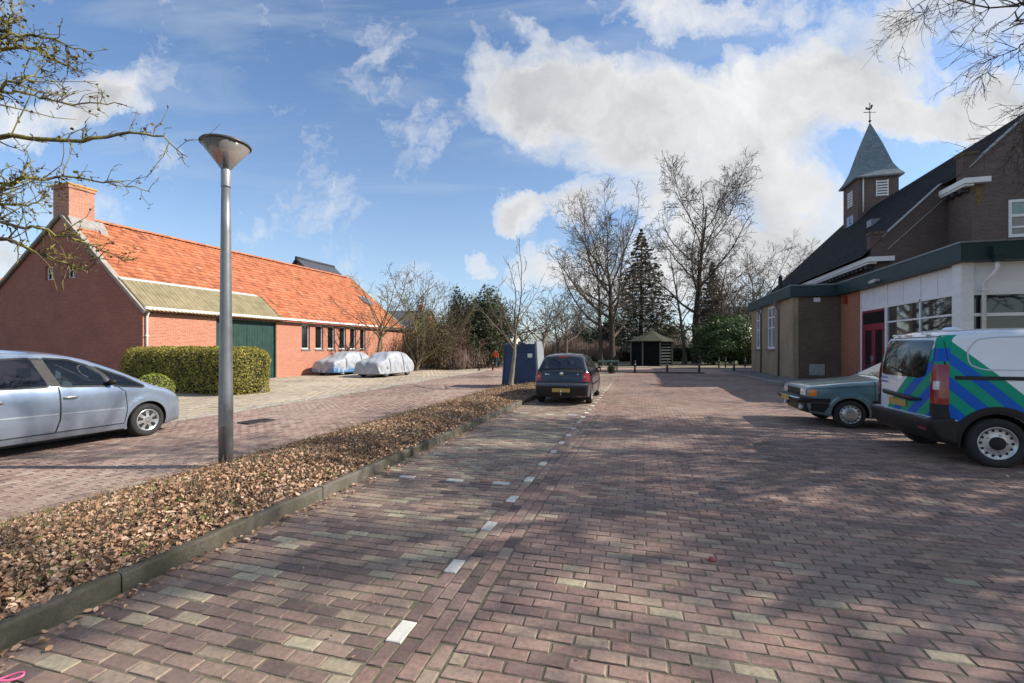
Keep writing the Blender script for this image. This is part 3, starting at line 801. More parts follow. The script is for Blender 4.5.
# chimney
mb = MB()
mb.box(-6.28, -5.08, 0.0-0.006, 1.0, 7.2, 9.22); mb.box(-6.33, -5.03, -.055, 1.05, 9.22, 9.36); 
ch = mb.build('chimney', brick_mat('chimney_brick', (0.44, 0.16, 0.10), (0.56, 0.23, 0.14), (0.42, 0.30, 0.23), bh=0.066, stain=0.25, staincol=(0.12, 0.06, 0.05)), house)
mb = MB(); mb.box(-6.36, -5.0, -.085, 1.08, 9.36, 9.43); mb.box(-6.1, -5.25, .2, .8, 9.43, 9.5)
mb.build('chimney_cap', mat('lichen_cap', (0.50, 0.27, 0.05), 0.9, var=0.4, scale=8, bump=0.005), ch)
mb = MB(); mb.prism([(-5.08, 8.05-.42), (-4.75, 8.0-.66), (-4.75, 8.0-.56), (-5.08, 8.0-.12)], 'y', -0.05, 1.35)
mb.prism([(-5.08, 7.45), (-4.6, 7.1), (-4.6, 7.3), (-5.06, 7.78)], 'y', 1.0, 1.32)
mb.build('flashing', mat('lead_flashing', (0.27, 0.25, 0.23), 0.7, var=0.2), ch)
# corrugated sheet over the lower roof in front of the barn doors
mb = MB()
ns = 150; vlen = 2.25
pts = []
for i in range(ns+1):
    y = -0.02 + 7.25*i/ns; w = 0.13 + 0.022*math.sin(2*PI*y/0.177)
    for v in (0, 1):
        vv = SL - vlen + v*(vlen+0.04)
        if i > ns-4 and v == 0: pass
        p = Vector((RX, 0, RZ_)) + vd*vv + Vector((-vd.z, 0, vd.x))*(w if -vd.z*0+vd.x > 0 else -w)
        pts.append((p.x, y, p.z))
for i in range(ns):
    mb.add([pts[2*i], pts[2*i+1], pts[2*i+3], pts[2*i+2]], [(0, 1, 2, 3)])
sheet_o = mb.build('lean_roof_sheet', mat('asbestos_sheet', (0.27, 0.225, 0.13), 0.92, var=0.22, scale=2.2, dirt=0.55, dirtcol=(0.16, 0.135, 0.07)), house)
nrm = Vector((-vd.z, 0, vd.x))
if nrm.z < 0: nrm = -nrm
def rp(v, w): 
    p = Vector((RX, 0, RZ_)) + vd*v + nrm*w; return (p.x, p.z)
mb = MB(); mb.prism([rp(SL-vlen-.14, .03), rp(SL-vlen+.10, .03), rp(SL-vlen+.10, .175), rp(SL-vlen-.14, .12)], 'y', -0.04, 7.0)
mb.build('flashing', mat('white_flashing', (0.62, 0.59, 0.55), 0.7, var=0.2), sheet_o)
mb = MB(); mb.prism([rp(SL-vlen, .0), rp(SL, .0), rp(SL, .13), rp(SL-vlen, .13)], 'y', 7.24, 7.29)
mb.build('sheet_edge', mat('dark_timber'[0:0] or 'sheet_edge_wood', (0.09, 0.08, 0.06), 0.8), sheet_o)
# gutter and fascia, downpipe
mb = MB(); mb.box(0.004, 0.05, 0.0, 17.0, 3.24, 3.36); mb.box(0.10, 0.26, -0.04, 17.0, 3.36, 3.47); mb.box(0.05, 0.10, 0, 17, 3.34, 3.37)
mb.build('gutter', m_whitepaint, house)
mb = MB(); mb.box(0.004, 0.05, 17.0, 20.4, 3.22, 3.36); mb.box(0.10, 0.24, 17.0, 20.5, 3.34, 3.44)
mb.build('gutter', mat('zinc_dark', (0.10, 0.10, 0.10), 0.5, metal=0.3), house)
mb = MB(); mb.tube([(0.18, 0.12, 3.38), (0.16, 0.12, 3.2), (0.07, 0.12, 3.02), (0.065, 0.12, 0.05)], 0.045, 10)
for z in (0.8, 2.2): mb.box(0.0, 0.12, 0.06, 0.18, z, z+.04)
mb.build('downpipe', m_whitepaint, house)
# barn doors
d = None
for k, (y0, y1) in enumerate(((3.42, 5.18), (5.20, 6.97))):
    mb = MB()
    nb = 11
    for i in range(nb):
        w = (y1-y0)/nb; mb.box(-0.14, -0.10-0.004*(i % 2), y0+i*w+.004, y0+(i+1)*w-.004, 0.04, 3.2)
    for z in (0.35, 1.6, 2.85): mb.box(-.17, -.14, y0, y1, z, z+.16)
    d = mb.build('barn_door', m_green, house)
    mb = MB(); yk = y1-.16 if k == 0 else y0+.10; mb.box(-.1, -.05, yk, yk+.05, 1.1, 1.3)
    mb.build('handle', mat('black_iron', (0.02, 0.02, 0.02), 0.5, metal=0.5), d)
mb = MB(); mb.box(-.2, -.02, 3.35, 3.42, -.02, 3.28); mb.box(-.2, -.02, 6.97, 7.04, -.02, 3.28); mb.box(-.2, -.02, 3.42, 6.97, 3.2, 3.28); mb.build('door_frame', m_green, house)
# the row of windows
for (a, b) in wins:
    mb = MB()
    x0, x1 = -0.17, -0.11
    mb.box(x0, x1, a, a+.06, 1.66, 3.2); mb.box(x0, x1, b-.06, b, 1.66, 3.2); mb.box(x0, x1, a+.06, b-.06, 1.66, 1.73); mb.box(x0, x1, a+.06, b-.06, 3.13, 3.2)
    w = mb.build('window', m_whitepaint, house)
    MB().box(-.15, -.14, a+.06, b-.06, 1.73, 3.13).build('pane', m_glass, w)
    MB().box(-.2, .05, a-.03, b+.03, 1.56, 1.655).build('sill', mat('grey_sill', (0.16, 0.15, 0.15), 0.7), w)
# skylight
o = MB().box(18.5, 19.4, -0.0, 0.0001, 0, 0.0001)
mb = MB(); mb.box(18.45, 19.45, 3.1, 4.15, 0.03, 0.12); sk = mb.build('skylight', mat('grey_frame', (0.2, 0.2, 0.21), 0.5), house)
sk.matrix_local = slope_matrix((RX, -0.05, RZ_), (0, 1, 0), vd)
MB().box(18.52, 19.38, 3.17, 4.08, 0.12, 0.126).build('pane', mat('sky_pane', (0.10, 0.13, 0.16), 0.06, spec=1.0, ior=1.8), sk)
# annexe that carries the wall on beyond the gable
mb = MB(); mb.box(-5, -0.25, HLEN+0.001, HLEN+2.6, 0, 3.0); an = mb.build('annexe', mat('pink_render', (0.50, 0.34, 0.28), 0.9, var=0.12, scale=2, dirt=0.3, dirtcol=(0.3, 0.2, 0.16)), house)
mb = MB(); mb.prism([(0.1, 3.02), (0.1, 3.14), (-5.2, 5.1), (-5.2, 4.95)], 'y', HLEN+.05, HLEN+2.9); mb.build('annexe_roof', mat('brown_tile', (0.22, 0.11, 0.075), 0.85, var=0.3, scale=4), an)

# a taller dark slate roof at the back shows over the ridge
mb = MB(); mb.prism([(-9.4, 7.0), (-7.6, 9.0), (-5.8, 7.5), (-5.8, 7.65), (-7.6, 9.2), (-9.4, 7.2)], 'y', 16.2, 20.7)
rr_ = mb.build('rear_roof', mat('blue_slate', (0.055, 0.055, 0.068), 0.55, var=0.25, scale=3), house)
MB().tube([(-7.6, 16.2, 9.2), (-7.6, 20.7, 9.2)], 0.12, 8).build('ridge_tiles', mat('ridge_dark', (0.04, 0.036, 0.045), 0.6), rr_)
MB().prism([(-9.1, 5.2), (-9.1, 7.2), (-7.6, 8.9), (-6.2, 7.7), (-6.2, 5.2)], 'y', 16.4, 20.3).build('rear_gable', m_hb_gab, rr_)

# ------------------------------------------------------------------ the hall on the right
m_b_tan = brick_mat('tan_brick', (0.35, 0.25, 0.15), (0.45, 0.32, 0.19), (0.34, 0.29, 0.21), stain=0.3, staincol=(0.12, 0.10, 0.05), moss=0.35)
m_b_dark = brick_mat('dark_brick', (0.115, 0.072, 0.055), (0.19, 0.12, 0.085), (0.15, 0.12, 0.095), stain=0.5, staincol=(0.045, 0.035, 0.025), moss=0.35)
m_b_orange = brick_mat('orange_brick', (0.40, 0.14, 0.075), (0.50, 0.19, 0.10), (0.28, 0.17, 0.12), stain=0.25, staincol=(0.16, 0.07, 0.04))
m_fascia = mat('fascia_green', (0.010, 0.034, 0.036), 0.5, var=0.12, scale=1.5)
m_fascia_cap = mat('fascia_cap', (0.22, 0.24, 0.25), 0.4, metal=0.6)
HLOC = (9.8, 22.0, 0.0)
hall = thing('parish_hall', 'flat roofed brick hall with deep green fascia beside the car park', 'building', HLOC)
off = (-HLOC[0], -HLOC[1], 0)
def hb(mb, name, m, parent=hall, **k):
    return mb.build(name, m, parent, loc=off if parent is hall else None, **k)
def hall_part(mb, name, m, parent, **k):
    return mb.build(name, m, parent, **k)
# wall A (faces the street), with two window openings
mb = MB()
for y0, y1, z0, z1 in ((27.5, 30.6, 0, 4.4), (30.6, 32.4, 0, 1.62), (30.6, 32.4, 4.3, 4.4), (32.4, 33.9, 0, 4.4), (33.9, 35.3, 0, 1.62), (33.9, 35.3, 4.3, 4.4), (35.3, 36.3, 0, 4.4)):
    mb.box(7.8, 8.1, y0, y1, z0, z1)
mb.box(7.8, 11.4, 36.3, 36.5, 0, 4.4)
hb(mb, 'side_wall', m_b_tan)
for y0, y1 in ((30.6, 32.4), (33.9, 35.3)):
    mb = MB(); f = .1
    mb.box(7.86, 7.94, y0, y0+f, 1.66, 4.3); mb.box(7.86, 7.94, y1-f, y1, 1.66, 4.3); mb.box(7.86, 7.94, y0+f, y1-f, 1.66, 1.8); mb.box(7.86, 7.94, y0+f, y1-f, 4.18, 4.3)
    mb.box(7.87, 7.93, (y0+y1)/2-.045, (y0+y1)/2+.045, 1.8, 4.18)
    for z in (2.95, 3.6): mb.box(7.875, 7.925, y0+f, y1-f, z, z+.06)
    w = hb(mb, 'window', m_whitepaint)
    MB().box(7.89, 7.9, y0+f, y1-f, 1.8, 4.18).build('pane', mat('net_glass', (0.30, 0.34, 0.37), 0.08, var=0.35, scale=1.2, spec=0.8), w)
    MB().box(7.72, 7.9, y0-.05, y1+.05, 1.56, 1.655).build('sill', mat('grey_sill', (0.16, 0.15, 0.15), 0.7), w)
mb = MB(); mb.box(7.795, 9.998, 27.2, 27.5, 0, 4.4); hb(mb, 'front_wall', m_b_dark)
mb = MB(); mb.box(7.775, 8.05, 27.18, 27.75, 0, 4.398); hb(mb, 'corner_pier', m_b_tan)
mb = MB(); mb.box(10.0, 10.3, 25.2, 27.498, 0, 4.4); hb(mb, 'entrance_wall', m_b_orange)
# roof slab, soffit and the deep green fascia
poly = [(7.62, 36.75), (7.62, 27.02), (9.72, 27.02), (9.72, 17.60), (27, 17.60), (27, 25.8), (11.55, 25.8), (11.55, 36.75)]
mb = MB(); mb.prism(poly, 'z', 4.40, 4.96); hb(mb, 'fascia', m_fascia)
def inset(poly, d):
    n = len(poly); out = []
    for i in range(n):
        p0, p1, p2 = Vector(poly[i-1]), Vector(poly[i]), Vector(poly[(i+1) % n])
        a = (p1-p0).normalized(); b = (p2-p1).normalized()
        na, nb_ = Vector((-a.y, a.x)), Vector((-b.y, b.x))
        out.append(tuple(p1 + (na+nb_)*d/(1+na.dot(nb_))))
    return out
mb = MB(); mb.prism(inset(poly, -0.025), 'z', 4.963, 5.02); hb(mb, 'roof_trim', m_fascia_cap)
mb = MB(); mb.prism(inset(poly, 0.2), 'z', 5.021, 5.06); hb(mb, 'roof', mat('roof_felt', (0.06, 0.06, 0.06), 0.9))
# glazed entrance bay: door, then white panels over windows
def frame(mb, x, spans_y, spans_z, t=.08, d0=-.03, d1=.05):
    for y in spans_y: mb.box(x+d0, x+d1, y-t/2, y+t/2, spans_z[0], spans_z[-1])
m_red = mat('door_red', (0.26, 0.022, 0.045), 0.4, var=0.12, scale=3)
mb = MB(); XG = 10.08
mb.box(XG-.04, XG+.08, 25.06, 25.195, 0, 4.398); mb.box(XG-.04, XG+.08, 22.78, 22.96, 0, 4.398); mb.box(XG-.035, XG+.08, 22.96, 25.06, 3.40, 3.46)
mb.box(XG-.03, XG+.06, 20.42, 20.5, .6, 4.398) ; mb.box(XG-.03, XG+.06, 18.42, 22.78, 3.40, 3.48); mb.box(XG-.03, XG+.06, 18.42, 20.42, 2.74, 2.81); mb.box(XG-.03, XG+.06, 20.5, 22.78, 2.74, 2.81)
mb.box(XG-.03, XG+.06, 18.42, 20.42, .6, .7); mb.box(XG-.03, XG+.06, 20.5, 22.78, .6, .7)
mb.box(9.93, 10.25, 17.95, 18.42, 0, 4.398)
hb(mb, 'window_frame', m_whitepaint)
mb = MB()
for y0, y1 in ((18.42, 19.45), (19.46, 20.42), (20.5, 21.6), (21.61, 22.78), (22.96, 24.0), (24.01, 25.06)):
    mb.box(XG, XG+.03, y0+.006, y1-.006, 3.485 if y1 < 22.9 else 3.465, 4.39)
hb(mb, 'upper_panel', mat('white_panel', (0.80, 0.80, 0.82), 0.35, var=0.06, scale=1.5))
for y0, y1 in ((18.42, 20.42), (20.5, 22.78)):
    w = hb(MB().box(XG+.01, XG+.02, y0, y1, 0.7, 2.74), 'pane', mat('hall_glass', (0.03, 0.035, 0.04), 0.03, spec=1.0, ior=2.1)); 
    hb(MB().box(XG+.01, XG+.02, y0, y1, 2.81, 3.40), 'pane', mat('hall_glass', (0.03,)*3))
hb(MB().box(10.0, 10.2, 18.42, 22.78, 0, .6), 'plinth_wall', m_b_orange)
mb = MB()
for y0, y1 in ((22.96, 23.06), (24.96, 25.06), (23.0, 25.0)):
    if y1-y0 < .2: mb.box(XG-.02, XG+.06, y0, y1, 0.1, 3.40)
mb.box(XG-.02, XG+.06, 23.06, 24.96, 3.3, 3.40); mb.box(XG-.02, XG+.06, 23.06, 24.96, 2.66, 2.78)
hb(mb, 'door_frame', m_red)
hb(MB().box(XG, XG+.01, 23.06, 24.96, 2.78, 3.3), 'pane', m_glass)
for y0, y1 in ((23.07, 24.0), (24.02, 24.95)):
    mb = MB(); f = .15
    mb.box(XG-.01, XG+.04, y0, y0+f, .12, 2.66); mb.box(XG-.01, XG+.04, y1-f, y1, .12, 2.66); mb.box(XG-.01, XG+.04, y0+f, y1-f, .12, .45); mb.box(XG-.01, XG+.04, y0+f, y1-f, 2.5, 2.66)
    dr = hb(mb, 'door', m_red)
    MB().box(XG+.01, XG+.02, y0+f, y1-f, .45, 2.5).build('pane', m_glass, dr)
    yh = y0+.07 if y0 > 24 else y1-.07
    MB().tube([(XG-.06, yh, .95), (XG-.06, yh, 1.35)], 0.018, 8).build('handle', m_zinc, dr)
hb(MB().box(9.4, 10.0, 23.0, 25.0, 0.1, 0.16), 'door_step', m_kerb2)
# wall D facing the camera, right of the corner post
YD = 18.05
mb = MB(); mb.box(10.26, 26, YD-.03, YD+.05, 3.36, 3.46); mb.box(10.26, 26, YD-.03, YD+.05, 2.68, 2.78); mb.box(10.26, 26, YD-.03, YD+.05, .6, .7)
for x in (13.2, 16.2, 19.2, 22.2): mb.box(x, x+.09, YD-.028, YD+.048, .7, 2.68); mb.box(x, x+.09, YD-.028, YD+.048, 2.78, 3.36)
hb(mb, 'window_frame', m_whitepaint)
hb(MB().box(10.26, 26, YD, YD+.03, 3.465, 4.396), 'upper_panel', mat('white_panel', (0.66, 0.66, 0.68), 0.35))
for x0, x1 in ((10.26, 13.2), (13.29, 16.2), (16.29, 19.2), (19.29, 22.2), (22.29, 26)):
    hb(MB().box(x0, x1, YD+.01, YD+.02, .7, 2.68), 'pane', m_glass); hb(MB().box(x0, x1, YD+.01, YD+.02, 2.78, 3.36), 'pane', m_glass)
hb(MB().box(10.26, 26, YD-.02, YD+.15, 0, .6), 'plinth_wall', m_b_orange)
# inside: dark back so the glass reads deep
hb(MB().box(11.2, 11.25, 18.6, 25.1, 0.05, 4.39), 'inner_wall', mat('inner_wall', (0.25, 0.23, 0.2), 0.9))
# pipes, vents, bell box, fascia lamp
for y in (29.6, 34.95-1.35):
    mb = MB(); mb.box(7.52, 7.66, y-.11, y+.11, 4.12, 4.40); mb.tube([(7.60, y, 4.15), (7.70, y, 4.0), (7.735, y, 3.8), (7.735, y, .1)], .045, 8)
    hb(mb, 'downpipe', mat('grey_pipe', (0.12, 0.13, 0.14), 0.5))
mb = MB(); mb.box(10.45, 10.75, 17.42, 17.60, 4.52, 4.80); mb.box(10.5, 10.7, 17.45, 17.62, 4.32, 4.52)
hb(mb, 'pipe_hopper', m_fascia)
mb = MB(); mb.tube([(10.6, 17.53, 4.34), (10.6, 17.53, 4.1), (10.52, 17.75, 3.85), (10.50, 17.93, 3.7), (10.50, 17.93, .1)], .055, 10)
for z in (3.5, 2.2, 1.0): mb.box(10.42, 10.58, 17.87, 18.0, z, z+.05)
hb(mb, 'downpipe', m_whitepaint)
hb(MB().box(8.75, 9.05, 27.17, 27.2, 4.12, 4.34), 'vent', m_whitepaint)
mb = MB(); mb.box(8.55, 9.25, 27.165, 27.2, .28, .86)
for k in range(5): mb.box(8.6+k*.13, 8.69+k*.13, 27.155, 27.166, .32, .82)
hb(mb, 'air_grille', mat('grille_grey', (0.34, 0.34, 0.33), 0.6, var=0.2))
hb(MB().box(9.88, 10.0, 26.45, 26.7, 3.95, 4.3), 'bell_box', mat('bell_red', (0.32, 0.03, 0.03), 0.4))
mb = MB(); mb.box(9.55, 9.72, 22.6, 23.05, 4.50, 4.60); mb.box(9.5, 9.56, 22.55, 23.1, 4.47, 4.56)
hb(mb, 'fascia_lamp', mat('lamp_grey', (0.5, 0.5, 0.5), 0.4))

# ------------------------------------------------------------------ the church behind the hall
CLOC = (17.4, 36.0, 0.0)
church = thing('church', 'dark brick church with steep slate roof and square spired tower', 'church', CLOC)
coff = Vector((-CLOC[0], -CLOC[1], 0))
def cb(mb, name, m, parent=None, **k):
    return mb.build(name, m, parent or church, loc=tuple(coff) if parent is None else None, **k)
m_cbrick = brick_mat('church_brick', (0.108, 0.068, 0.062), (0.172, 0.108, 0.096), (0.17, 0.145, 0.13), stain=0.3, staincol=(0.06, 0.04, 0.035))
m_cbrick2 = brick_mat('aisle_brick', (0.090, 0.056, 0.051), (0.145, 0.09, 0.079), (0.14, 0.12, 0.105), stain=0.3, staincol=(0.05, 0.035, 0.03))
m_slate = tone_mat('church_slate', [(0, (0.010, 0.011, 0.013)), (0.6, (0.024, 0.025, 0.028)), (1, (0.036, 0.037, 0.041))], rough=0.85, var=0.35, scale=3, spec=0.15)
m_coping = mat('coping_stone', (0.30, 0.30, 0.30), 0.7, var=0.2, scale=4)
YG, YA, YF = 26.0, 27.6, 46.6
XW, XA, XR, ZR = 14.75, 11.65, 17.4, 12.75
zroof = lambda x: ZR - abs(x-XR)*1.0
mb = MB()   # nave with its near gable
mb.prism([(XW, 0), (2*XR-XW, 0), (2*XR-XW, zroof(XW)-.15), (XR, ZR-.15), (XW, zroof(XW)-.15)], 'y', YG, YG+.4)
mb.box(XW, XW+.4, YG+.4, YA+.0, 0, 9.6)
mb.box(2*XR-XW-.4, 2*XR-XW, YG+.4, YA, 0, 9.6)
cb(mb, 'nave_wall', m_cbrick)
mb = MB()
mb.prism([(XA, 0), (XW, 0), (XW, zroof(XW)-.12), (XA, zroof(XA)-.12)], 'y', YA, YA+.4)
mb.prism([(2*XR-XW, 0), (2*XR-XA, 0), (2*XR-XA, zroof(XA)-.12), (2*XR-XW, zroof(XW)-.12)], 'y', YA, YA+.4)
mb.box(XA, XA+.4, YA+.4, YF, 0, 6.35); mb.box(2*XR-XA-.4, 2*XR-XA, YA+.4, YF, 0, 6.35)
mb.prism([(XA, 0), (2*XR-XA, 0), (2*XR-XA, 6.5), (XR, ZR-.2), (XA, 6.5)], 'y', YF-.4, YF)
cb(mb, 'aisle_wall', m_cbrick2)
rngc = np.random.default_rng(5)
L1 = (XR-XA+.55)*math.sqrt(2)
vdl = Vector((-1, 0, -1)).normalized(); vdr = Vector((1, 0, -1)).normalized()
tile_roof('roof', YF-YA+.25, L1, 0.28, 0.25, 0.0, 0.022, m_slate, church, Matrix.Translation(coff) @ slope_matrix((XR, YA-.05, ZR), (0, 1, 0), vdl), rngc, per=1)
tile_roof('roof', YF-YA+.25, L1, 0.28, 0.25, 0.0, 0.022, m_slate, church, Matrix.Translation(coff) @ slope_matrix((XR, YA-.05, ZR), (0, 1, 0), vdr), rngc, per=1)
L2 = (XR-XW+.35)*math.sqrt(2)
tile_roof('roof', YA-YG, L2, 0.28, 0.25, 0.0, 0.022, m_slate, church, Matrix.Translation(coff) @ slope_matrix((XR, YG+.02, ZR+.003), (0, 1, 0), vdl), rngc, per=1)
tile_roof('roof', YA-YG, L2, 0.28, 0.25, 0.0, 0.022, m_slate, church, Matrix.Translation(coff) @ slope_matrix((XR, YG+.02, ZR+.003), (0, 1, 0), vdr), rngc, per=1)
# parapets and copings of the near gable and the aisle end
def raking(x0, x1, y0, y1, lift0, lift1):
    return [(x0, zroof(x0)+lift0), (x1, zroof(x1)+lift0), (x1, zroof(x1)+lift1), (x0, zroof(x0)+lift1)]
mb = MB()
mb.prism(raking(XW-.1, XR, 0, 0, -.25, .02), 'y', YG-.004, YG+.30); mb.prism(raking(XR, 2*XR-XW+.1, 0, 0, -.25, .02), 'y', YG-.004, YG+.30)
mb.prism(raking(XA+.1, XW-.25, 0, 0, -.75, .05), 'y', YA-.006, YA+.26)
mb.box(XA-.2, XA+.45, YA-.02, YA+.4, 6.2, 7.55); mb.box(XW-.32, XW+.25, YG-.02, YG+.45, 9.5, 10.62)
cb(mb, 'parapet', m_cbrick2)
mb = MB()
mb.prism(raking(XW-.1, XR, 0, 0, .023, .085), 'y', YG-.06, YG+.36); mb.prism(raking(XR, 2*XR-XW+.1, 0, 0, .023, .085), 'y', YG-.06, YG+.36)
mb.prism(raking(XA+.3, XW-.3, 0, 0, .053, .12), 'y', YA-.06, YA+.32)
mb.prism(raking(XA+.55, XW-.25, 0, 0, -.82, -.76), 'y', YA-.05, YA+.2)
cb(mb, 'coping', m_coping)
mb = MB(); mb.box(XA-.24, XA+.49, YA-.06, YA+.44, 7.55, 7.68)
cb(mb, 'lichen_cap', mat('lichen_stone', (0.115, 0.085, 0.05), 0.95, var=0.5, scale=5, bump=0.01, bscale=20))
mb = MB(); mb.box(XW-.36, XW+.29, YG-.06, YG+.49, 10.62, 10.78)
cb(mb, 'lichen_cap', mat('lichen_stone', (0.115, 0.085, 0.05), 0.95, var=0.5, scale=5, bump=0.01, bscale=20))
# white box cornices with their brackets
def cornice(x, y0, y1, z, ret):
    mb = MB(); 
    mb.box(x-.42, x+.02, y0-.30, y1, z, z+.24)
    mb.box(x+.02, x+.02+ret, y0-.30, y0-.004, z, z+.24)
    mb.box(x-.36, x-.01, y0-.2, y1, z-.10, z-.003)
    co = cb(mb, 'cornice', m_whitepaint)
    b0 = MB().box(-.337, 0, 0, .22, 0, .196).build('bracket', mat('dark_timber_2', (0.04, 0.035, 0.035), 0.7), co)
    k = y0+.1; b0.location = (x-.003, k, z-.30); k += .52
    while k < y1-.2:
        b1 = b0.copy(); COL.objects.link(b1); b1.parent = co; b1.location = (x-.003, k, z-.30); k += .52
    return co
cornice(XA, YA, YF, 6.12, .7); cornice(XW, YG, YA, 9.25, .55)
# gable window
mb = MB()
for a, b, z0, z1 in ((16.1, 16.2, 6.7, 8.4), (18.6, 18.7, 6.7, 8.4), (16.2, 18.6, 8.28, 8.4), (16.2, 18.6, 6.7, 6.84), (16.2, 18.6, 7.62, 7.74), (16.2, 18.6, 7.12, 7.2)):
    mb.box(a, b, YG-.06, YG+.0-.004, z0, z1)
mb.box(17.36, 17.44, YG-.055, YG-.008, 6.84, 7.12); mb.box(17.36, 17.44, YG-.055, YG-.008, 7.2, 7.62)
w = cb(mb, 'window', m_whitepaint)
MB().box(16.2, 18.6, YG-.03, YG-.01, 7.75, 8.28).build('pane', mat('green_pane', (0.22, 0.34, 0.30), 0.2), w)
MB().box(16.2, 18.6, YG-.03, YG-.01, 6.84, 7.62).build('pane', mat('grey_pane', (0.24, 0.22, 0.2), 0.15), w)
mb = MB(); mb.prism([(-.03, 0), (.05, .1), (.10, .35), (.2, .5), (.14, .8), (.22, 1.0), (-.1, 1.0), (-.14, .7), (-.05, .5), (-.1, .25)], 'y', YG-.012, YG-.003, M=Matrix.Translation((XW+.25, 0, 8.15)))
cb(mb, 'lichen_stain', mat('yellow_lichen', (0.17, 0.115, 0.045), 0.95, var=0.6, scale=12))
# small roof stubs at the far eave
mb = MB(); mb.box(11.35, 11.6, 43.2, 43.5, 6.2, 7.7); mb.lathe([(.15, 7.7), (.19, 7.75), (.02, 8.0)], 10, M=Matrix.Translation((11.47, 43.35, 0)))
cb(mb, 'vent_stack', mat('stack_dark', (0.03, 0.03, 0.032), 0.7))
cb(MB().box(13.9, 14.4, 33.4, 34.0, zroof(14.4)+.03, zroof(13.9)+.1), 'roof_light', m_zinc).rotation_euler = (0, 0, 0)

# tower
TX, TY, TWd = XR+.15, 42.4, 1.32
tower = cb(MB().box(TX-TWd, TX+TWd, TY-TWd, TY+TWd, 8.8, 15.0), 'tower', m_cbrick)
mb = MB()
prof = [(TWd+.24, 14.82), (TWd+.27, 14.92), (TWd+.0, 15.35), (TWd-.26, 15.95), (.60, 17.7), (.05, 19.5)]
vs = []
for a, z in prof: vs += [(TX-a, TY-a, z), (TX+a, TY-a, z), (TX+a, TY+a, z), (TX-a, TY+a, z)]
fs = [(3, 2, 1, 0)]
for i in range(len(prof)-1):
    for k in range(4): fs.append((i*4+k, i*4+(k+1) % 4, i*4+4+(k+1) % 4, i*4+4+k))
fs.append(tuple((len(prof)-1)*4+k for k in range(4)))
mb.add(vs, fs)
sp = mb.build('spire', brick_mat('spire_slate', (0.15, 0.21, 0.245), (0.22, 0.28, 0.30), (0.10, 0.13, 0.145), bw=0.30, bh=0.2, msize=0.012, stain=0.3, staincol=(0.16, 0.13, 0.09)), tower)
mb = MB(); mb.tube([(TX, TY, 19.4), (TX, TY, 21.2)], .035, 6); mb.lathe([(.001, -.12), (.12, 0), (.001, .12)], 10, M=Matrix.Translation((TX, TY, 19.75)))
mb.tube([(TX-.45, TY-.1, 20.45), (TX+.45, TY+.1, 20.45)], .03, 5)
R45 = Matrix.Translation((TX, TY, 20.75)) @ Matrix.Scale(.72, 4) @ Matrix.Rotation(R(15), 4, 'Z') @ Matrix.Rotation(R(-18), 4, 'Y')
mb.prism([(-.5, .05), (-.35, .28), (-.18, .1), (.12, .1), (.22, .3), (.34, .36), (.42, .24), (.3, .06), (.12, -.14), (-.1, -.16), (-.3, -.04)], 'y', -.02, .02, M=R45)
mb.build('weathercock', mat('iron_dark', (0.03, 0.03, 0.03), 0.5, metal=0.4), tower)
def louvre(face, c0, z0, w, h):
    mb = MB(); n = 6
    if face == 'y':
        y = TY-TWd
        mb.box(c0-w/2, c0-w/2+.07, y-.05, y-.003, z0, z0+h); mb.box(c0+w/2-.07, c0+w/2, y-.05, y-.003, z0, z0+h)
        for k in range(n): z = z0+h*(k+.0)/n; mb.box(c0-w/2+.07, c0+w/2-.07, y-.06, y-.004, z+.03, z+.03+h/n*.55)
    else:
        x = TX-TWd
        mb.box(x-.05, x-.003, c0-w/2, c0-w/2+.07, z0, z0+h); mb.box(x-.05, x-.003, c0+w/2-.07, c0+w/2, z0, z0+h)
        for k in range(n): z = z0+h*k/n; mb.box(x-.06, x-.004, c0-w/2+.07, c0+w/2-.07, z+.03, z+.03+h/n*.55)
    return mb.build('louvre', m_whitepaint, tower)
louvre('y', TX+.25, 13.35, .8, 1.25); louvre('x', TY, 13.0, .8, 1.25)
x = TX-TWd
ck = MB().box(x-.05, x-.003, TY-.55, TY+.55, 11.1, 12.3).build('clock', mat('clock_blue', (0.30, 0.42, 0.58), 0.4), tower)
mb = MB(); mb.box(x-.07, x-.052, TY-.03, TY+.03, 11.7, 12.15); mb.box(x-.07, x-.052, TY-.3, TY-.03, 11.67, 11.73)
mb.build('clock_hands', mat('dark_hand', (0.03, 0.03, 0.04), 0.5), ck)
MB().tube([(TX-TWd+.32, TY-TWd-.06, 14.86), (TX-TWd+.32, TY-TWd-.06, 12.2)], .05, 6).build('downpipe', m_whitepaint, tower)
# ------------------------------------------------------------------ street lamp
lamp = thing('street_lamp', 'tall grey steel street lamp with cone shaped glass head', 'street lamp', (-5.45, 4.93, 0.02))
m_galv = mat('galvanised', (0.235, 0.245, 0.25), 0.42, metal=0.55, var=0.16, scale=3.5, dirt=0.35, dirtcol=(0.15, 0.145, 0.135))
MB().lathe([(.088, -.05), (.088, .9), (.085, 1.0), (.062, 3.2), (.052, 3.92)], 24).build('pole', m_galv, lamp)
mb = MB(); mb.lathe([(.058, 3.80), (.06, 3.82), (.06, 4.02), (.052, 4.06)], 20); mb.build('collar', m_zinc, lamp)
mb = MB(); mb.box(.084, .092, -.04, .04, .55, .85); mb.build('service_hatch', m_galv, lamp, rot=(0, 0, R(-65)))
m_lampglass, t_, p_ = base_mat('lamp_glass')
p_.inputs['Base Color'].default_value = (0.62, 0.58, 0.55, 1); p_.inputs['Roughness'].default_value = 0.18; p_.inputs['Transmission Weight'].default_value = 0.72; p_.inputs['IOR'].default_value = 1.1
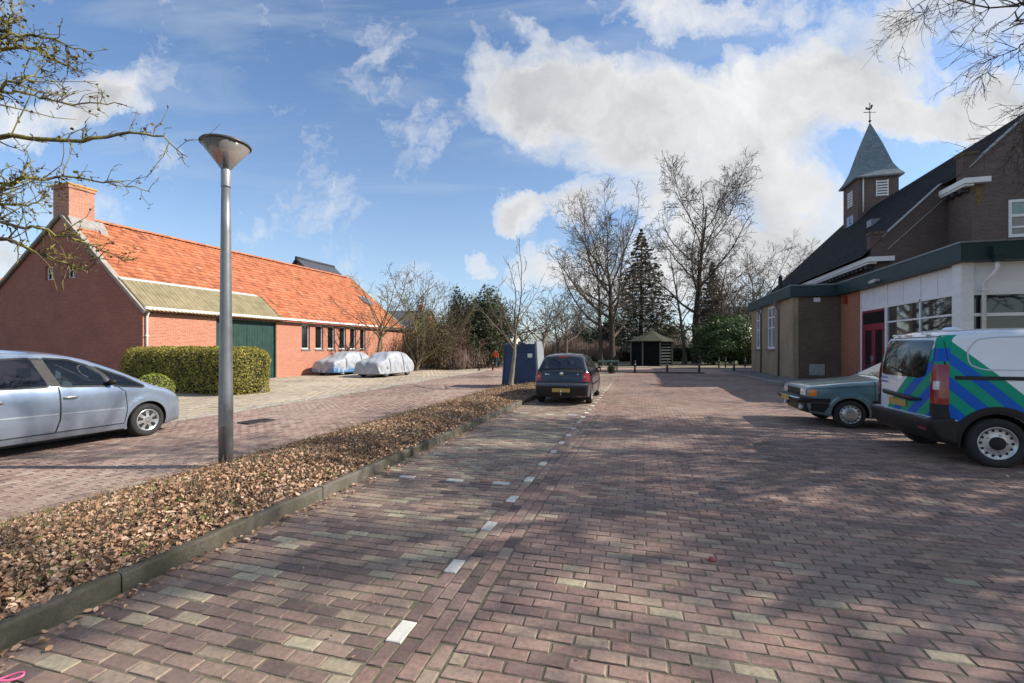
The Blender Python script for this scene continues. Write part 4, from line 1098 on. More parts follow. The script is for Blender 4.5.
mb = MB(); mb.lathe([(.052, 4.04), (.075, 4.07), (.30, 4.37), (.296, 4.372), (.07, 4.08)], 40, closed=True); mb.build('lamp_glass', m_lampglass, lamp)
mb = MB(); mb.lathe([(.001, 4.362), (.305, 4.366), (.312, 4.38), (.30, 4.40), (.2, 4.44), (.001, 4.462)], 40); mb.build('lamp_lid', mat('lamp_lid', (0.085, 0.075, 0.072), 0.45, metal=0.3), lamp)
MB().lathe([(.035, 4.05), (.035, 4.26), (.02, 4.28)], 12).build('bulb', mat('bulb_white', (0.75, 0.74, 0.70), 0.4), lamp)

# ------------------------------------------------------------------ blue recycling container
bn = thing('recycling_container', 'big dark blue recycling container with pale end beside the kerb tree', 'container', (-4.95, 19.5, 0.0), R(-1))
m_bblue = mat('container_blue', (0.010, 0.036, 0.105), 0.42, var=0.3, scale=1.6, dirt=0.25, dirtcol=(0.04, 0.06, 0.09))
mb = MB(); mb.prism([(-.72, .06), (.76, .06), (.66, 1.86), (-.52, 1.86), (-.70, 1.75)], 'y', -.65, .65)
bd = mb.build('body', m_bblue, bn, bevel=.03)
mb = MB(); mb.prism([(-.80, .02), (-.74, .02), (-.62, 1.9), (-.66, 1.9)], 'y', -.68, .68); mb.box(-.45, .45, -.665, -.648, .3, .42); mb.box(-.66, .6, -.67, -.648, 1.5, 1.53)
mb.build('panel', m_bblue, bn, bevel=.01)
mb = MB(); mb.prism([(-.63, .05), (.63, .05), (.63, 1.5), (.42, 1.88), (-.63, 1.88)], 'x', .0, .10, M=Matrix.Rotation(R(-3.2), 4, 'Y') @ Matrix.Translation((.75, 0, 0.05)))
mb.build('end_panel', mat('container_grey', (0.24, 0.27, 0.29), 0.5, var=.1, scale=2), bn, bevel=.02)
mb = MB(); mb.box(-.5, .1, .66, .66, 0, 0) if False else None
mb = MB(); mb.prism([(-.3, 1.0), (.5, 1.0), (.5, 1.45), (-.3, 1.45)], 'x', .0, .004, M=Matrix.Translation((.845, 0, 0)) @ Matrix.Rotation(R(-3.2), 4, 'Y'))
mb.build('yellow_sign', mat('sign_yellow', (0.62, 0.55, 0.10), 0.5), bn)
MB().box(.36, .56, -.664, -.652, 1.28, 1.45).build('sticker', m_whitepaint, bn)
mb = MB(); mb.lathe([(.16, 1.86), (.16, 1.95), (.12, 1.98)], 14, M=Matrix.Translation((-.1, 0, 0))); mb.build('lift_hook', m_bblue, bn)

# ------------------------------------------------------------------ octagonal park shelter
sh = thing('shelter', 'small octagonal dark timber shelter with mossy pointed roof', 'shelter', (1.15, 49.8, 0.0))
m_shboard = mat('shelter_board', (0.006, 0.011, 0.012), 0.8, var=0.35, scale=3, spec=.1)
m_post = mat('shelter_post', (0.15, 0.14, 0.12), 0.8, var=0.2, scale=4)
RC = 2.2; a0 = math.atan2(-49.8, -1.15) + PI/8
V8 = [(RC*math.cos(a0 + k*PI/4), RC*math.sin(a0+k*PI/4)) for k in range(8)]
for k in range(8):
    p0, p1 = Vector(V8[k-1]), Vector(V8[k]); d = (p1-p0).normalized(); n = Vector((d.y, -d.x))
    if n.dot(p0) < 0: n = -n
    mb = MB(); slat = (k in (1,)); nb = 8 if slat else 12
    for i in range(nb):
        z0 = .05 + i*2.4/nb; z1 = z0 + 2.4/nb*(.96 if not slat else .22)
        q = [p0+d*.08, p1-d*.08, p1-d*.08+n*(-.04-.006*(i % 2)), p0+d*.08+n*(-.04-.006*(i % 2))]
        mb.prism([(v.x, v.y) for v in q], 'z', z0, z1)
    mb.build('slat_wall' if slat else 'wall', m_shboard if not slat else mat('slat_pale', (0.10, 0.11, 0.10), 0.7), sh)
if True:
    k = 1; p0, p1 = Vector(V8[k-1])*.96, Vector(V8[k])*.96
    MB().prism([(p0.x, p0.y), (p1.x, p1.y), (p1.x*.98, p1.y*.98), (p0.x*.98, p0.y*.98)], 'z', .05, 2.4).build('inner_wall', m_shboard, sh)
for v in V8:
    MB().box(v[0]-.07, v[0]+.07, v[1]-.07, v[1]+.07, 0, 2.5).build('post', m_post, sh)
mb = MB(); rv = [(x*1.16, y*1.16, 2.42) for x, y in V8]; rt = [(x*1.16, y*1.16, 2.52) for x, y in V8]
mid = [(x*.5, y*.5, 3.12) for x, y in V8]
mb.add(rv+rt+mid+[(0, 0, 3.75)], [tuple(range(7, -1, -1))] + [(k, (k+1) % 8, 8+(k+1) % 8, 8+k) for k in range(8)] + [(8+k, 8+(k+1) % 8, 16+(k+1) % 8, 16+k) for k in range(8)] + [(16+k, 16+(k+1) % 8, 24) for k in range(8)])
mb.build('roof', mat('mossy_roof', (0.034, 0.036, 0.020), 0.95, var=0.35, scale=2.5, dirt=0.5, dirtcol=(0.055, 0.05, 0.034), bump=.01), sh)
MB().lathe([(.07, 3.68), (.05, 3.85), (.001, 3.95)], 8).build('finial', m_post, sh)

# ------------------------------------------------------------------ bollards along the end of the car park
m_boll = mat('bollard_black', (0.018, 0.018, 0.02), 0.5, var=.2)
def bollard(x, y, h, label, group, first=[None]):
    if first[0] is None:
        b = thing('bollard', label, 'bollard', (x, y, 0), 0, group)
        MB().lathe([(.065, -.05), (.065, .70), (.05, .74), (.05, .77), (.066, .80), (.062, .86), (.03, .89), (.001, .895)], 14).build('post', m_boll, b)
        MB().lathe([(.068, .60), (.068, .66)], 14).build('band', mat('band_grey', (0.25, .25, .25), .5), b)
        first[0] = b
    else:
        b = copy_tree(first[0]); b.location = (x, y, 0); b['label'] = label; b['group'] = group
    b.scale = (1, 1, h/.89)
    return b
GB = 'black bollards across the end of the car park'
bollard(-1.95, 32.4, .86, 'black bollard just right of the parked dark hatchback', GB)
bollard(-.33, 32.8, .86, 'black bollard in front of the left edge of the shelter', GB)
bollard(1.82, 33.3, .86, 'black bollard in front of the right side of the shelter', GB)
bollard(3.96, 33.9, .86, 'black bollard in front of the thick bare trunk right of the shelter', GB)
bollard(6.55, 36.0, .84, 'black bollard beside the far end of the hall pavement', GB)
bollard(7.0, 45.5, .9, 'far small bollard before the round laurel bush, left one of two', GB)
bollard(7.6, 45.7, .9, 'far small bollard before the round laurel bush, right one of two', GB)
bollard(9.4, 46.5, .9, 'far small bollard near the hall corner at the path', GB)
bollard(-11.9, 33.0, .84, 'black bollard at the road end, left of the person in orange', GB)
bollard(-11.0, 33.6, .84, 'black bollard at the road end, right of the person in orange', GB)
# low green rail near the hatchback
gr = thing('rail_barrier', 'low green rail barrier on two posts behind the hatchback', 'barrier', (-2.2, 33.9, 0))
mb = MB(); mb.box(-.75, .75, -.03, .03, .72, .86); mb.build('rail', mat('rail_green', (0.10, 0.20, 0.13), .5), gr)
for x in (-.6, .6): MB().box(x-.04, x+.04, .031, .11, 0, .84).build('post', m_boll, gr)

# ------------------------------------------------------------------ a person walking away down the road
def skin_mesh(name, verts, edges, radii, mats, sub=2, root=0):
    me = bpy.data.meshes.new(name); me.from_pydata(verts, edges, [])
    o = bpy.data.objects.new(name, me); COL.objects.link(o)
    md = o.modifiers.new('skin', 'SKIN'); md.use_smooth_shade = True
    for i, r in enumerate(radii):
        sv_ = me.skin_vertices[0].data[i]
        sv_.radius = (r, r) if not isinstance(r, tuple) else r
        sv_.use_root = (i == root)
    s = o.modifiers.new('sub', 'SUBSURF'); s.levels = sub; s.render_levels = sub
    dg = bpy.context.evaluated_depsgraph_get()
    m2 = bpy.data.meshes.new_from_object(o.evaluated_get(dg))
    bpy.data.objects.remove(o); bpy.data.meshes.remove(me)
    m2.name = name
    m2.polygons.foreach_set('use_smooth', np.ones(len(m2.polygons), dtype=bool))
    return m2
pr = thing('person', 'person in an orange jacket and dark trousers walking down the road', 'person', (-12.4, 38.6, 0.0), R(95))
J = {'pel': (0, 0, .95), 'sp': (0.02, 0, 1.15), 'ch': (0.02, 0, 1.34), 'nk': (0.03, 0, 1.49), 'hd': (0.05, 0, 1.60), 'ht': (0.05, 0, 1.70)}
vs = [J['pel'], J['sp'], J['ch'], J['nk'], J['hd'], J['ht'],
      (0, .19, 1.40), (-.06, .25, 1.14), (.06, .24, .92), (.09, .235, .84),
      (0, -.19, 1.40), (.03, -.25, 1.14), (.20, -.23, .95), (.26, -.225, .88),
      (0, .095, .90), (.13, .10, .50), (.20, .10, .09), (.30, .11, .035),
      (0, -.095, .90), (.02, -.10, .49), (-.22, -.10, .12), (-.13, -.105, .035)]
es = [(0, 1), (1, 2), (2, 3), (3, 4), (4, 5), (2, 6), (6, 7), (7, 8), (8, 9), (2, 10), (10, 11), (11, 12), (12, 13), (0, 14), (14, 15), (15, 16), (16, 17), (0, 18), (18, 19), (19, 20), (20, 21)]
rd = [.12, .12, .13, .055, .095, .07, .06, .045, .033, .03, .06, .045, .033, .03, .085, .06, .042, .035, .085, .06, .042, .035]
link_mesh('body', skin_mesh('body', vs, es, rd, None), mat('skin', (0.55, 0.34, 0.26), .6), pr)
vs2 = [(0, 0, .88), (0.02, 0, 1.15), (0.02, 0, 1.34), (.03, 0, 1.46), (0, .2, 1.40), (-.06, .26, 1.14), (.05, .245, .95), (0, -.2, 1.40), (.03, -.26, 1.14), (.18, -.235, .975)]
link_mesh('jacket', skin_mesh('jacket', vs2, [(0, 1), (1, 2), (2, 3), (2, 4), (4, 5), (5, 6), (2, 7), (7, 8), (8, 9)], [.17, .165, .18, .08, .085, .07, .055, .085, .07, .055], None), mat('jacket_orange', (0.72, 0.13, 0.035), .7, var=.15), pr)
vs3 = [(0, 0, .92), (0, .095, .86), (.13, .10, .50), (.195, .10, .12), (0, -.095, .86), (.02, -.10, .49), (-.2, -.10, .15)]
link_mesh('trousers', skin_mesh('trousers', vs3, [(0, 1), (1, 2), (2, 3), (0, 4), (4, 5), (5, 6)], [.14, .105, .078, .065, .105, .078, .065], None), mat('trousers_dark', (0.05, 0.065, 0.10), .8), pr)
for (a, b) in (((.18, .10, .04), (.34, .11, .035)), ((-.235, -.10, .10), (-.10, -.105, .035))):
    link_mesh('shoe', skin_mesh('shoe', [a, tuple((Vector(a)+Vector(b))/2), b], [(0, 1), (1, 2)], [.05, .045, .04], None), mat('shoe_dark', (.03, .03, .03), .6), pr)
link_mesh('hair', skin_mesh('hair', [(.02, 0, 1.58), (.03, 0, 1.66), (.05, 0, 1.71)], [(0, 1), (1, 2)], [.095, .105, .07], None), mat('hair_brown', (.08, .05, .03), .8), pr)

# ------------------------------------------------------------------ far houses, half hidden by the trees
def far_house(name, label, loc, rz, w, d, eave, ridge, mw, mr, wins=3):
    h = thing(name, label, 'house', loc, rz)
    mb = MB(); mb.prism([(-d/2, 0), (d/2, 0), (d/2, eave), (0, ridge-.12), (-d/2, eave)], 'x', -w/2, w/2); mb.build('wall', mw, h)
    mb = MB(); k = (ridge-eave)/(d/2); e = .4
    mb.prism([(-d/2-e, eave-k*e), (0, ridge), (d/2+e, eave-k*e), (d/2+e, eave-k*e+.16), (0, ridge+.18), (-d/2-e, eave-k*e+.16)], 'x', -w/2-.25, w/2+.25); rf = mb.build('roof', mr, h)
    MB().box(w*.22, w*.22+.7, -.35, .35, ridge-.5, ridge+1.0).build('chimney', m_hb_gab, rf)
    for k in range(wins):
        x = -w/2 + w*(k+.5)/wins
        for z in ([1.0, 3.6] if eave > 4.6 else [1.0]):
            fr = MB().box(x-.6, x+.6, -d/2-.05, -d/2-.003, z, z+1.3).build('window', m_whitepaint, h)
            MB().box(x-.5, x+.5, -d/2-.06, -d/2-.052, z+.1, z+1.2).build('pane', m_glass, fr)
    return h
m_render = mat('pale_render', (0.62, 0.58, 0.52), .85, var=.08, scale=1)
m_roofgrey = mat('far_roof_grey', (0.085, 0.09, 0.10), .7, var=.25, scale=2)
m_roofred = mat('far_roof_red', (0.26, 0.10, 0.06), .8, var=.25, scale=2)
far_house('far_house', 'grey roofed house showing behind the bare trees past the farmhouse', (-32.5, 60, 0), R(8), 6.5, 8, 4.6, 7.2, m_b_tan if False else m_hb_gab, m_roofgrey)
far_house('far_house', 'white walled house behind the person in the orange jacket', (-22, 66, 0), R(-4), 8, 6, 3.0, 4.6, m_render, m_roofgrey)
far_house('far_house', 'white rendered house behind the many stemmed trees near the hall', (17.5, 92, 0), R(-12), 13, 9, 5.6, 9.4, m_render, m_roofgrey)
far_house('far_house', 'small red roofed house at the far left behind the farmhouse', (-62, 34, 0), R(75), 12, 8, 4.4, 8.8, m_hb_gab, mat('far_roof_orange', (0.45, 0.2, 0.08), .8))
# ------------------------------------------------------------------ vehicles
from mathutils.geometry import delaunay_2d_cdt

def dense(poly, step, closed=True):
    out = []; n = len(poly)
    for i in range(n if closed else n-1):
        a = np.array(poly[i], float); b = np.array(poly[(i+1) % n], float)
        m = max(1, int(round(np.linalg.norm((b-a)[:2])/step)))
        for k in range(m): out.append(a + (b-a)*k/m)
    if not closed: out.append(np.array(poly[-1], float))
    return np.array(out)

def rounded(poly, r=0.08, n=5, closed=True):
    """round every corner of a polyline (points may carry extra values)"""
    out = []; N = len(poly)
    for i in range(N):
        p = np.array(poly[i], float)
        if not closed and i in (0, N-1): out.append(p); continue
        a = np.array(poly[i-1], float); b = np.array(poly[(i+1) % N], float)
        la = np.linalg.norm((a-p)[:2]); lb = np.linalg.norm((b-p)[:2])
        ra = min(r, la*.45); rb = min(r, lb*.45)
        p0 = p + (a-p)*ra/max(la, 1e-6); p1 = p + (b-p)*rb/max(lb, 1e-6)
        for k in range(n+1):
            t = k/n; out.append(p0*(1-t)**2 + p*2*t*(1-t) + p1*t*t)
    return out

def inside(poly, P):
    x, y = P[:, 0], P[:, 1]; c = np.zeros(len(P), bool); n = len(poly); j = n-1
    for i in range(n):
        xi, yi = poly[i][0], poly[i][1]; xj, yj = poly[j][0], poly[j][1]
        cond = ((yi > y) != (yj > y)) & (x < (xj-xi)*(y-yi)/((yj-yi) if abs(yj-yi) > 1e-12 else 1e-12) + xi)
        c ^= cond; j = i
    return c

def cdt(poly, pts, extra=None):
    n = len(poly)
    V = [Vector((float(p[0]), float(p[1]))) for p in poly] + [Vector((float(p[0]), float(p[1]))) for p in pts]
    E = [(i, (i+1) % n) for i in range(n)]
    for pl in (extra or []):
        b = len(V); k = len(pl); V += [Vector((float(p[0]), float(p[1]))) for p in pl]; E += [(b+i, b+(i+1) % k) for i in range(k)]
    r = delaunay_2d_cdt(V, E, [], 1, 1e-5)
    return r[0], r[2]

class Body:
    """a solid whose outline in side view is `poly` [(x, z, r, kind)] and whose half width is W(x, z), rounded off by r at the outline"""
    def __init__(s, poly, Wf, crown=0.03, step=0.035, grid=0.05, across=14, dark=1, cuts=(), endcuts=()):
        P = dense(poly, step); s.P = P
        rmask = P[:, 2] > 0
        EP = P[rmask][:, :2]; ER = P[rmask][:, 2]
        def drop(Q):
            Q = np.asarray(Q, float)
            out = np.zeros(len(Q))
            for c in range(0, len(Q), 2000):
                q = Q[c:c+2000]
                d = np.linalg.norm(q[:, None] - EP[None], axis=2)/ER[None]
                k = d.argmin(1); dn = np.clip(d[np.arange(len(q)), k], 0, 1); r = ER[k]
                out[c:c+2000] = r*(1-np.sqrt(np.clip(1-(1-dn)**2, 0, 1)))
            return out
        s.W = lambda Q: np.maximum(Wf(np.asarray(Q)[:, 0], np.asarray(Q)[:, 1]) - drop(Q), 0.02)
        # interior points: rounded shoulders plus a grid
        n = len(P)
        tg = np.roll(P[:, :2], -1, 0) - np.roll(P[:, :2], 1, 0)
        area = 0.5*np.sum(P[:, 0]*np.roll(P[:, 1], -1) - np.roll(P[:, 0], -1)*P[:, 1])
        nrm = np.stack([tg[:, 1], -tg[:, 0]], -1)*(1 if area > 0 else -1)
        nrm /= np.linalg.norm(nrm, axis=1)[:, None] + 1e-9
        s.nrm = nrm
        pts = []
        for ph in (70, 50, 32, 15):
            d = P[:, 2]*(1-math.sin(R(ph)))
            k = P[:, 2] > 0
            pts.append((P[:, :2] - nrm*d[:, None])[k])
        gx = np.arange(P[:, 0].min(), P[:, 0].max(), grid); gz = np.arange(P[:, 1].min(), P[:, 1].max(), grid)
        G = np.stack(np.meshgrid(gx, gz), -1).reshape(-1, 2)
        dd = np.min(np.linalg.norm(G[:, None] - P[None, :, :2], axis=2)/np.maximum(P[None, :, 2], 0.03), axis=1)
        pts.append(G[dd > 0.95])
        pts = np.concatenate(pts); pts = pts[inside(P, pts)]
        md = np.min(np.linalg.norm(pts[:, None] - P[None, :, :2], axis=2), axis=1); pts = pts[md > 0.003]
        cutp = [dense([tuple(q[:2]) for q in c], .05) for c in cuts]
        for c in cutp:
            md = np.min(np.linalg.norm(pts[:, None] - c[None], axis=2), axis=1); pts = pts[md > .012]
        V2, T = cdt(P, pts, cutp)
        Q = np.array([(v.x, v.y) for v in V2]); w = s.W(Q)
        nv = len(Q)
        V = [(q[0], -a, q[1]) for q, a in zip(Q, w)] + [(q[0], a, q[1]) for q, a in zip(Q, w)]
        F = []; M = []; hole = []
        cen = np.array([Q[list(t)].mean(0) for t in T]); inh = np.zeros(len(T), bool)
        for c in cutp: inh |= inside(c, cen)
        for t, ih in zip(T, inh):
            hole += [ih, ih]
            a, b, c = t
            ar = (Q[b][0]-Q[a][0])*(Q[c][1]-Q[a][1]) - (Q[c][0]-Q[a][0])*(Q[b][1]-Q[a][1])
            if ar < 0: b, c = c, b
            F.append((a, b, c)); F.append((nv+a, nv+c, nv+b)); M += [0, 0]
        # band across the car along the outline
        wE = s.W(P[:, :2]); ring = {}
        k2 = {}
        for i in range(n):
            best = None
            d = np.abs(Q - P[i, :2]).sum(1); k2[i] = int(d.argmin())
        rows = []
        for i in range(n):
            row = [k2[i]]
            for k in range(1, across):
                t = -1 + 2*k/across
                cr = crown*(1-t*t) if P[i, 2] > 0 else 0.0
                # at the nose and tail the band bulges in plan as well
                V.append((P[i, 0] + nrm[i, 0]*cr, t*wE[i], P[i, 1] + nrm[i, 1]*cr)); row.append(len(V)-1)
            row.append(nv + k2[i]); rows.append(row)
        ccw = area > 0
        for i in range(n):
            a, b = rows[i], rows[(i+1) % n]
            mi = 0 if (P[i, 2] > 0 and P[(i+1) % n, 2] > 0) else 1
            for k in range(across):
                f = (a[k], a[k+1], b[k+1], b[k]) 
                F.append(f if ccw else f[::-1]); M.append(mi)
                cx, cy, cz = np.mean([V[q] for q in f], axis=0)
                hole.append(any(nrm[i, 0]*sg > 0 and bool(inside(pl, np.array([[cy, cz]]))[0]) for sg, pl in endcuts))
        s.V, s.F, s.M, s.hole = V, F, M, hole
        s.bvh = BVHTree.FromPolygons([Vector(v) for v in V], F)
    def build(s, name, mats, parent):
        me = bpy.data.meshes.new(name); me.from_pydata(s.V, [], [f for f, h in zip(s.F, s.hole) if not h])
        me.polygons.foreach_set('material_index', [m for m, h in zip(s.M, s.hole) if not h]); me.update()
        bm = bmesh.new(); bm.from_mesh(me); bmesh.ops.delete(bm, geom=[v for v in bm.verts if not v.link_faces], context='VERTS'); bmesh.ops.recalc_face_normals(bm, faces=bm.faces); bm.to_mesh(me); bm.free()
        me.polygons.foreach_set('use_smooth', np.ones(len(me.polygons), dtype=bool))
        try: me.set_sharp_from_angle(angle=R(40))
        except Exception: pass
        return link_mesh(name, me, mats, parent)
    def patch(s, name, poly, axis, sign, m, parent, eps=0.004, cell=0.05, rim=0.0, label=None):
        """a skin laid on the body inside poly; axis 'y' (side, poly x,z) or 'x' (end, poly y,z) or 'z' (top, poly x,y)"""
        polys = poly if isinstance(poly[0][0], (list, tuple, np.ndarray)) else [poly]
        VV = []; FF = []
        for pl in polys:
            D = dense(pl, cell)
            G = np.stack(np.meshgrid(np.arange(D[:, 0].min(), D[:, 0].max(), cell), np.arange(D[:, 1].min(), D[:, 1].max(), cell)), -1).reshape(-1, 2)
            G = G[inside(D, G)] if len(G) else G
            if len(G):
                md = np.min(np.linalg.norm(G[:, None] - D[None, :, :2], axis=2), axis=1); G = G[md > cell*.4]
            V2, T = cdt(D, G)
            pos = []
            for v in V2:
                if axis == 'y': o_ = Vector((v.x, sign*4, v.y)); dr = Vector((0, -sign, 0))
                elif axis == 'x': o_ = Vector((sign*8, v.x, v.y)); dr = Vector((-sign, 0, 0))
                else: o_ = Vector((v.x, v.y, 5)); dr = Vector((0, 0, -1))
                h = s.bvh.ray_cast(o_, dr)
                pos.append(None if h[0] is None else (h[0] + (h[1] if h[1].dot(dr) < 0 else -h[1])*eps))
            b = len(VV); keep = {}
            for i, p in enumerate(pos):
                if p is not None: keep[i] = len(VV); VV.append(tuple(p))
            for t in T:
                if all(k in keep for k in t) and max((Vector(VV[keep[t[0]]])-Vector(VV[keep[t[1]]])).length, (Vector(VV[keep[t[1]]])-Vector(VV[keep[t[2]]])).length, (Vector(VV[keep[t[2]]])-Vector(VV[keep[t[0]]])).length) < max(.14, cell*3.2):
                    a, b_, c = (keep[k] for k in t)
                    nn = (Vector(VV[b_])-Vector(VV[a])).cross(Vector(VV[c])-Vector(VV[a]))
                    want = Vector((0, sign, 0)) if axis == 'y' else (Vector((sign, 0, 0)) if axis == 'x' else Vector((0, 0, 1)))
                    if nn.dot(want) < 0: b_, c = c, b_
                    FF.append((a, b_, c))
        me = bpy.data.meshes.new(name); me.from_pydata(VV, [], FF); me.update()
        me.polygons.foreach_set('use_smooth', np.ones(len(me.polygons), dtype=bool))
        o = link_mesh(name, me, m, parent)
        if label: o['label'] = label
        return o

def grow_poly(poly, d):
    c = np.mean(np.array(poly)[:, :2], 0); out = []
    n = len(poly)
    ar = sum(poly[i][0]*poly[(i+1) % n][1]-poly[(i+1) % n][0]*poly[i][1] for i in range(n))
    for i in range(n):
        p0, p1, p2 = (np.array(poly[(i+k) % n][:2], float) for k in (-1, 0, 1))
        a = (p1-p0)/(np.linalg.norm(p1-p0)+1e-9); b = (p2-p1)/(np.linalg.norm(p2-p1)+1e-9)
        na = np.array([a[1], -a[0]]); nb = np.array([b[1], -b[0]])
        if ar < 0: na, nb = -na, -nb
        q = (na+nb)/(1+max(-.4, float(na@nb)))
        out.append(tuple(p1+q*d))
    return out

def line_poly(pts, w):
    P = [np.array(p, float) for p in pts]; L = []; Rr = []
    for i, p in enumerate(P):
        t = P[min(i+1, len(P)-1)] - P[max(i-1, 0)]; t /= np.linalg.norm(t)+1e-9
        n = np.array([-t[1], t[0]])*w/2
        L.append(tuple(p+n)); Rr.append(tuple(p-n))
    return L + Rr[::-1]

def arch(cx, cz, r, base, n=18, kind=0):
    """points of a wheel arch from the rear side to the front side, with r<=0 marking it as not rounded"""
    out = []
    a0 = math.asin(max(-1, min(1, (base-cz)/r)))
    for k in range(n+1):
        a = PI - a0 + (a0 - (PI - a0))*k/n
        out.append((cx + r*math.cos(a), cz + r*math.sin(a), -1.0 if 0 < k < n else -1.0))
    return out

m_tyre = mat('tyre', (0.018, 0.018, 0.019), 0.85, var=.2, scale=9, bump=.002, dirt=.35, dirtcol=(.06, .055, .05))
m_black = mat('black_plastic', (0.013, 0.013, 0.014), 0.55, var=.15, scale=8, spec=.35)
m_well = mat('wheel_well', (0.008, 0.008, 0.008), 0.9)
m_silver = mat('alloy_silver', (0.52, 0.53, 0.54), 0.32, metal=.75, var=.08, scale=5, dirt=.15, dirtcol=(.2, .19, .17))
m_chrome = mat('chrome', (0.7, 0.7, 0.7), 0.12, metal=1.0)
m_dark_slot = mat('dark_slot', (0.012, 0.012, 0.012), 0.8)
m_carglass = mat('car_glass', (0.015, 0.019, 0.021), 0.03, spec=.9, ior=1.75, var=.1)
m_plate = mat('plate_yellow', (0.42, 0.29, 0.06), .5, var=.12, scale=12)
m_redlens = mat('red_lens', (0.27, 0.008, 0.011), .12, coat=.6, var=.2, scale=14)
m_clearlens = mat('clear_lens', (0.55, 0.57, 0.58), .1, coat=.6, var=.25, scale=16)
m_amber = mat('amber_lens', (0.85, 0.22, 0.01), .15, coat=.5, var=.1)

def paint(name, col, rough=.28, metal=.0, coat=1.0, flake=0.06, spec=.5):
    m, t, p = base_mat(name)
    tc = t.new('ShaderNodeTexCoord')
    n2 = t.noise(tc.outputs['Object'], 3.0, 5)
    c = t.mix(1.0, col, t.ramp(n2, [(.3, 1-flake*.6), (.7, 1+flake*.6)]), 'MULTIPLY')
    sep = t.new('ShaderNodeSeparateXYZ'); t.link(tc.outputs['Object'], sep.inputs[0])
    road = t.math('MULTIPLY', t.ramp(sep.outputs[2], [(.18, .55), (.55, 0.0)]), t.ramp(n2, [(.3, .3), (.7, 1.0)]))     # road dirt on the sills
    c = t.mix(road, c, (.16, .14, .12))
    t.link(c, p.inputs['Base Color'])
    t.link(t.math('ADD', t.math('MULTIPLY', n2, .12), rough-.05), p.inputs['Roughness'])
    p.inputs['Metallic'].default_value = metal; p.inputs['Coat Weight'].default_value = coat; p.inputs['Coat Roughness'].default_value = .05; p.inputs['Specular IOR Level'].default_value = spec
    return m

def wheel(parent, x, y, r, w, style, side):
    """side: -1 right (outer face towards -y), +1 left"""
    M = Matrix.Translation((x, y, r)) @ Matrix.Rotation(R(90)*(1 if side < 0 else -1), 4, 'X')
    rr = r*.66
    mb = MB()
    h = w/2
    mb.lathe([(rr, -h+.02), (rr+.01, -h), (r*.88, -h-.004), (r*.965, -h+.012), (r, -h+.035), (r, h-.035), (r*.965, h-.012), (r*.88, h+.004), (rr+.012, h), (rr, h-.02)], 44, M=M, closed=True)
    ty = mb.build('wheel', m_tyre, parent)
    mb = MB(); T = M @ Matrix.Translation((0, 0, h-.045))
    mb.lathe([(rr+.003, -.05), (rr+.003, .035), (rr-.012, .038), (rr-.022, .015), (rr*.80, .010 if style != 'cover' else .028), (rr*.45, .022 if style != 'cover' else .04), (.05, .03 if style != 'cover' else .045), (.001, .03 if style != 'cover' else .046)], 40, 0, T)
    def slot(a, r0, r1, wd0, wd1, dz=0.004):
        z = lambda q: float(np.interp(q, [0, .05, rr*.45, rr*.8, rr-.022, rr-.012], [.03, .03, .022, .010, .015, .038] if style != 'cover' else [.046, .045, .04, .028, .015, .038])) + dz
        ca, sa = math.cos(a), math.sin(a); P2 = []
        for q, wd in ((r0, -wd0), (r1, -wd1), (r1+.012, -wd1*.45), (r1+.012, wd1*.45), (r1, wd1), (r0, wd0), (r0-.008, wd0*.4), (r0-.008, -wd0*.4)):
            v = T @ Vector((q*ca - wd*sa, q*sa + wd*ca, z(q))); P2.append(v)
        mb.add(P2, [tuple(range(8)) if side != 0 else ()], 1)
    if style == 'alloy':
        for k in range(7): slot(2*PI*k/7+.2, rr*.44, rr*.82, rr*.075, rr*.20)
        for k in range(7): slot(2*PI*(k+.5)/7+.2, rr*.18, rr*.2, .008, .008)
    elif style == 'steel':
        for k in range(14): slot(2*PI*k/14, rr*.74, rr*.80, rr*.07, rr*.085)
        mb.lathe([(rr*.40, .024), (rr*.40, .04), (rr*.34, .05), (.001, .05)], 24, 1, T)
        for k in range(5):
            a = 2*PI*k/5; mb.lathe([(.013, .022), (.013, .038), (.001, .04)], 6, 0, T @ Matrix.Translation((rr*.52*math.cos(a), rr*.52*math.sin(a), 0)))
    elif style == 'cover':
        for k in range(14): slot(2*PI*k/14, rr*.76, rr*.88, rr*.05, rr*.075)
    else:
        for k in range(5): slot(2*PI*k/5+.3, rr*.40, rr*.82, rr*.10, rr*.26)
    mb.build('rim', [m_silver, m_dark_slot], ty)
    return ty

def two_sided(body, name, poly, m, parent, eps=.004, cell=.05, sides=(-1, 1), **k):
    return [body.patch(name, poly, 'y', s_, m, parent, eps, cell, **k) for s_ in sides]

def mirror_part(parent, x, y, z, side, m, mg):
    mb = MB(); M = Matrix.Translation((x, y + side*.09, z))
    mb.lathe([(.001, -.10), (.045, -.085), (.075, -.03), (.085, .03), (.07, .055), (.001, .06)], 16, M=M @ Matrix.Rotation(R(90), 4, 'Y') @ Matrix.Scale(.62, 4) @ Matrix.Scale(1.35, 4, (0, 1, 0)))
    mb.tube([(x+.02, y-side*.02, z-.05), (x+.02, y+side*.06, z-.03)], .022, 8)
    o = mb.build('mirror', m, parent)
    return o

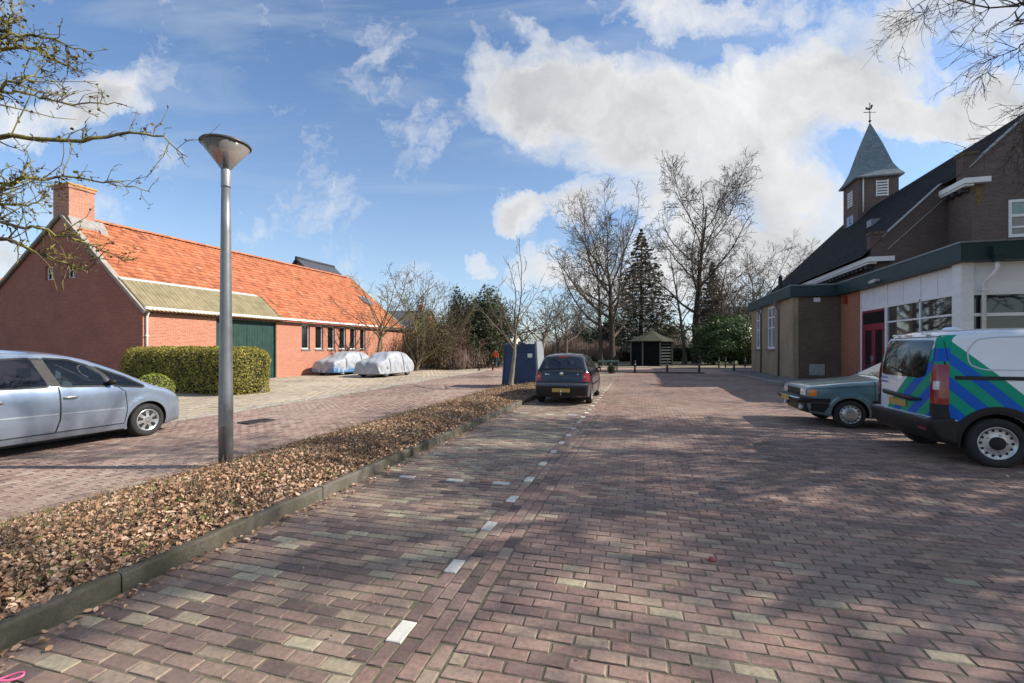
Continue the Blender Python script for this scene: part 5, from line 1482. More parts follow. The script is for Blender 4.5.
def ring_polys(outer, inner):
    n = len(outer); return [[tuple(outer[i][:2]), tuple(outer[(i+1) % n][:2]), tuple(inner[(i+1) % n][:2]), tuple(inner[i][:2])] for i in range(n)]
def see_glass(name, tint, refl=1.6):
    m = bpy.data.materials.new(name); m.use_nodes = True; t = NT(m.node_tree)
    for n in list(m.node_tree.nodes): m.node_tree.nodes.remove(n)
    out = t.new('ShaderNodeOutputMaterial'); tr = t.new('ShaderNodeBsdfTransparent'); tr.inputs[0].default_value = (*tint, 1)
    gl = t.new('ShaderNodeBsdfGlossy'); gl.inputs['Roughness'].default_value = .02
    fr = t.new('ShaderNodeFresnel'); fr.inputs['IOR'].default_value = refl
    mx = t.new('ShaderNodeMixShader'); t.link(fr.outputs[0], mx.inputs[0]); t.link(tr.outputs[0], mx.inputs[1]); t.link(gl.outputs[0], mx.inputs[2]); t.link(mx.outputs[0], out.inputs['Surface'])
    return m
m_trim = mat('cabin_grey', (.055, .055, .058), .85, var=.15, scale=6)
m_seat = mat('seat_cloth', (.075, .08, .09), .95, var=.2, scale=9)
def cabin(car, x0, x1, half, belt, seats, dash):
    mb = MB(); mb.box(x0, x1, -half, half, .30, .52); mb.box(dash-.05, dash+.42, -half, half, .52, belt-.02)
    for s_ in (-1, 1): mb.box(x0, x1, s_*half - .02, s_*half + .02, .521, belt-.05)
    mb.build('cabin', m_trim, car)
    for (x, w, ys, hd) in seats:
        for y in ys:
            mb = MB()
            mb.prism([(x, .52), (x+.10, .50), (x-.03, 1.06), (x-.10, 1.10), (x-.16, 1.06), (x-.09, .55)], 'y', y-w/2, y+w/2); mb.box(x, x+.46, y-w/2, y+w/2, .521, .66)
            o = mb.build('seat', m_seat, car, bevel=.03)
            for hy in hd:
                mb = MB(); mb.box(x-.17, x-.09, y+hy-.12, y+hy+.12, 1.13, 1.29); mb.box(x-.14, x-.12, y+hy-.05, y+hy-.03, 1.06, 1.13); mb.box(x-.14, x-.12, y+hy+.03, y+hy+.05, 1.06, 1.13)
                mb.build('headrest', m_seat, o, bevel=.025)
    mb = MB(); c_ = Vector((dash-.22, .36, belt-.04)); pts = [c_ + Vector((.08*math.sin(a), .18*math.cos(a), .16*math.sin(a))) for a in np.linspace(0, 2*PI, 21)]
    mb.tube(pts, .014, 6, cap=False); mb.tube([c_, c_+Vector((.25, 0, -.12))], .02, 6); mb.tube([c_+Vector((0, -.17, 0)), c_+Vector((0, .17, 0))], .016, 6)
    mb.build('steering_wheel', m_trim, car)

# ---- silver people carrier on the left
def build_mpv():
    car = thing('parked_car', 'silver blue people carrier parked on the left, cut by the picture edge', 'car', (-9.665, 6.32, 0.0), R(90))
    m_p = paint('mpv_paint', (0.33, 0.40, 0.50), .24, metal=.6, coat=1.0)
    rz = .13
    up = [(-3.36, .45, .22), (-3.37, .78, .2), (-3.30, .98, .16), (-3.10, 1.32, .14), (-2.95, 1.49, .12), (-2.6, 1.545, .13), (-1.9, 1.56, .13), (-1.3, 1.535, .13), (-.92, 1.465, .13), (-.60, 1.335, .12), (-.2, 1.13, .10), (.08, .965, .09), (.25, .905, .10), (.45, .845, .13), (.62, .765, .17), (.73, .66, .22), (.79, .50, .24), (.78, .33, .2), (.72, .20, .12)]
    lo = [(.40, .17, .05)] + [(x, z, r) for x, z, r in arch(0, .30, .355, .19)][::-1] + [(-.42, .19, .05), (-2.2, .19, .05)] + arch(-2.63, .30, .355, .19)[::-1] + [(-3.05, .2, .06), (-3.3, .26, .12)]
    up_s = [tuple(p) for p in rounded(up, .22, 4, closed=False)]
    poly = up_s + lo
    def Wf(x, z):
        w = np.interp(z, [.15, .30, .5, .66, .84, .96, 1.02, 1.5, 1.62], [.80, .83, .855, .862, .855, .835, .81, .66, .62])
        w = w - .10*np.clip((x-.1)/.7, 0, 1)**2 - .05*np.clip((-2.6-x)/.8, 0, 1)**2
        # flared arches
        for cx in (0, -2.63):
            d = np.sqrt((x-cx)**2 + (z-.30)**2); w = w + .020*np.exp(-((d-.395)/.045)**2)
        return w
    m_g = see_glass('mpv_glass', (.62, .72, .74))
    win_r = [(-2.62, 1.42), (-1.62, 1.455), (-1.46, 1.035), (-2.70, 1.045)]
    win_f = [(-1.47, 1.455), (-1.14, 1.425), (-.90, 1.335), (-.72, 1.19), (-.66, 1.05), (-.66, .99), (-1.30, 1.03)]
    qtr = [(-.80, 1.305), (-.62, 1.225), (-.35, 1.10), (-.07, .93), (-.38, .965), (-.56, .985), (-.58, 1.08), (-.66, 1.19)]
    wl = [[tuple(q) for q in rounded(pl, .04, 4)] for pl in (win_r, win_f, qtr)]
    ws = [(-.56, 1.0), (-.66, 1.37), (.66, 1.37), (.70, 1.0)]
    B = Body(poly, Wf, crown=.055, cuts=wl, endcuts=[(1, ws)])
    B.build('body', [m_p, m_well], car)
    cabin(car, -3.0, -.15, .70, .98, [(-1.02, .52, (-.36, .36), (0,)), (-1.98, 1.25, (0,), (-.40, .40))], -.25)
    surround = [(-2.75, 1.46), (-1.6, 1.50), (-1.10, 1.472), (-.82, 1.368), (-.58, 1.258), (-.31, 1.122), (-.02, .915), (-.4, .945), (-.7, .965), (-1.5, 1.01), (-2.8, 1.02)]
    for pl in wl: two_sided(B, 'window_surround', ring_polys(grow_poly(pl, .026), pl), m_black, car, .007, .03)
    pil = [(-1.60, 1.47), (-1.495, 1.47), (-1.33, 1.03), (-1.43, 1.03)]
    two_sided(B, 'door_pillar', pil, m_black, car, .006, .03); two_sided(B, 'door_pillar', [(-.93, 1.325), (-.83, 1.335), (-.69, 1.19), (-.59, 1.0), (-.66, .98), (-.72, 1.17)], m_black, car, .006, .03)
    for k, s_ in enumerate((-1, 1)):
        for pl in (win_r, win_f, qtr):
            B.patch('window', rounded(pl, .04, 4), 'y', s_, m_g, car, .011, .03)
    # doors as thin skins with dark seams under them
    fd = [(-1.33, 1.0), (-.52, .95), (-.395, .86), (-.37, .56), (-.41, .31), (-1.37, .315), (-1.325, .5), (-1.32, .72)]
    rd_ = [(-1.35, 1.0), (-1.345, .72), (-1.35, .5), (-1.395, .315), (-2.02, .315), (-2.22, .48), (-2.42, .66), (-2.6, 1.03)]
    for s_ in (-1, 1):
        B.patch('door_seam', [line_poly([(-.50, .96), (-.385, .86), (-.36, .56), (-.40, .30)], .012), line_poly([(-1.34, 1.01), (-1.333, .72), (-1.335, .5), (-1.385, .30)], .014), line_poly([(-2.03, .30), (-2.23, .47), (-2.43, .65), (-2.61, 1.03)], .012), line_poly([(-.4, .303), (-2.03, .303)], .010)], 'y', s_, m_dark_slot, car, .004, .03)
        d1 = B.patch('door', fd, 'y', s_, m_p, car, .006, .04); d2 = B.patch('door', rd_, 'y', s_, m_p, car, .006, .04)
        for d_, hx in ((d1, -1.20), (d2, -2.10)):
            y = s_*float(B.W([(hx, .83)])[0])
            mb = MB(); mb.lathe([(.001, -.095), (.020, -.09), (.024, -.03), (.024, .03), (.020, .09), (.001, .095)], 12, M=Matrix.Translation((hx, y + s_*.02, .845)) @ Matrix.Rotation(R(90), 4, 'Y'))
            mb.build('handle', m_silver, d_)
    two_sided(B, 'side_moulding', [line_poly([(-.41, .575), (-1.31, .59)], .022), line_poly([(-1.36, .592), (-2.36, .61)], .022)], mat('moulding_silver', (.42, .46, .52), .35, metal=.4), car, .010, .05)
    two_sided(B, 'sill', line_poly([(-.38, .255), (-2.25, .255)], .075), m_p, car, .012, .06)
    # front end
    for s_ in (-1, 1):
        hl = [(s_*.42, .63), (s_*.44, .76), (s_*.66, .79), (s_*.72, .68), (s_*.68, .60)]
        B.patch('headlight', rounded(hl, .03, 3), 'x', 1, m_clearlens, car, .006, .04)
        mirror_part(car, -.62, s_*.80, 1.05, s_, m_black, m_g)
        wheel(car, 0, s_*.765, .30, .195, 'alloy', s_); wheel(car, -2.63, s_*.765, .30, .195, 'alloy', s_)
    B.patch('grille', [(-.3, .60), (-.3, .70), (.3, .70), (.3, .60)], 'x', 1, m_black, car, .006, .04)
    B.patch('windscreen', [(-.69, .97), (-.63, 1.40), (.63, 1.40), (.69, .97)], 'x', 1, m_g, car, .006, .05)
    return car
build_mpv()

# ---- dark hatchback seen from behind
def build_hatch():
    car = thing('parked_car', 'dark navy hatchback parked with its rear facing the camera', 'car', (-2.21, 13.86, 0.0), R(90))
    m_p = paint('hatch_paint', (0.007, 0.008, 0.013), .2, coat=.8)
    up = [(-.66, .30, .12), (-.70, .44, .14), (-.695, .585, .12), (-.655, .65, .07), (-.635, .72, .10), (-.61, .90, .10), (-.555, 1.015, .08), (-.29, 1.34, .08), (-.18, 1.415, .09), (.0, 1.44, .10), (.5, 1.465, .11), (1.1, 1.45, .11), (1.55, 1.38, .10), (2.25, .985, .08), (2.5, .92, .10), (2.95, .83, .14), (3.15, .70, .2), (3.24, .5, .2), (3.2, .28, .12)]
    lo = [(2.85, .19, .05)] + arch(2.47, .29, .34, .19)[::-1] + [(2.05, .19, .05), (.42, .19, .05)] + arch(0, .29, .34, .19)[::-1] + [(-.42, .22, .05), (-.6, .235, .06)]
    poly = [tuple(p) for p in rounded(up, .12, 4, closed=False)] + lo
    def Wf(x, z):
        w = np.interp(z, [.15, .35, .6, .8, .92, 1.0, 1.08, 1.4, 1.5], [.79, .815, .832, .828, .81, .775, .735, .605, .56])
        w = w - .05*np.clip((.1-x)/.8, 0, 1)**1.5 - .06*np.clip((x-2.4)/.8, 0, 1)**2
        for cx in (0, 2.47):
            d = np.sqrt((x-cx)**2 + (z-.29)**2); w = w + .014*np.exp(-((d-.375)/.04)**2)
        return w
    m_g = see_glass('hatch_glass', (.76, .82, .82), 2.1)
    rw = [(-.60, 1.05), (-.52, 1.36), (.52, 1.36), (.60, 1.05)]
    rwr = [tuple(q) for q in rounded(rw, .06, 4)]
    sw = [[tuple(q) for q in rounded(pl, .03, 3)] for pl in ([(-.18, 1.09), (-.06, 1.32), (.24, 1.375), (.28, 1.06)], [(.36, 1.05), (.32, 1.38), (.85, 1.40), (1.0, 1.02)], [(1.07, 1.015), (.93, 1.395), (1.40, 1.34), (1.98, 1.0)])]
    wsc = [(-.60, 1.03), (-.52, 1.36), (.52, 1.36), (.60, 1.03)]
    B = Body(poly, Wf, crown=.045, step=.025, across=30, cuts=sw, endcuts=[(-1, grow_poly(rwr, -.01)), (1, wsc)])
    B.build('body', [m_p, m_well], car)
    cabin(car, -.35, 2.2, .66, 1.0, [(1.25, .50, (-.34, .34), (0,)), (.38, 1.2, (0,), (-.36, .36))], 1.95)
    B.patch('window_surround', ring_polys(grow_poly(rwr, .035), grow_poly(rwr, -.035)), 'x', -1, m_black, car, .004, .03)
    B.patch('windscreen', [(-.63, 1.0), (-.53, 1.38), (.53, 1.38), (.63, 1.0)], 'x', 1, m_g, car, .006, .05)
    rwp = B.patch('rear_window', rounded(rw, .06, 4), 'x', -1, m_g, car, .007, .05)
    B.patch('brake_light', [(-.14, 1.372), (-.14, 1.398), (.14, 1.398), (.14, 1.372)], 'x', -1, m_redlens, car, .012, .03)
    tg = [(-.60, .665), (-.585, .93), (-.68, .99), (.68, .99), (.585, .93), (.60, .665)]
    B.patch('seam', [line_poly([(-.605, .66), (-.59, .935), (-.66, 1.02)], .010), line_poly([(.605, .66), (.59, .935), (.66, 1.02)], .010), line_poly([(-.6, .66), (.6, .66)], .012)], 'x', -1, m_dark_slot, car, .003, .04)
    tgo = B.patch('tailgate', tg, 'x', -1, m_p, car, .006, .06)
    # tail lamps wrap the corner
    for s_ in (-1, 1):
        rl = [(s_*.60, .675), (s_*.585, .91), (s_*.66, .945), (s_*.775, .93), (s_*.80, .68)]
        B.patch('tail_light', rounded(rl, .04, 3), 'x', -1, m_redlens, car, .010, .025)
        tl = B.patch('reversing_light', rounded([(s_*.64, .79), (s_*.64, .86), (s_*.71, .86), (s_*.72, .79)], .02, 3), 'x', -1, mat('amber_pale', (.62, .25, .10), .2), car, .014, .02)
        B.patch('tail_light', rounded([(-.62, .69), (-.60, .92), (-.45, .935), (-.40, .86), (-.44, .70)], .04, 3), 'y', s_, m_redlens, car, .006, .03)
        for pl in sw:
            B.patch('window', pl, 'y', s_, m_g, car, .006, .04); B.patch('window_surround', ring_polys(grow_poly(pl, .02), pl), 'y', s_, m_black, car, .004, .03)
        B.patch('door_seam', [line_poly([(.32, 1.0), (.40, .62), (.55, .28)], .010), line_poly([(1.03, 1.0), (1.05, .28)], .010), line_poly([(2.02, .96), (2.02, .3)], .010)], 'y', s_, m_dark_slot, car, .003, .05)
        B.patch('side_moulding', line_poly([(.45, .55), (2.05, .55)], .05), 'y', s_, m_black, car, .010, .06)
        mirror_part(car, 1.86, s_*.80, 1.02, s_, m_p, m_g)
        for hx in (.55, 1.2):
            y = s_*float(B.W([(hx, .86)])[0]); MB().lathe([(.001, -.08), (.018, -.07), (.02, .07), (.001, .08)], 10, M=Matrix.Translation((hx, y+s_*.015, .86)) @ Matrix.Rotation(R(90), 4, 'Y')).build('handle', m_black, car)
        wheel(car, 0, s_*.735, .29, .185, 'five', s_); wheel(car, 2.47, s_*.735, .29, .185, 'five', s_)
    B.patch('bumper_strip', [(-.76, .585), (-.76, .625), (.76, .625), (.76, .585)], 'x', -1, mat('strip_grey', (.12, .13, .15), .4), car, .012, .05)
    B.patch('bumper_insert', rounded([(-.74, .27), (-.78, .55), (.78, .55), (.74, .27)], .04, 3), 'x', -1, m_black, car, .005, .05)
    MB().box(-.765, -.752, -.26, .26, .375, .485).build('number_plate', m_plate, car)
    mb = MB(); mb.lathe([(.001, 0), (.05, 0), (.052, .008), (.040, .012), (.001, .010)], 24, M=Matrix.Translation((-.662, 0, .905)) @ Matrix.Rotation(R(-90), 4, 'Y'))
    mb.build('badge', m_chrome, tgo)
    B.patch('lettering', [[(a, .875), (a, .90), (a+.028, .90), (a+.028, .875)] for a in (.36, .395, .43, .465)] + [[(a, .88), (a, .905), (a+.02, .905), (a+.02, .88)] for a in (-.5, -.475)], 'x', -1, m_chrome, tgo, .009, .02)
    mb = MB(); mb.tube([(-.60, 0, .30), (-.74, 0, .28), (-.80, 0, .30), (-.81, 0, .38)], .018, 8); mb.lathe([(.001, -.03), (.024, -.015), (.026, 0), (.015, .025), (.001, .027)], 12, M=Matrix.Translation((-.81, 0, .40)))
    mb.build('tow_bar', m_zinc, car)
    MB().tube([(.0, 0, 1.47), (-.14, 0, 1.62)], .007, 6).build('aerial', m_black, car)
    MB().tube([(-.30, -.25, 1.355), (-.44, .05, 1.22)], .008, 6).build('wiper', m_black, car)
    return car
build_hatch()

def _unused(): pass
def clip_half(poly, a, b, c):
    """keep a*x+b*z<=c"""
    out = []; n = len(poly)
    for i in range(n):
        p, q = poly[i], poly[(i+1) % n]
        fp = a*p[0]+b*p[1]-c; fq = a*q[0]+b*q[1]-c
        if fp <= 0: out.append((p[0], p[1]))
        if fp*fq < 0:
            t = fp/(fp-fq); out.append((p[0]+(q[0]-p[0])*t, p[1]+(q[1]-p[1])*t))
    return out

# ---- white van with green and blue bands
def build_van():
    car = thing('parked_van', 'white delivery van with diagonal green and blue bands, parked nose in', 'van', (4.68, 8.61, 0.0), R(-1.5))
    m_p = paint('van_white', (0.74, 0.75, 0.78), .3, coat=.8)
    up = [(-.63, .44, .10), (-.655, .62, .10), (-.65, .9, .10), (-.645, 1.2, .10), (-.605, 1.55, .10), (-.56, 1.77, .11), (-.46, 1.845, .12), (-.2, 1.875, .13), (.7, 1.89, .13), (1.5, 1.875, .13), (2.05, 1.79, .13), (2.75, 1.28, .11), (2.95, 1.17, .12), (3.4, 1.06, .18), (3.62, .86, .24), (3.68, .55, .24), (3.6, .3, .14)]
    lo = [(3.25, .22, .06)] + arch(2.79, .335, .40, .24)[::-1] + [(2.3, .24, .05), (.5, .24, .05)] + arch(0, .335, .40, .24)[::-1] + [(-.45, .30, .06)]
    poly = [tuple(p) for p in rounded(up, .12, 4, closed=False)] + lo
    def Wf(x, z):
        w = np.interp(z, [.2, .5, .9, 1.15, 1.3, 1.75, 1.9], [.90, .92, .925, .915, .90, .815, .77])
        w = w - .06*np.clip((x-2.6)/1.0, 0, 1)**2 - .02*np.clip((-.2-x)/.4, 0, 1)
        d = np.sqrt(x**2 + (z-.335)**2); w = w + .012*np.exp(-((d-.46)/.06)**2)
        return w
    B = Body(poly, Wf, crown=.04, step=.03, grid=.045)
    B.M = [1 if max(B.V[q][2] for q in f) < .40 else k for f, k in zip(B.F, B.M)]
    body_o = B.build('body', [m_p, m_well], car)
    m_lg = paint('livery_green', (0.001, 0.29, 0.175), .42, coat=0, spec=.22); m_lb = paint('livery_blue', (0.002, 0.10, 0.46), .42, coat=0, spec=.22)
    cs = [1.27, 1.085, .90, .72, .53, .345, .16, -.02]
    arcp = [(.46*math.cos(a), .335+.46*math.sin(a)) for a in np.linspace(PI*.80, PI*.13, 16)]
    region = [(-.575, .635), (-.46, .635)] + arcp[0:] + [(.60, .52), (2.0, .52), (2.0, 1.86), (-.475, 1.86), (-.485, 1.77), (-.535, 1.55), (-.575, 1.2)]
    yr = -.895
    for s_ in (-1, 1):
        g, b = [], []
        for i in range(len(cs)-1):
            pl = clip_half(clip_half(region, 1, 1, cs[i]), -1, -1, -cs[i+1])
            if len(pl) >= 3: (g if i % 2 == 0 else b).append(pl)
        if g: B.patch('green_bands', g, 'y', s_, m_lg, car, .0025, .05)
        if b: B.patch('blue_bands', b, 'y', s_, m_lb, car, .0025, .05)
    # rear bands: y from -.9 (near corner) to +.5
    reg = [(-.85, .635), (.62, .635), (.62, 1.8), (-.725, 1.8), (-.745, 1.75), (-.80, 1.45), (-.85, 1.15)]
    g, b = [], []
    zs = [1.80, 1.62, 1.44, 1.25, 1.06, .87, .69, .5]
    for i in range(len(zs)-1):
        # boundary z + .86*(y+.885) = z_i
        pl = clip_half(clip_half(reg, .86, 1, zs[i]-.86*.885+0), -.86, -1, -(zs[i+1]-.86*.885))
        if len(pl) >= 3: (g if i % 2 == 0 else b).append(pl)
    B.patch('green_bands', g, 'x', -1, m_lg, car, .0025, .05); B.patch('blue_bands', b, 'x', -1, m_lb, car, .0025, .05)
    def corner_patch(nm, bands, s_, m, eps, half):
        VV, FF = [], []
        for z0, z1 in bands:
            nz_ = max(2, int((z1-z0)/.03)); nt_ = 8; b0_ = len(VV)
            for i in range(nz_+1):
                z = z0+(z1-z0)*i/nz_
                xe = float(np.interp(z, [.62, 1.2, 1.55, 1.77, 1.85], [-.655, -.645, -.605, -.56, -.46])); w = float(Wf(np.array([xe+.03]), np.array([z]))[0])
                c_ = Vector((xe+.03, s_*(w-.03), z)); dr = Vector((1, -s_, 0)).normalized(); tg = Vector((1, s_, 0)).normalized()
                for j in range(nt_+1):
                    t_ = -half+2*half*j/nt_
                    h = B.bvh.ray_cast(c_ + tg*t_ - dr*3, dr)
                    n_ = h[1] if h[1].dot(dr) < 0 else -h[1]
                    VV.append(tuple(h[0] + n_*eps))
            for i in range(nz_):
                for j in range(nt_):
                    a = b0_+i*(nt_+1)+j; f = (a, a+1, a+nt_+2, a+nt_+1)
                    FF.append(f if s_ < 0 else f[::-1])
        me = bpy.data.meshes.new(nm); me.from_pydata(VV, [], FF); me.update(); me.polygons.foreach_set('use_smooth', np.ones(len(me.polygons), dtype=bool))
        return link_mesh(nm, me, m, car)
    zc = [1.81, 1.625, 1.44, 1.255, 1.06, .875, .69]
    for i in range(6): corner_patch('blue_bands' if i % 2 else 'green_bands', [(zc[i+1], zc[i])], -1, m_lb if i % 2 else m_lg, .003, .09)
    # rear door glass, handle bar, plate, brake light
    gl = [(-.62, 1.23), (-.66, 1.74), (.60, 1.76), (.66, 1.70), (.70, 1.22), (.62, 1.19), (-.50, 1.19)]
    rw = B.patch('rear_window', rounded(gl, .05, 4), 'x', -1, mat('van_glass', (0.012, 0.014, 0.016), .05, spec=.8, ior=1.6), car, .008, .05)
    B.patch('door_seam', [line_poly([(-.72, .64), (-.74, 1.0), (-.74, 1.5), (-.70, 1.79), (.70, 1.79), (.74, 1.5), (.74, 1.0), (.72, .64)], .010)], 'x', -1, m_dark_slot, car, .004, .05)
    B.patch('brake_light', [(-.02, 1.81), (-.02, 1.835), (.20, 1.835), (.20, 1.81)], 'x', -1, m_redlens, car, .012, .03)
    mb = MB(); mb.tube([(-.675, .62, .93), (-.70, .50, .905), (-.70, -.30, .865), (-.69, -.55, .875)], [.012, .035, .040, .012], 10)
    mb.build('tailgate_handle', m_black, car)
    MB().box(-.708, -.698, -.18, .34, .72, .83).build('number_plate', m_plate, car)
    B.patch('lettering', [[(a, 1.06), (a, 1.085), (a+.05, 1.085), (a+.05, 1.06)] for a in (.46, .52, .58, .64)] + [[(a, 1.13), (a, 1.15), (a+.07, 1.15), (a+.07, 1.13)] for a in (.46, .54, .62)], 'x', -1, m_lb, car, .005, .03)
    for s_ in (-1, 1):
        lens = [(s_*.86, .84), (s_*.74, .84), (s_*.745, 1.26), (s_*.79, 1.37), (s_*.83, 1.395), (s_*.85, 1.2)]
        B.patch('tail_light', rounded(lens, .02, 2), 'x', -1, m_redlens, car, .012, .02)
        tl = B.patch('tail_light', rounded([(-.60, .84), (-.59, 1.25), (-.575, 1.36), (-.553, 1.39), (-.55, .84)], .02, 2), 'y', s_, m_redlens, car, .010, .025)
        corner_patch('tail_light', [(.84, 1.395)], s_, m_redlens, .014, .085)
        corner_patch('corner_trim', [(.60, .84)], s_, m_black, .011, .085)
        B.patch('reversing_light', [(s_*.87, 1.04), (s_*.80, 1.04), (s_*.80, 1.16), (s_*.87, 1.16)], 'x', -1, m_clearlens, car, .016, .02)
        B.patch('corner_trim', [(s_*.91, .60), (s_*.91, .84), (s_*.745, .84), (s_*.745, .60)], 'x', -1, m_black, car, .008, .03)
        B.patch('corner_trim', [(-.66, .60), (-.66, .84), (-.545, .84), (-.50, .60)], 'y', s_, m_black, car, .008, .03)
        B.patch('light_surround', line_poly([(-.548, .66), (-.548, 1.42), (-.555, 1.44)], .018), 'y', s_, m_black, car, .006, .04)
        B.patch('door_seam', [line_poly([(-.52, 1.45), (-.52, 1.84)], .008), line_poly([(.85, .5), (.85, 1.78)], .010)], 'y', s_, m_dark_slot, car, .004, .05)
        rail = B.patch('door_rail', line_poly([(-.46, 1.215), (.84, 1.215)], .052), 'y', s_, m_black, car, .012, .05)
        # pressed panel outline behind the side door, its crease shade painted grey
        pan = [(-.30, 1.42), (-.30, 1.60), (-.17, 1.755), (.05, 1.785), (.72, 1.795), (.76, 1.60), (.76, 1.32), (-.12, 1.32), (-.24, 1.36)]
        ring = rounded(pan, .06, 4)
        ringp = [tuple(p) for p in ring]; inner = grow_poly(ringp, -.016)
        B.patch('press_shade_line', [[ringp[i], ringp[(i+1) % len(ringp)], inner[(i+1) % len(ringp)], inner[i]] for i in range(len(ringp))], 'y', s_, mat('press_shadow', (.50, .51, .54), .35), car, .0035, .04)
        B.patch('window', rounded([(.93, 1.24), (.90, 1.74), (1.72, 1.76), (2.25, 1.42), (2.3, 1.24)], .05, 4), 'y', s_, m_carglass, car, .007, .06)
        B.patch('window_surround', rounded([(.86, 1.21), (.84, 1.77), (1.74, 1.79), (2.4, 1.40), (2.42, 1.20)], .05, 4), 'y', s_, m_black, car, .004, .06)
        # black cladding along the sill and over the wheel
        clad = [(.402*math.cos(a), .335+.402*math.sin(a)) for a in np.linspace(PI*1.02, -PI*.02, 26)]
        clad2 = [(.50*math.cos(a), .335+.50*math.sin(a)) for a in np.linspace(PI*.05, PI*.80, 26)]
        B.patch('wheel_arch_trim', [clad + [(.53, .33)] + clad2 + [(-.50, .60), (-.52, .33), (-.46, .29), (-.41, .28)]], 'y', s_, m_black, car, .012, .04)
        B.patch('sill_trim', [(.56, .26), (.56, .52), (2.2, .52), (2.2, .26)], 'y', s_, m_black, car, .012, .06)
        mirror_part(car, 2.3, s_*.93, 1.22, s_, m_black, m_carglass)
        wheel(car, 0, s_*.82, .335, .215, 'steel', s_); wheel(car, 2.79, s_*.82, .335, .215, 'steel', s_)
    mb = MB(); mb.tube([(-.665, -.05, 1.235), (-.70, -.02, 1.25), (-.685, .42, 1.33)], [.022, .014, .007], 8); mb.build('wiper', m_black, car)
    for y_ in (-.42, .42): MB().box(-.60, -.52, y_-.05, y_+.05, 1.825, 1.85).build('hinge', m_p, car)
    B.patch('fuel_flap', line_poly([(.52, .80), (.52, .98), (.70, .98), (.70, .80), (.52, .80)], .008), 'y', 1, m_dark_slot, car, .005, .04)
    # bumper as its own moulding
    bp = [(-.71, .42, .06), (-.755, .55, .04), (-.745, .635, .02), (-.46, .66, .03), (-.44, .30, .03), (-.62, .30, .08)]
    def Wb(x, z): return np.full_like(x, .935)
    BB = Body([tuple(p) for p in rounded(bp, .04, 3)], Wb, crown=.012, step=.025, grid=.04)
    bo = BB.build('bumper', [m_black, m_black], car)
    BB.patch('step_plate', [(-.738, -.80), (-.738, .80), (-.655, .80), (-.655, -.80)], 'z', 1, mat('bumper_step', (.52, .53, .55), .5), bo, .004, .05)
    BB.patch('reflector', [(-.80, .46), (-.80, .50), (-.58, .50), (-.58, .46)], 'x', -1, m_redlens, bo, .004, .03)
    MB().lathe([(.01, 0), (.012, .16)], 6, M=Matrix.Translation((1.3, 0, 1.92)) @ Matrix.Rotation(R(-40), 4, 'Y')).build('aerial', m_black, car)
    mb = MB(); mb.lathe([(.11, 0), (.10, .02), (.06, .04), (.001, .045)], 18, M=Matrix.Translation((-.05, .0, 1.91))); mb.build('roof_vent', m_p, car)
    return car
build_van()

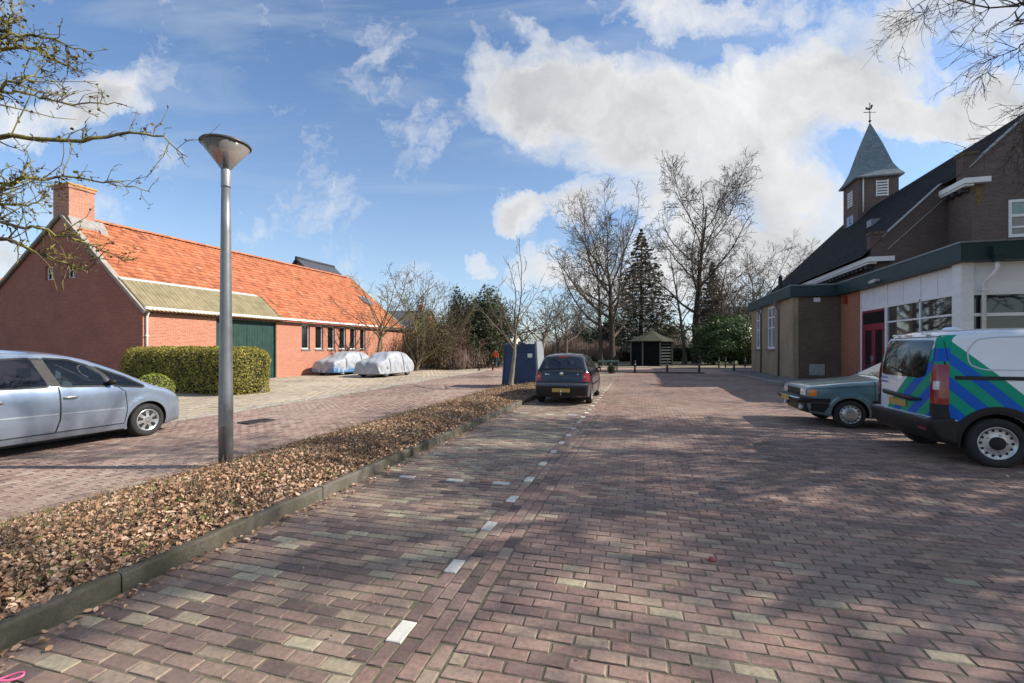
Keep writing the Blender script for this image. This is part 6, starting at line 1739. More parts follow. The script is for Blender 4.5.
# ---- teal saloon from the eighties beside the van
def build_teal():
    car = thing('parked_car', 'old teal hatchback with black bumper, nose out beside the van', 'car', (4.12, 11.56, 0.0), R(180))
    m_p = paint('teal_paint', (0.135, 0.225, 0.245), .28, metal=.25, coat=.9)
    up = [(-3.25, .40, .1), (-3.27, .62, .08), (-3.22, .86, .07), (-2.95, .98, .07), (-2.45, 1.32, .08), (-2.25, 1.385, .08), (-1.9, 1.41, .09), (-1.35, 1.395, .09), (-1.2, 1.37, .08), (-.62, 1.015, .06), (-.5, .985, .05), (.1, .915, .05), (.70, .835, .05), (.765, .80, .04), (.775, .62, .04), (.76, .40, .06), (.70, .28, .07)]
    lo = [(.42, .24, .05)] + arch(0, .285, .335, .21)[::-1] + [(-.40, .21, .05), (-2.0, .21, .05)] + arch(-2.4, .285, .335, .21)[::-1] + [(-2.8, .25, .05), (-3.15, .3, .06)]
    poly = [tuple(p) for p in rounded(up, .07, 4, closed=False)] + lo
    def Wf(x, z):
        w = np.interp(z, [.2, .4, .62, .72, .88, .97, 1.02, 1.38, 1.45], [.77, .795, .812, .815, .80, .785, .76, .61, .57])
        w = w - .035*np.clip((x-.1)/.7, 0, 1)**1.5
        for cx in (0, -2.4):
            d = np.sqrt((x-cx)**2 + (z-.285)**2); w = w + .020*np.exp(-((d-.37)/.03)**2)
        return w
    B = Body(poly, Wf, crown=.02, step=.03, grid=.045)
    B.build('body', [m_p, m_well], car)
    for s_ in (-1, 1):
        B.patch('headlight', [(s_*.44, .645), (s_*.44, .785), (s_*.735, .785), (s_*.735, .645)], 'x', 1, m_clearlens, car, .010, .03)
        B.patch('indicator', [(.60, .645), (.60, .775), (.735, .775), (.735, .645)], 'y', s_, m_amber, car, .010, .03)
        mirror_part(car, -.80, s_*.79, 1.05, s_, m_black, m_carglass)
        B.patch('window_surround', line_poly([(-.58, .995), (-.86, 1.165), (-1.2, 1.375), (-1.4, 1.39), (-2.2, 1.385), (-2.5, 1.30)], .05), 'y', s_, m_black, car, .007, .03)
        B.patch('window', rounded([(-.80, 1.03), (-.88, 1.06), (-1.26, 1.325), (-1.55, 1.345), (-1.55, 1.03)], .03, 3), 'y', s_, m_carglass, car, .006, .05)
        B.patch('window', rounded([(-1.63, 1.03), (-1.63, 1.345), (-2.15, 1.33), (-2.5, 1.04)], .03, 3), 'y', s_, m_carglass, car, .006, .05)
        B.patch('door_seam', [line_poly([(-.42, 1.0), (-.42, .3)], .010), line_poly([(-1.42, 1.0), (-1.42, .3)], .010), line_poly([(.70, .785), (-.1, .85), (-.4, .87)], .008)], 'y', s_, m_dark_slot, car, .004, .04)
        B.patch('side_moulding', line_poly([(-.38, .55), (-2.0, .55)], .045), 'y', s_, m_black, car, .010, .05)
        wheel(car, 0, s_*.715, .285, .18, 'cover', s_); wheel(car, -2.4, s_*.715, .285, .18, 'cover', s_)
    B.patch('grille', [(-.43, .64), (-.43, .775), (.43, .775), (.43, .64)], 'x', 1, m_black, car, .010, .04)
    B.patch('lower_panel', [(-.74, .29), (-.74, .50), (.74, .50), (.74, .29)], 'x', 1, m_black, car, .006, .05)
    two_sided(B, 'lower_panel', [(.37, .44), (.37, .50), (.70, .50), (.70, .34), (.46, .31)], m_black, car, .006, .04)
    two_sided(B, 'sill_trim', [(-.36, .23), (-.38, .33), (-2.02, .33), (-2.04, .23)], m_black, car, .006, .05)
    B.patch('windscreen', rounded([(-1.18, -.52), (-.67, -.64), (-.64, 0), (-.67, .64), (-1.18, .52)], .04, 3), 'z', 1, mat('screen_dark', (.03, .04, .045), .05, spec=.9, ior=1.7), car, .007, .03)
    B.patch('bonnet_seam', [line_poly([(-.55, -.68), (.74, -.66)], .010), line_poly([(-.55, .68), (.74, .66)], .010)], 'z', 1, m_dark_slot, car, .004, .05)
    bp = [(.70, .50, .02), (.70, .615, .02), (.90, .615, .03), (.93, .57, .03), (.92, .51, .03)]
    BB = Body([tuple(p) for p in rounded(bp, .03, 3)], lambda x, z: .815 - .05*np.clip((x-.7)/.2, 0, 1)**2, crown=.03, step=.02, grid=.03)
    bo = BB.build('bumper', [m_black, m_black], car)
    BB.patch('chrome_strip', [(-.76, .585), (-.76, .603), (.76, .603), (.76, .585)], 'x', 1, m_chrome, bo, .005, .05)
    for s_ in (-1, 1):
        MB().box(.36, .80, s_*.808 - .015, s_*.808 + .015, .52, .60).build('bumper_end', m_black, bo)
        MB().box(.37, .80, s_*.826-.004, s_*.826+.004, .583, .597).build('chrome_strip', m_chrome, bo)
        mb = MB(); mb.lathe([(.001, -.04), (.06, -.035), (.065, .02), (.055, .035), (.001, .04)], 14, M=Matrix.Translation((.80, s_*.52, .40)) @ Matrix.Rotation(R(90), 4, 'Y'))
        mb.build('fog_lamp', m_clearlens, car)
    MB().box(.962, .968, -.26, .26, .50, .605).build('number_plate', m_plate, car)
    MB().tube([(-.62, .45, 1.04), (-.72, -.05, 1.10)], .008, 6).build('wiper', m_black, car)
    return car
build_teal()

# ---- two cars under covers by the farmhouse
def covered(label, loc, rz, seed, blue):
    car = thing('covered_car', label, 'car', loc, rz, 'covered cars by the farmhouse')
    rs = np.random.default_rng(seed)
    up = [(-3.2, .25, .12), (-3.25, .6, .16), (-3.1, .95, .15), (-2.6, 1.36, .16), (-2.2, 1.46, .18), (-1.2, 1.45, .18), (-.75, 1.38, .16), (-.15, 1.05, .12), (.3, .98, .14), (.68, .88, .16), (.80, .62, .14), (.82, .22, .06)]
    poly = [tuple(p) for p in rounded(up, .2, 4, closed=False)] + [(.4, .18, .03), (-2.9, .18, .03)]
    def Wf(x, z):
        w = np.interp(z, [.15, .3, .6, .85, 1.0, 1.45], [.86, .86, .85, .83, .78, .62])
        fold = .022*np.sin(x*9+3*np.sin(z*3+seed)) + .018*np.sin(x*17-z*5+seed) 
        return w + fold*np.clip((1.15-z)/.7, .15, 1)
    B = Body(poly, Wf, crown=.04, step=.04, grid=.05)
    for i, v in enumerate(B.V):
        x, y, z = v
        d = .012*math.sin(7*y+11*z+seed) + .010*math.sin(13*y - 6*x + 2*seed)
        B.V[i] = (x + (d if abs(y) < .8 else 0), y, z + .8*d*(z > .4))
    m, t, p = base_mat('cover_fabric')
    tc = t.new('ShaderNodeTexCoord'); sp_ = t.new('ShaderNodeSeparateXYZ'); t.link(tc.outputs['Object'], sp_.inputs[0])
    n1 = t.noise(tc.outputs['Object'], 2.2, 5, .6, .6)
    c = t.ramp(n1, [(.3, (.27, .29, .32)), (.7, (.42, .44, .47))])
    if blue:
        k = t.math('ADD', sp_.outputs[2], t.math('MULTIPLY', t.math('SUBTRACT', n1, .5), 1.9))
        c = t.mix(t.ramp(k, [(.22, 1.0), (.52, 0.0)]), c, (.055, .20, .42))
    t.link(c, p.inputs['Base Color']); p.inputs['Roughness'].default_value = .42; p.inputs['Specular IOR Level'].default_value = .5
    t.link(t.bump(t.noise(tc.outputs['Object'], 6, 5, .6, 1.2), .5, .05), p.inputs['Normal'])
    B.build('cover', [m, m], car)
    for sx in (-.35, -1.9):
        zq = np.linspace(.28, float(np.interp(sx, [-2.2, -1.2, -.75, -.15], [1.40, 1.38, 1.30, 1.0])), 12); wq_ = B.W(np.stack([np.full(12, sx), zq], -1))
        for s_ in (-1, 1): MB().tube([(sx, s_*(w+.022), z) for z, w in zip(zq, wq_)], .014, 6).build('strap', m_trim, car)
    for s_ in (-1, 1):
        for wx in (0, -2.45): wheel(car, wx, s_*.74, .30, .18, 'cover', s_)
    MB().box(-2.9, .55, -.7, .7, .12, .3).build('underbody', m_black, car)
    return car
covered('covered car in pale sheeting with blue hem, close to the farmhouse wall', (-18.62, 24.45, 0.02), R(-93), 1, True)
covered('covered car in plain grey sheeting, nearer the road of the two', (-15.02, 23.55, 0.02), R(-91), 2, False)
# ------------------------------------------------------------------ trees and plants
def bark(name, c1, c2, sc=6, lichen=0.0, lcol=(0.30, 0.27, 0.06)):
    m, t, p = base_mat(name)
    tc = t.new('ShaderNodeTexCoord')
    mp = t.new('ShaderNodeMapping'); mp.inputs['Scale'].default_value = (1, 1, .25); t.link(tc.outputs['Object'], mp.inputs[0])
    n1 = t.noise(mp.outputs[0], sc, 6, .65); n2 = t.noise(tc.outputs['Object'], 1.4, 4)
    c = t.mix(t.ramp(n1, [(.3, 0), (.7, 1)]), c1, c2)
    if lichen:
        n3 = t.noise(tc.outputs['Object'], 7, 6, .65)
        c = t.mix(t.math('MULTIPLY', t.ramp(n3, [(.42, 0), (.58, 1)]), lichen), c, lcol)
    t.link(c, p.inputs['Base Color']); p.inputs['Roughness'].default_value = .9; p.inputs['Specular IOR Level'].default_value = .2
    t.link(t.bump(n1, .8, .02), p.inputs['Normal'])
    return m
m_bark_dark = bark('bark_dark', (0.045, 0.036, 0.028), (0.095, 0.078, 0.06))
m_bark_mid = bark('bark_mid', (0.085, 0.07, 0.052), (0.16, 0.135, 0.10))
m_bark_pale = bark('bark_pale', (0.18, 0.155, 0.12), (0.30, 0.265, 0.21))
m_bark_olive = bark('bark_olive', (0.12, 0.10, 0.06), (0.21, 0.18, 0.10))
m_bark_lichen = bark('bark_lichen', (0.06, 0.05, 0.04), (0.12, 0.10, 0.075), lichen=.8)

class Tubes:
    def __init__(s): s.g = {}
    def add(s, P, r, n):
        s.g.setdefault((n, len(P)), []).append((P, r))
    def mesh(s, name):
        VV, FF = [], []; b = 0
        for (n, m), L in s.g.items():
            P = np.array([a for a, _ in L]); r = np.array([c for _, c in L])         # (K,m,3),(K,m)
            K = len(L)
            t = np.empty_like(P); t[:, 1:-1] = P[:, 2:]-P[:, :-2]; t[:, 0] = P[:, 1]-P[:, 0]; t[:, -1] = P[:, -1]-P[:, -2]
            t /= np.linalg.norm(t, axis=2, keepdims=True)+1e-9
            ref = np.where(np.abs(t[:, :1, 2:3]) > .9, np.array([1., 0, 0]), np.array([0, 0, 1.]))
            ref = np.broadcast_to(ref, t.shape)
            a = np.cross(t, ref); a /= np.linalg.norm(a, axis=2, keepdims=True)+1e-9
            c = np.cross(t, a)
            q = 2*PI*np.arange(n)/n
            V = P[:, :, None] + r[:, :, None, None]*(a[:, :, None]*np.cos(q)[None, None, :, None] + c[:, :, None]*np.sin(q)[None, None, :, None])
            VV.append(V.reshape(-1, 3))
            k, i, j = np.meshgrid(np.arange(K), np.arange(m-1), np.arange(n), indexing='ij')
            o = b + k*m*n + i*n
            F = np.stack([o+j, o+(j+1) % n, o+n+(j+1) % n, o+n+j], -1).reshape(-1, 4)
            FF.append(F); b += K*m*n
        return indexed_mesh(name, np.concatenate(VV), np.concatenate(FF), smooth=True)

def unit(v): return v/(np.linalg.norm(v)+1e-9)

class Grower:
    """bare tree: levels = list of dicts(n, L, ang, seg, wob, up, t0, sides, rr)"""
    def __init__(s, seed, levels, rmin):
        s.r = np.random.default_rng(seed); s.lv = levels; s.rmin = rmin
        s.trunk = Tubes(); s.crown = Tubes(); s.tips = []
    def stem(s, p, d, L, r0, lvl, r_end=None):
        q = s.lv[lvl]; m = q['seg']+1
        P = np.empty((m, 3)); P[0] = p; dd = np.array(d, float)
        for i in range(1, m):
            dd = unit(dd + s.r.normal(0, q['wob'], 3) + np.array([0, 0, q['up']]))
            P[i] = P[i-1] + dd*L/q['seg']
        t = np.linspace(0, 1, m)
        re = max(s.rmin, r0*q.get('taper', .35)) if r_end is None else r_end
        rad = r0 + (re-r0)*t**q.get('tp', 1.0)
        if lvl == 0: rad = rad + r0*.45*np.exp(-t*L/0.5)
        (s.trunk if lvl == 0 else s.crown).add(P, rad, q['sides'])
        if lvl+1 >= len(s.lv): s.tips.append(P[-1]); return
        c = s.lv[lvl+1]
        n = max(1, int(round(c['n']*(0.75+.5*s.r.random())*(1 if lvl == 0 else min(1.3, max(.45, L/q['L']))))))
        az0 = s.r.random()*2*PI
        for k in range(n):
            tt = c['t0'] + (1-c['t0'])*((k+.2+.6*s.r.random())/n)
            i = min(m-2, int(tt*(m-1))); f = tt*(m-1)-i
            bp = P[i]*(1-f)+P[i+1]*f; bd = unit(P[i+1]-P[i]); br = rad[i]*(1-f)+rad[i+1]*f
            a = az0 + k*2.4 + s.r.normal(0, .4)
            ref = np.array([0, 0, 1.]) if abs(bd[2]) < .9 else np.array([1., 0, 0])
            x = unit(np.cross(bd, ref)); y = np.cross(bd, x)
            ang = R(c['ang'])*(1.15-.45*tt) + s.r.normal(0, .12)
            nd = unit(bd*math.cos(ang) + (x*math.cos(a)+y*math.sin(a))*math.sin(ang))
            shp = c.get('shape', 'taper')
            ls = (1.15-.75*tt) if shp == 'taper' else ((.55+.9*math.sin(PI*min(1, max(0, (tt-c['t0'])/(1-c['t0'])*.8+.12)))) if shp == 'round' else 1)
            cl = c['L']*ls*(.7+.6*s.r.random())
            cr = max(s.rmin, min(br*.8, br*c.get('rr', .55)))
            s.stem(bp, nd, cl, cr, lvl+1)
    def objects(s, root, mb_t, mb_c):
        link_mesh('trunk', s.trunk.mesh('trunk'), mb_t, root); link_mesh('crown', s.crown.mesh('crown'), mb_c, root)

def bare_tree(name, label, loc, seed, H, spread, r0, kind='ascending', mt=None, mc=None, group=None, lean=(0, 0), dens=1.0, rmin=.012, cat='tree', name_stem_h=None):
    root = thing(name, label, cat, loc, 0, group)
    k = spread/6.0
    if kind == 'ascending':      # straight leader, limbs rising
        lv = [dict(n=1, L=H*.88, seg=14, wob=.045, up=.05, sides=10, taper=.12, tp=.85),
              dict(n=25*dens, L=4.9*k, ang=58, seg=8, wob=.11, up=.085, t0=.24, sides=6, rr=.48, shape='round', taper=.22),
              dict(n=9*dens, L=2.2*k, ang=50, seg=5, wob=.15, up=.05, t0=.25, sides=4, rr=.5, taper=.35),
              dict(n=7*dens, L=1.05*k, ang=48, seg=3, wob=.18, up=.04, t0=.2, sides=3, rr=.6, taper=.6),
              dict(n=5*dens, L=.5*k, ang=45, seg=2, wob=.2, up=.03, t0=.2, sides=3, rr=.7, taper=.7)]
    elif kind == 'spreading':    # short bole, several big limbs
        lv = [dict(n=1, L=H*.62, seg=9, wob=.05, up=.05, sides=10, taper=.30, tp=.8),
              dict(n=13*dens, L=H*.50, ang=56, seg=9, wob=.10, up=.05, t0=.26, sides=7, rr=.58, taper=.16, shape='flat'),
              dict(n=11*dens, L=2.6*k, ang=52, seg=6, wob=.14, up=.06, t0=.22, sides=5, rr=.5, taper=.3),
              dict(n=6*dens, L=1.15*k, ang=50, seg=4, wob=.17, up=.04, t0=.2, sides=3, rr=.55, taper=.5),
              dict(n=5*dens, L=.55*k, ang=46, seg=2, wob=.2, up=.02, t0=.2, sides=3, rr=.7, taper=.7)]
    elif kind == 'small':
        lv = [dict(n=1, L=H*.42, seg=7, wob=.05, up=.06, sides=10, taper=.65),
              dict(n=9*dens, L=H*.50, ang=60, seg=7, wob=.11, up=.025, t0=.62, sides=6, rr=.55, taper=.2, shape='flat'),
              dict(n=6*dens, L=.95*k, ang=50, seg=5, wob=.16, up=.05, t0=.2, sides=4, rr=.5, taper=.3),
              dict(n=4*dens, L=.5*k, ang=45, seg=3, wob=.2, up=.03, t0=.2, sides=3, rr=.6, taper=.6)]
    else:                        # 'shrub': many stems from the ground
        lv = [dict(n=1, L=H*.25, seg=4, wob=.15, up=.1, sides=7, taper=.7),
              dict(n=9*dens, L=H*.72, ang=38, seg=8, wob=.12, up=.09, t0=.05, sides=5, rr=.55, taper=.2, shape='flat'),
              dict(n=9*dens, L=1.25*k, ang=46, seg=5, wob=.18, up=.06, t0=.2, sides=3, rr=.5, taper=.35),
              dict(n=7*dens, L=.62*k, ang=45, seg=3, wob=.2, up=.03, t0=.15, sides=3, rr=.65, taper=.6)]
    g = Grower(seed, lv, rmin)
    g.stem(np.array([0, 0, -.1]), unit(np.array([lean[0], lean[1], 1.0])), lv[0]['L'], r0, 0)
    g.objects(root, mt or m_bark_dark, mc or mt or m_bark_dark)
    return root

# -- the two tall groups at the end of the car park
bare_tree('bare_tree', 'broad bare tree with dark thick trunk just left of the shelter', (-2.75, 47.6, 0), 11, 17.0, 7.4, .40, 'spreading', m_bark_dark, m_bark_mid, dens=1.1, rmin=.014)
bare_tree('bare_tree', 'slimmer dark trunk close beside the broad bare tree, on its left side', (-3.75, 47.2, 0), 12, 13.5, 5.0, .27, 'ascending', m_bark_dark, m_bark_mid, lean=(-.07, 0), dens=.9, rmin=.014)
bare_tree('bare_tree', 'tallest bare tree, thick dark straight trunk right of the shelter', (6.55, 58.0, 0), 18, 21.5, 8.0, .50, 'ascending', m_bark_dark, m_bark_dark, dens=1.0, rmin=.017)
bare_tree('bare_tree', 'slender paler trunk standing beside the tallest bare tree', (4.95, 56.0, 0), 14, 15.5, 4.6, .24, 'ascending', m_bark_mid, m_bark_mid, dens=.7, rmin=.014)
mst = [(-1.1, .25), (0.1, -.02), (1.2, -.22), (2.2, -.3)]
bare_tree('bare_tree', 'pale forked bare tree behind the laurel bush, near its right edge', (10.3, 58.0, 0), 15, 14.0, 7.2, .26, 'spreading', m_bark_pale, m_bark_mid, lean=(-.12, 0), dens=.85, rmin=.014)
bare_tree('bare_tree', 'bare many branched tree showing between laurel bush and hall', (12.4, 60.0, 0), 16, 14.5, 8.0, .28, 'spreading', m_bark_pale, m_bark_mid, lean=(.14, 0), dens=.9, rmin=.014)
bare_tree('bare_tree', 'bare tree farthest right, its twigs above the hall corner', (16.6, 66.0, 0), 17, 15.0, 7.0, .26, 'spreading', m_bark_mid, m_bark_mid, lean=(.1, 0), dens=.85, rmin=.015)
# -- street trees near the container
bare_tree('street_tree', 'young bare street tree with pale trunk in front of the blue container', (-5.1, 17.95, .1), 21, 6.0, 6.4, .085, 'small', m_bark_pale, m_bark_mid, lean=(.03, 0), rmin=.007)
bare_tree('street_tree', 'young bare tree behind the blue container', (-5.6, 26.5, 0), 22, 6.6, 6.6, .10, 'small', m_bark_mid, m_bark_mid, lean=(.08, 0), rmin=.009)
bare_tree('street_tree', 'thin bare tree farther along the road, past the blue container', (-6.2, 40.0, 0), 23, 9.0, 7.4, .13, 'small', m_bark_mid, m_bark_mid, rmin=.011)
# -- scrubby trees at the farmhouse end
bare_tree('bare_tree', 'leaning bare tree in front of the far end of the farmhouse', (-18.0, 28.2, 0), 31, 8.6, 7.5, .13, 'small', m_bark_olive, m_bark_olive, lean=(.28, -.05), dens=1.25, rmin=.010)
bare_tree('bare_shrub', 'olive brown bare shrub behind the covered cars, first past the farmhouse', (-16.3, 31.2, 0), 32, 6.6, 7.5, .12, 'shrub', m_bark_olive, m_bark_olive, dens=1.0, rmin=.010, cat='shrub')
bare_tree('bare_shrub', 'tall tangled bare shrub between farmhouse and dark evergreen', (-15.4, 33.6, 0), 33, 7.0, 7.5, .12, 'shrub', m_bark_olive, m_bark_mid, dens=1.05, rmin=.011, cat='shrub')
bare_tree('bare_shrub', 'low reddish bare shrub at the foot of the dark evergreen', (-14.2, 34.6, 0), 34, 4.2, 5.5, .08, 'shrub', m_bark_mid, bark('bark_red', (0.13, .075, .05), (0.22, .14, .10)), dens=1.1, rmin=.010, cat='shrub')
bare_tree('bare_tree', 'bare tree rising behind the roof line past the farmhouse', (-21.5, 42.0, 0), 35, 9.0, 7.0, .17, 'spreading', m_bark_mid, m_bark_mid, dens=.8, rmin=.014)

# -- leafy things
def shell_points(n, rx, ry, rz, rs, depth=.35, lump=.22, zmin=-1.0, seed=0):
    d = rs.normal(0, 1, (n*2, 3)); d /= np.linalg.norm(d, axis=1)[:, None]
    d = d[d[:, 2] > zmin][:n]
    lm = 1 + lump*(np.sin(d[:, 0]*5.1+seed)*np.sin(d[:, 1]*4.3+seed*2)+.6*np.sin(d[:, 2]*7.7+d[:, 0]*6+seed) + .5*np.sin(d[:, 1]*13+d[:, 2]*11+seed))
    rad = lm*(1-depth*rs.random(len(d))**1.8)
    return d*rad[:, None]*np.array([rx, ry, rz]), d
LEAF_DARK = [(0, (0.018, 0.030, 0.014)), (.5, (0.042, 0.06, 0.022)), (1, (0.085, 0.10, 0.036))]
LEAF_LAUREL = [(0, (0.035, 0.065, 0.022)), (.5, (0.075, 0.13, 0.04)), (1, (0.14, 0.20, 0.07))]
LEAF_HEDGE = [(0, (0.16, 0.135, 0.026)), (.5, (0.29, 0.255, 0.048)), (1, (0.42, 0.38, 0.09))]
m_leaf_dark = tone_mat('leaf_dark', LEAF_DARK, rough=.55, var=.2, scale=2, trans=.15)
m_leaf_laurel = tone_mat('leaf_laurel', LEAF_LAUREL, rough=.4, var=.2, scale=2, trans=.2, spec=.5)
m_leaf_hedge = tone_mat('leaf_hedge', LEAF_HEDGE, rough=.7, var=.38, scale=1.8, trans=.22)
m_leaf_ball = tone_mat('leaf_ball', [(0, (0.16, .19, .026)), (.5, (.29, .33, .045)), (1, (.40, .43, .09))], rough=.6, var=.2, scale=4, trans=.25)
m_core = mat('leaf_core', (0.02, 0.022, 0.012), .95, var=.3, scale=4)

def bush(name, label, loc, rx, ry, rz, n, size, m, seed, cat='bush', lump=.2, depth=.4, group=None, core=.72, tone=None, zmin=-.8):
    root = thing(name, label, cat, loc, 0, group)
    rs = np.random.default_rng(seed)
    P, d = shell_points(n, rx, ry, rz, rs, depth, lump, zmin, seed)
    P[:, 2] += rz*.85
    k = P[:, 2] > .02
    P, d = P[k], d[k]
    me = leaf_cards('foliage', P, size, rs, tilt=.65, aspect=.55, curl=.2, up=d)
    link_mesh('foliage', me, m, root)
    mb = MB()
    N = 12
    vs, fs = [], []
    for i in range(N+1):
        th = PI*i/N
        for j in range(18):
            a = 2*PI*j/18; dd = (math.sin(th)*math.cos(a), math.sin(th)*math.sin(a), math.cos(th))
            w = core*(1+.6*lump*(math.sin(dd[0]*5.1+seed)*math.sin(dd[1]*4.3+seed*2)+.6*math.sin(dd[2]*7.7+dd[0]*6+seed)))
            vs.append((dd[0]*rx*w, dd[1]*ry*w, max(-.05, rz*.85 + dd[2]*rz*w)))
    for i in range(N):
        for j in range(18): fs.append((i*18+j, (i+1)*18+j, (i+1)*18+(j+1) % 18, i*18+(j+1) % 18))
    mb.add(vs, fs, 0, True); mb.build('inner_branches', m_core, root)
    return root
bush('laurel_bush', 'big round glossy green laurel bush right of the tallest tree', (9.2, 54.6, 0), 3.3, 2.8, 2.9, 15000, .20, m_leaf_laurel, 3, lump=.16)
bush('evergreen', 'dense dark evergreen tree behind the person in orange', (-14.2, 40.0, 0), 2.7, 2.6, 3.7, 17000, .17, m_leaf_dark, 5, cat='evergreen tree', lump=.24, depth=.5)
bush('evergreen', 'lower dark evergreen shrub left of the dense evergreen', (-16.6, 38.6, 0), 1.6, 1.6, 2.3, 6500, .16, m_leaf_dark, 6, cat='evergreen tree', lump=.25, depth=.5)
bush('laurel_bush', 'small yellowish bush at the right foot of the laurel bush', (12.0, 52.5, 0), 1.5, 1.2, 1.3, 3800, .16, tone_mat('leaf_yellow', [(0, (.07, .085, .02)), (1, (.21, .20, .06))], rough=.6, trans=.2), 8, lump=.25)

def conifer(name, label, loc, H, Rb, seed, mneedle, tiers=34, droop=.35, z0=.12, dens=1.0, size=.34):
    root = thing(name, label, 'conifer', loc)
    rs = np.random.default_rng(seed)
    T = Tubes(); zt = np.linspace(-.1, H, 12); P = np.stack([.05*np.sin(zt), .05*np.cos(zt*1.3), zt], -1)
    T.add(P, np.linspace(H*.020, .015, 12), 9)
    B = T; NP = []
    for i in range(tiers):
        f = i/(tiers-1); z = H*(z0 + (1-z0)*f**.95); L0 = Rb*(1-f)**.85*(.9 if f > .08 else .75) + .12
        nb = max(4, int((9 if f < .7 else 6)*dens))
        for k in range(nb):
            a = 2*PI*(k+rs.random())/nb + i*1.1; L = L0*(.62+.55*rs.random())
            t = np.linspace(0, 1, 7)
            rr_ = L*t; zz = z + L*(.22*t - droop*1.6*t**2 + droop*.75*t**4)
            p = np.stack([np.cos(a)*rr_, np.sin(a)*rr_, zz], -1) + rs.normal(0, .03, (7, 3))*t[:, None]
            B.add(p, np.linspace(.03, .008, 7), 4)
            m = int(7 + L*9*dens)
            tq = .15+.85*rs.random(m)**.75; idx = np.clip((tq*6).astype(int), 0, 5); ff = (tq*6-idx)[:, None]
            q = p[idx]*(1-ff)+p[idx+1]*ff
            side = np.stack([-np.sin(a)*np.ones(m), np.cos(a)*np.ones(m), np.zeros(m)], -1)
            w = rs.normal(0, 1, m)*.20*L*(1-.6*tq)
            q = q + side*w[:, None] + np.stack([np.zeros(m), np.zeros(m), -np.abs(rs.normal(0, .12, m)) - .10*np.abs(w)], -1)
            NP.append(q)
    NP = np.concatenate(NP)
    link_mesh('trunk', T.mesh('trunk'), m_bark_dark, root)
    link_mesh('crown', leaf_cards('crown', NP, size, rs, tilt=.45, aspect=.42, curl=.1), mneedle, root)
    return root
m_needle = tone_mat('needle_green', [(0, (.055, .062, .042)), (.5, (.115, .122, .078)), (1, (.19, .185, .12))], rough=.75, trans=.1)
m_needle_br = tone_mat('needle_brown', [(0, (.08, .062, .038)), (.5, (.15, .115, .068)), (1, (.23, .175, .10))], rough=.8, trans=.1)
conifer('conifer', 'drooping dark spruce standing behind the shelter', (0.15, 60.5, 0), 17.0, 6.4, 41, m_needle, dens=.9, size=.42)
conifer('conifer', 'brownish conifer behind the tallest bare tree', (9.5, 67.0, 0), 13.5, 3.8, 42, m_needle_br, tiers=30, droop=.2, size=.4)
bush('evergreen', 'narrow upright evergreen behind the bare shrubs by the farmhouse', (-18.2, 43.5, 0), .95, .95, 4.1, 5200, .16, m_leaf_dark, 43, cat='evergreen tree', lump=.2, depth=.5)

# -- clipped hedge and ball by the drive
def hedge(name, label, loc, rz, L, D, H, n, size, m, seed, cat='hedge', rnd=.5, group=None):
    root = thing(name, label, cat, loc, rz, group); rs = np.random.default_rng(seed)
    # rounded box: sample faces by area, push in at the edges
    A = [L*D, L*H, L*H, D*H, D*H]; pr_ = np.array(A)/sum(A)
    f = rs.choice(5, n, p=pr_); a = rs.random(n)-.5; b = rs.random(n)-.5
    P = np.zeros((n, 3)); N = np.zeros((n, 3))
    for k, (ax, sg) in enumerate((('z', 1), ('y', -1), ('y', 1), ('x', -1), ('x', 1))):
        q = f == k
        if ax == 'z': P[q] = np.stack([a[q]*L, b[q]*D, np.full(q.sum(), H)], -1); N[q, 2] = 1
        elif ax == 'y': P[q] = np.stack([a[q]*L, np.full(q.sum(), sg*D/2), (b[q]+.5)*H], -1); N[q, 1] = sg
        else: P[q] = np.stack([np.full(q.sum(), sg*L/2), a[q]*D, (b[q]+.5)*H], -1); N[q, 0] = sg
    c = np.stack([np.clip(P[:, 0], -L/2+rnd, L/2-rnd), np.clip(P[:, 1], -D/2+rnd, D/2-rnd), np.minimum(P[:, 2], H-rnd)], -1)
    v = P-c; l = np.linalg.norm(v, axis=1); k2 = l > rnd
    P = np.where(k2[:, None], c + v/np.maximum(l, 1e-6)[:, None]*rnd, P); nn = np.where(l[:, None] > 1e-3, v/np.maximum(l, 1e-6)[:, None], N)
    bumpy = .035*np.sin(P[:, 0]*4+seed)*np.sin(P[:, 2]*5+P[:, 1]*3) + .02*np.sin(P[:, 0]*11+P[:, 2]*9)
    P = P + nn*(bumpy - .10*rs.random(n)**2 + .02*rs.random(n))[:, None]
    link_mesh('foliage', leaf_cards('foliage', P, size, rs, tilt=.6, aspect=.5, curl=.15, up=nn), m, root)
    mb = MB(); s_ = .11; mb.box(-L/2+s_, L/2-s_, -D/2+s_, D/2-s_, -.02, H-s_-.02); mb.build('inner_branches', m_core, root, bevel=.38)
    return root
hedge('hedge', 'long clipped boxy hedge in front of the farmhouse, beside the lamp post', (-16.55, 13.55, 0.02), R(-6), 6.6, 1.7, 1.68, 30000, .055, m_leaf_hedge, 1)
bush('ball_shrub', 'small clipped round green shrub beyond the bonnet of the silver car', (-13.9, 10.15, 0.02), .50, .50, .48, 5200, .035, m_leaf_ball, 9, cat='shrub', lump=.02, depth=.12, core=.93, zmin=-.95)
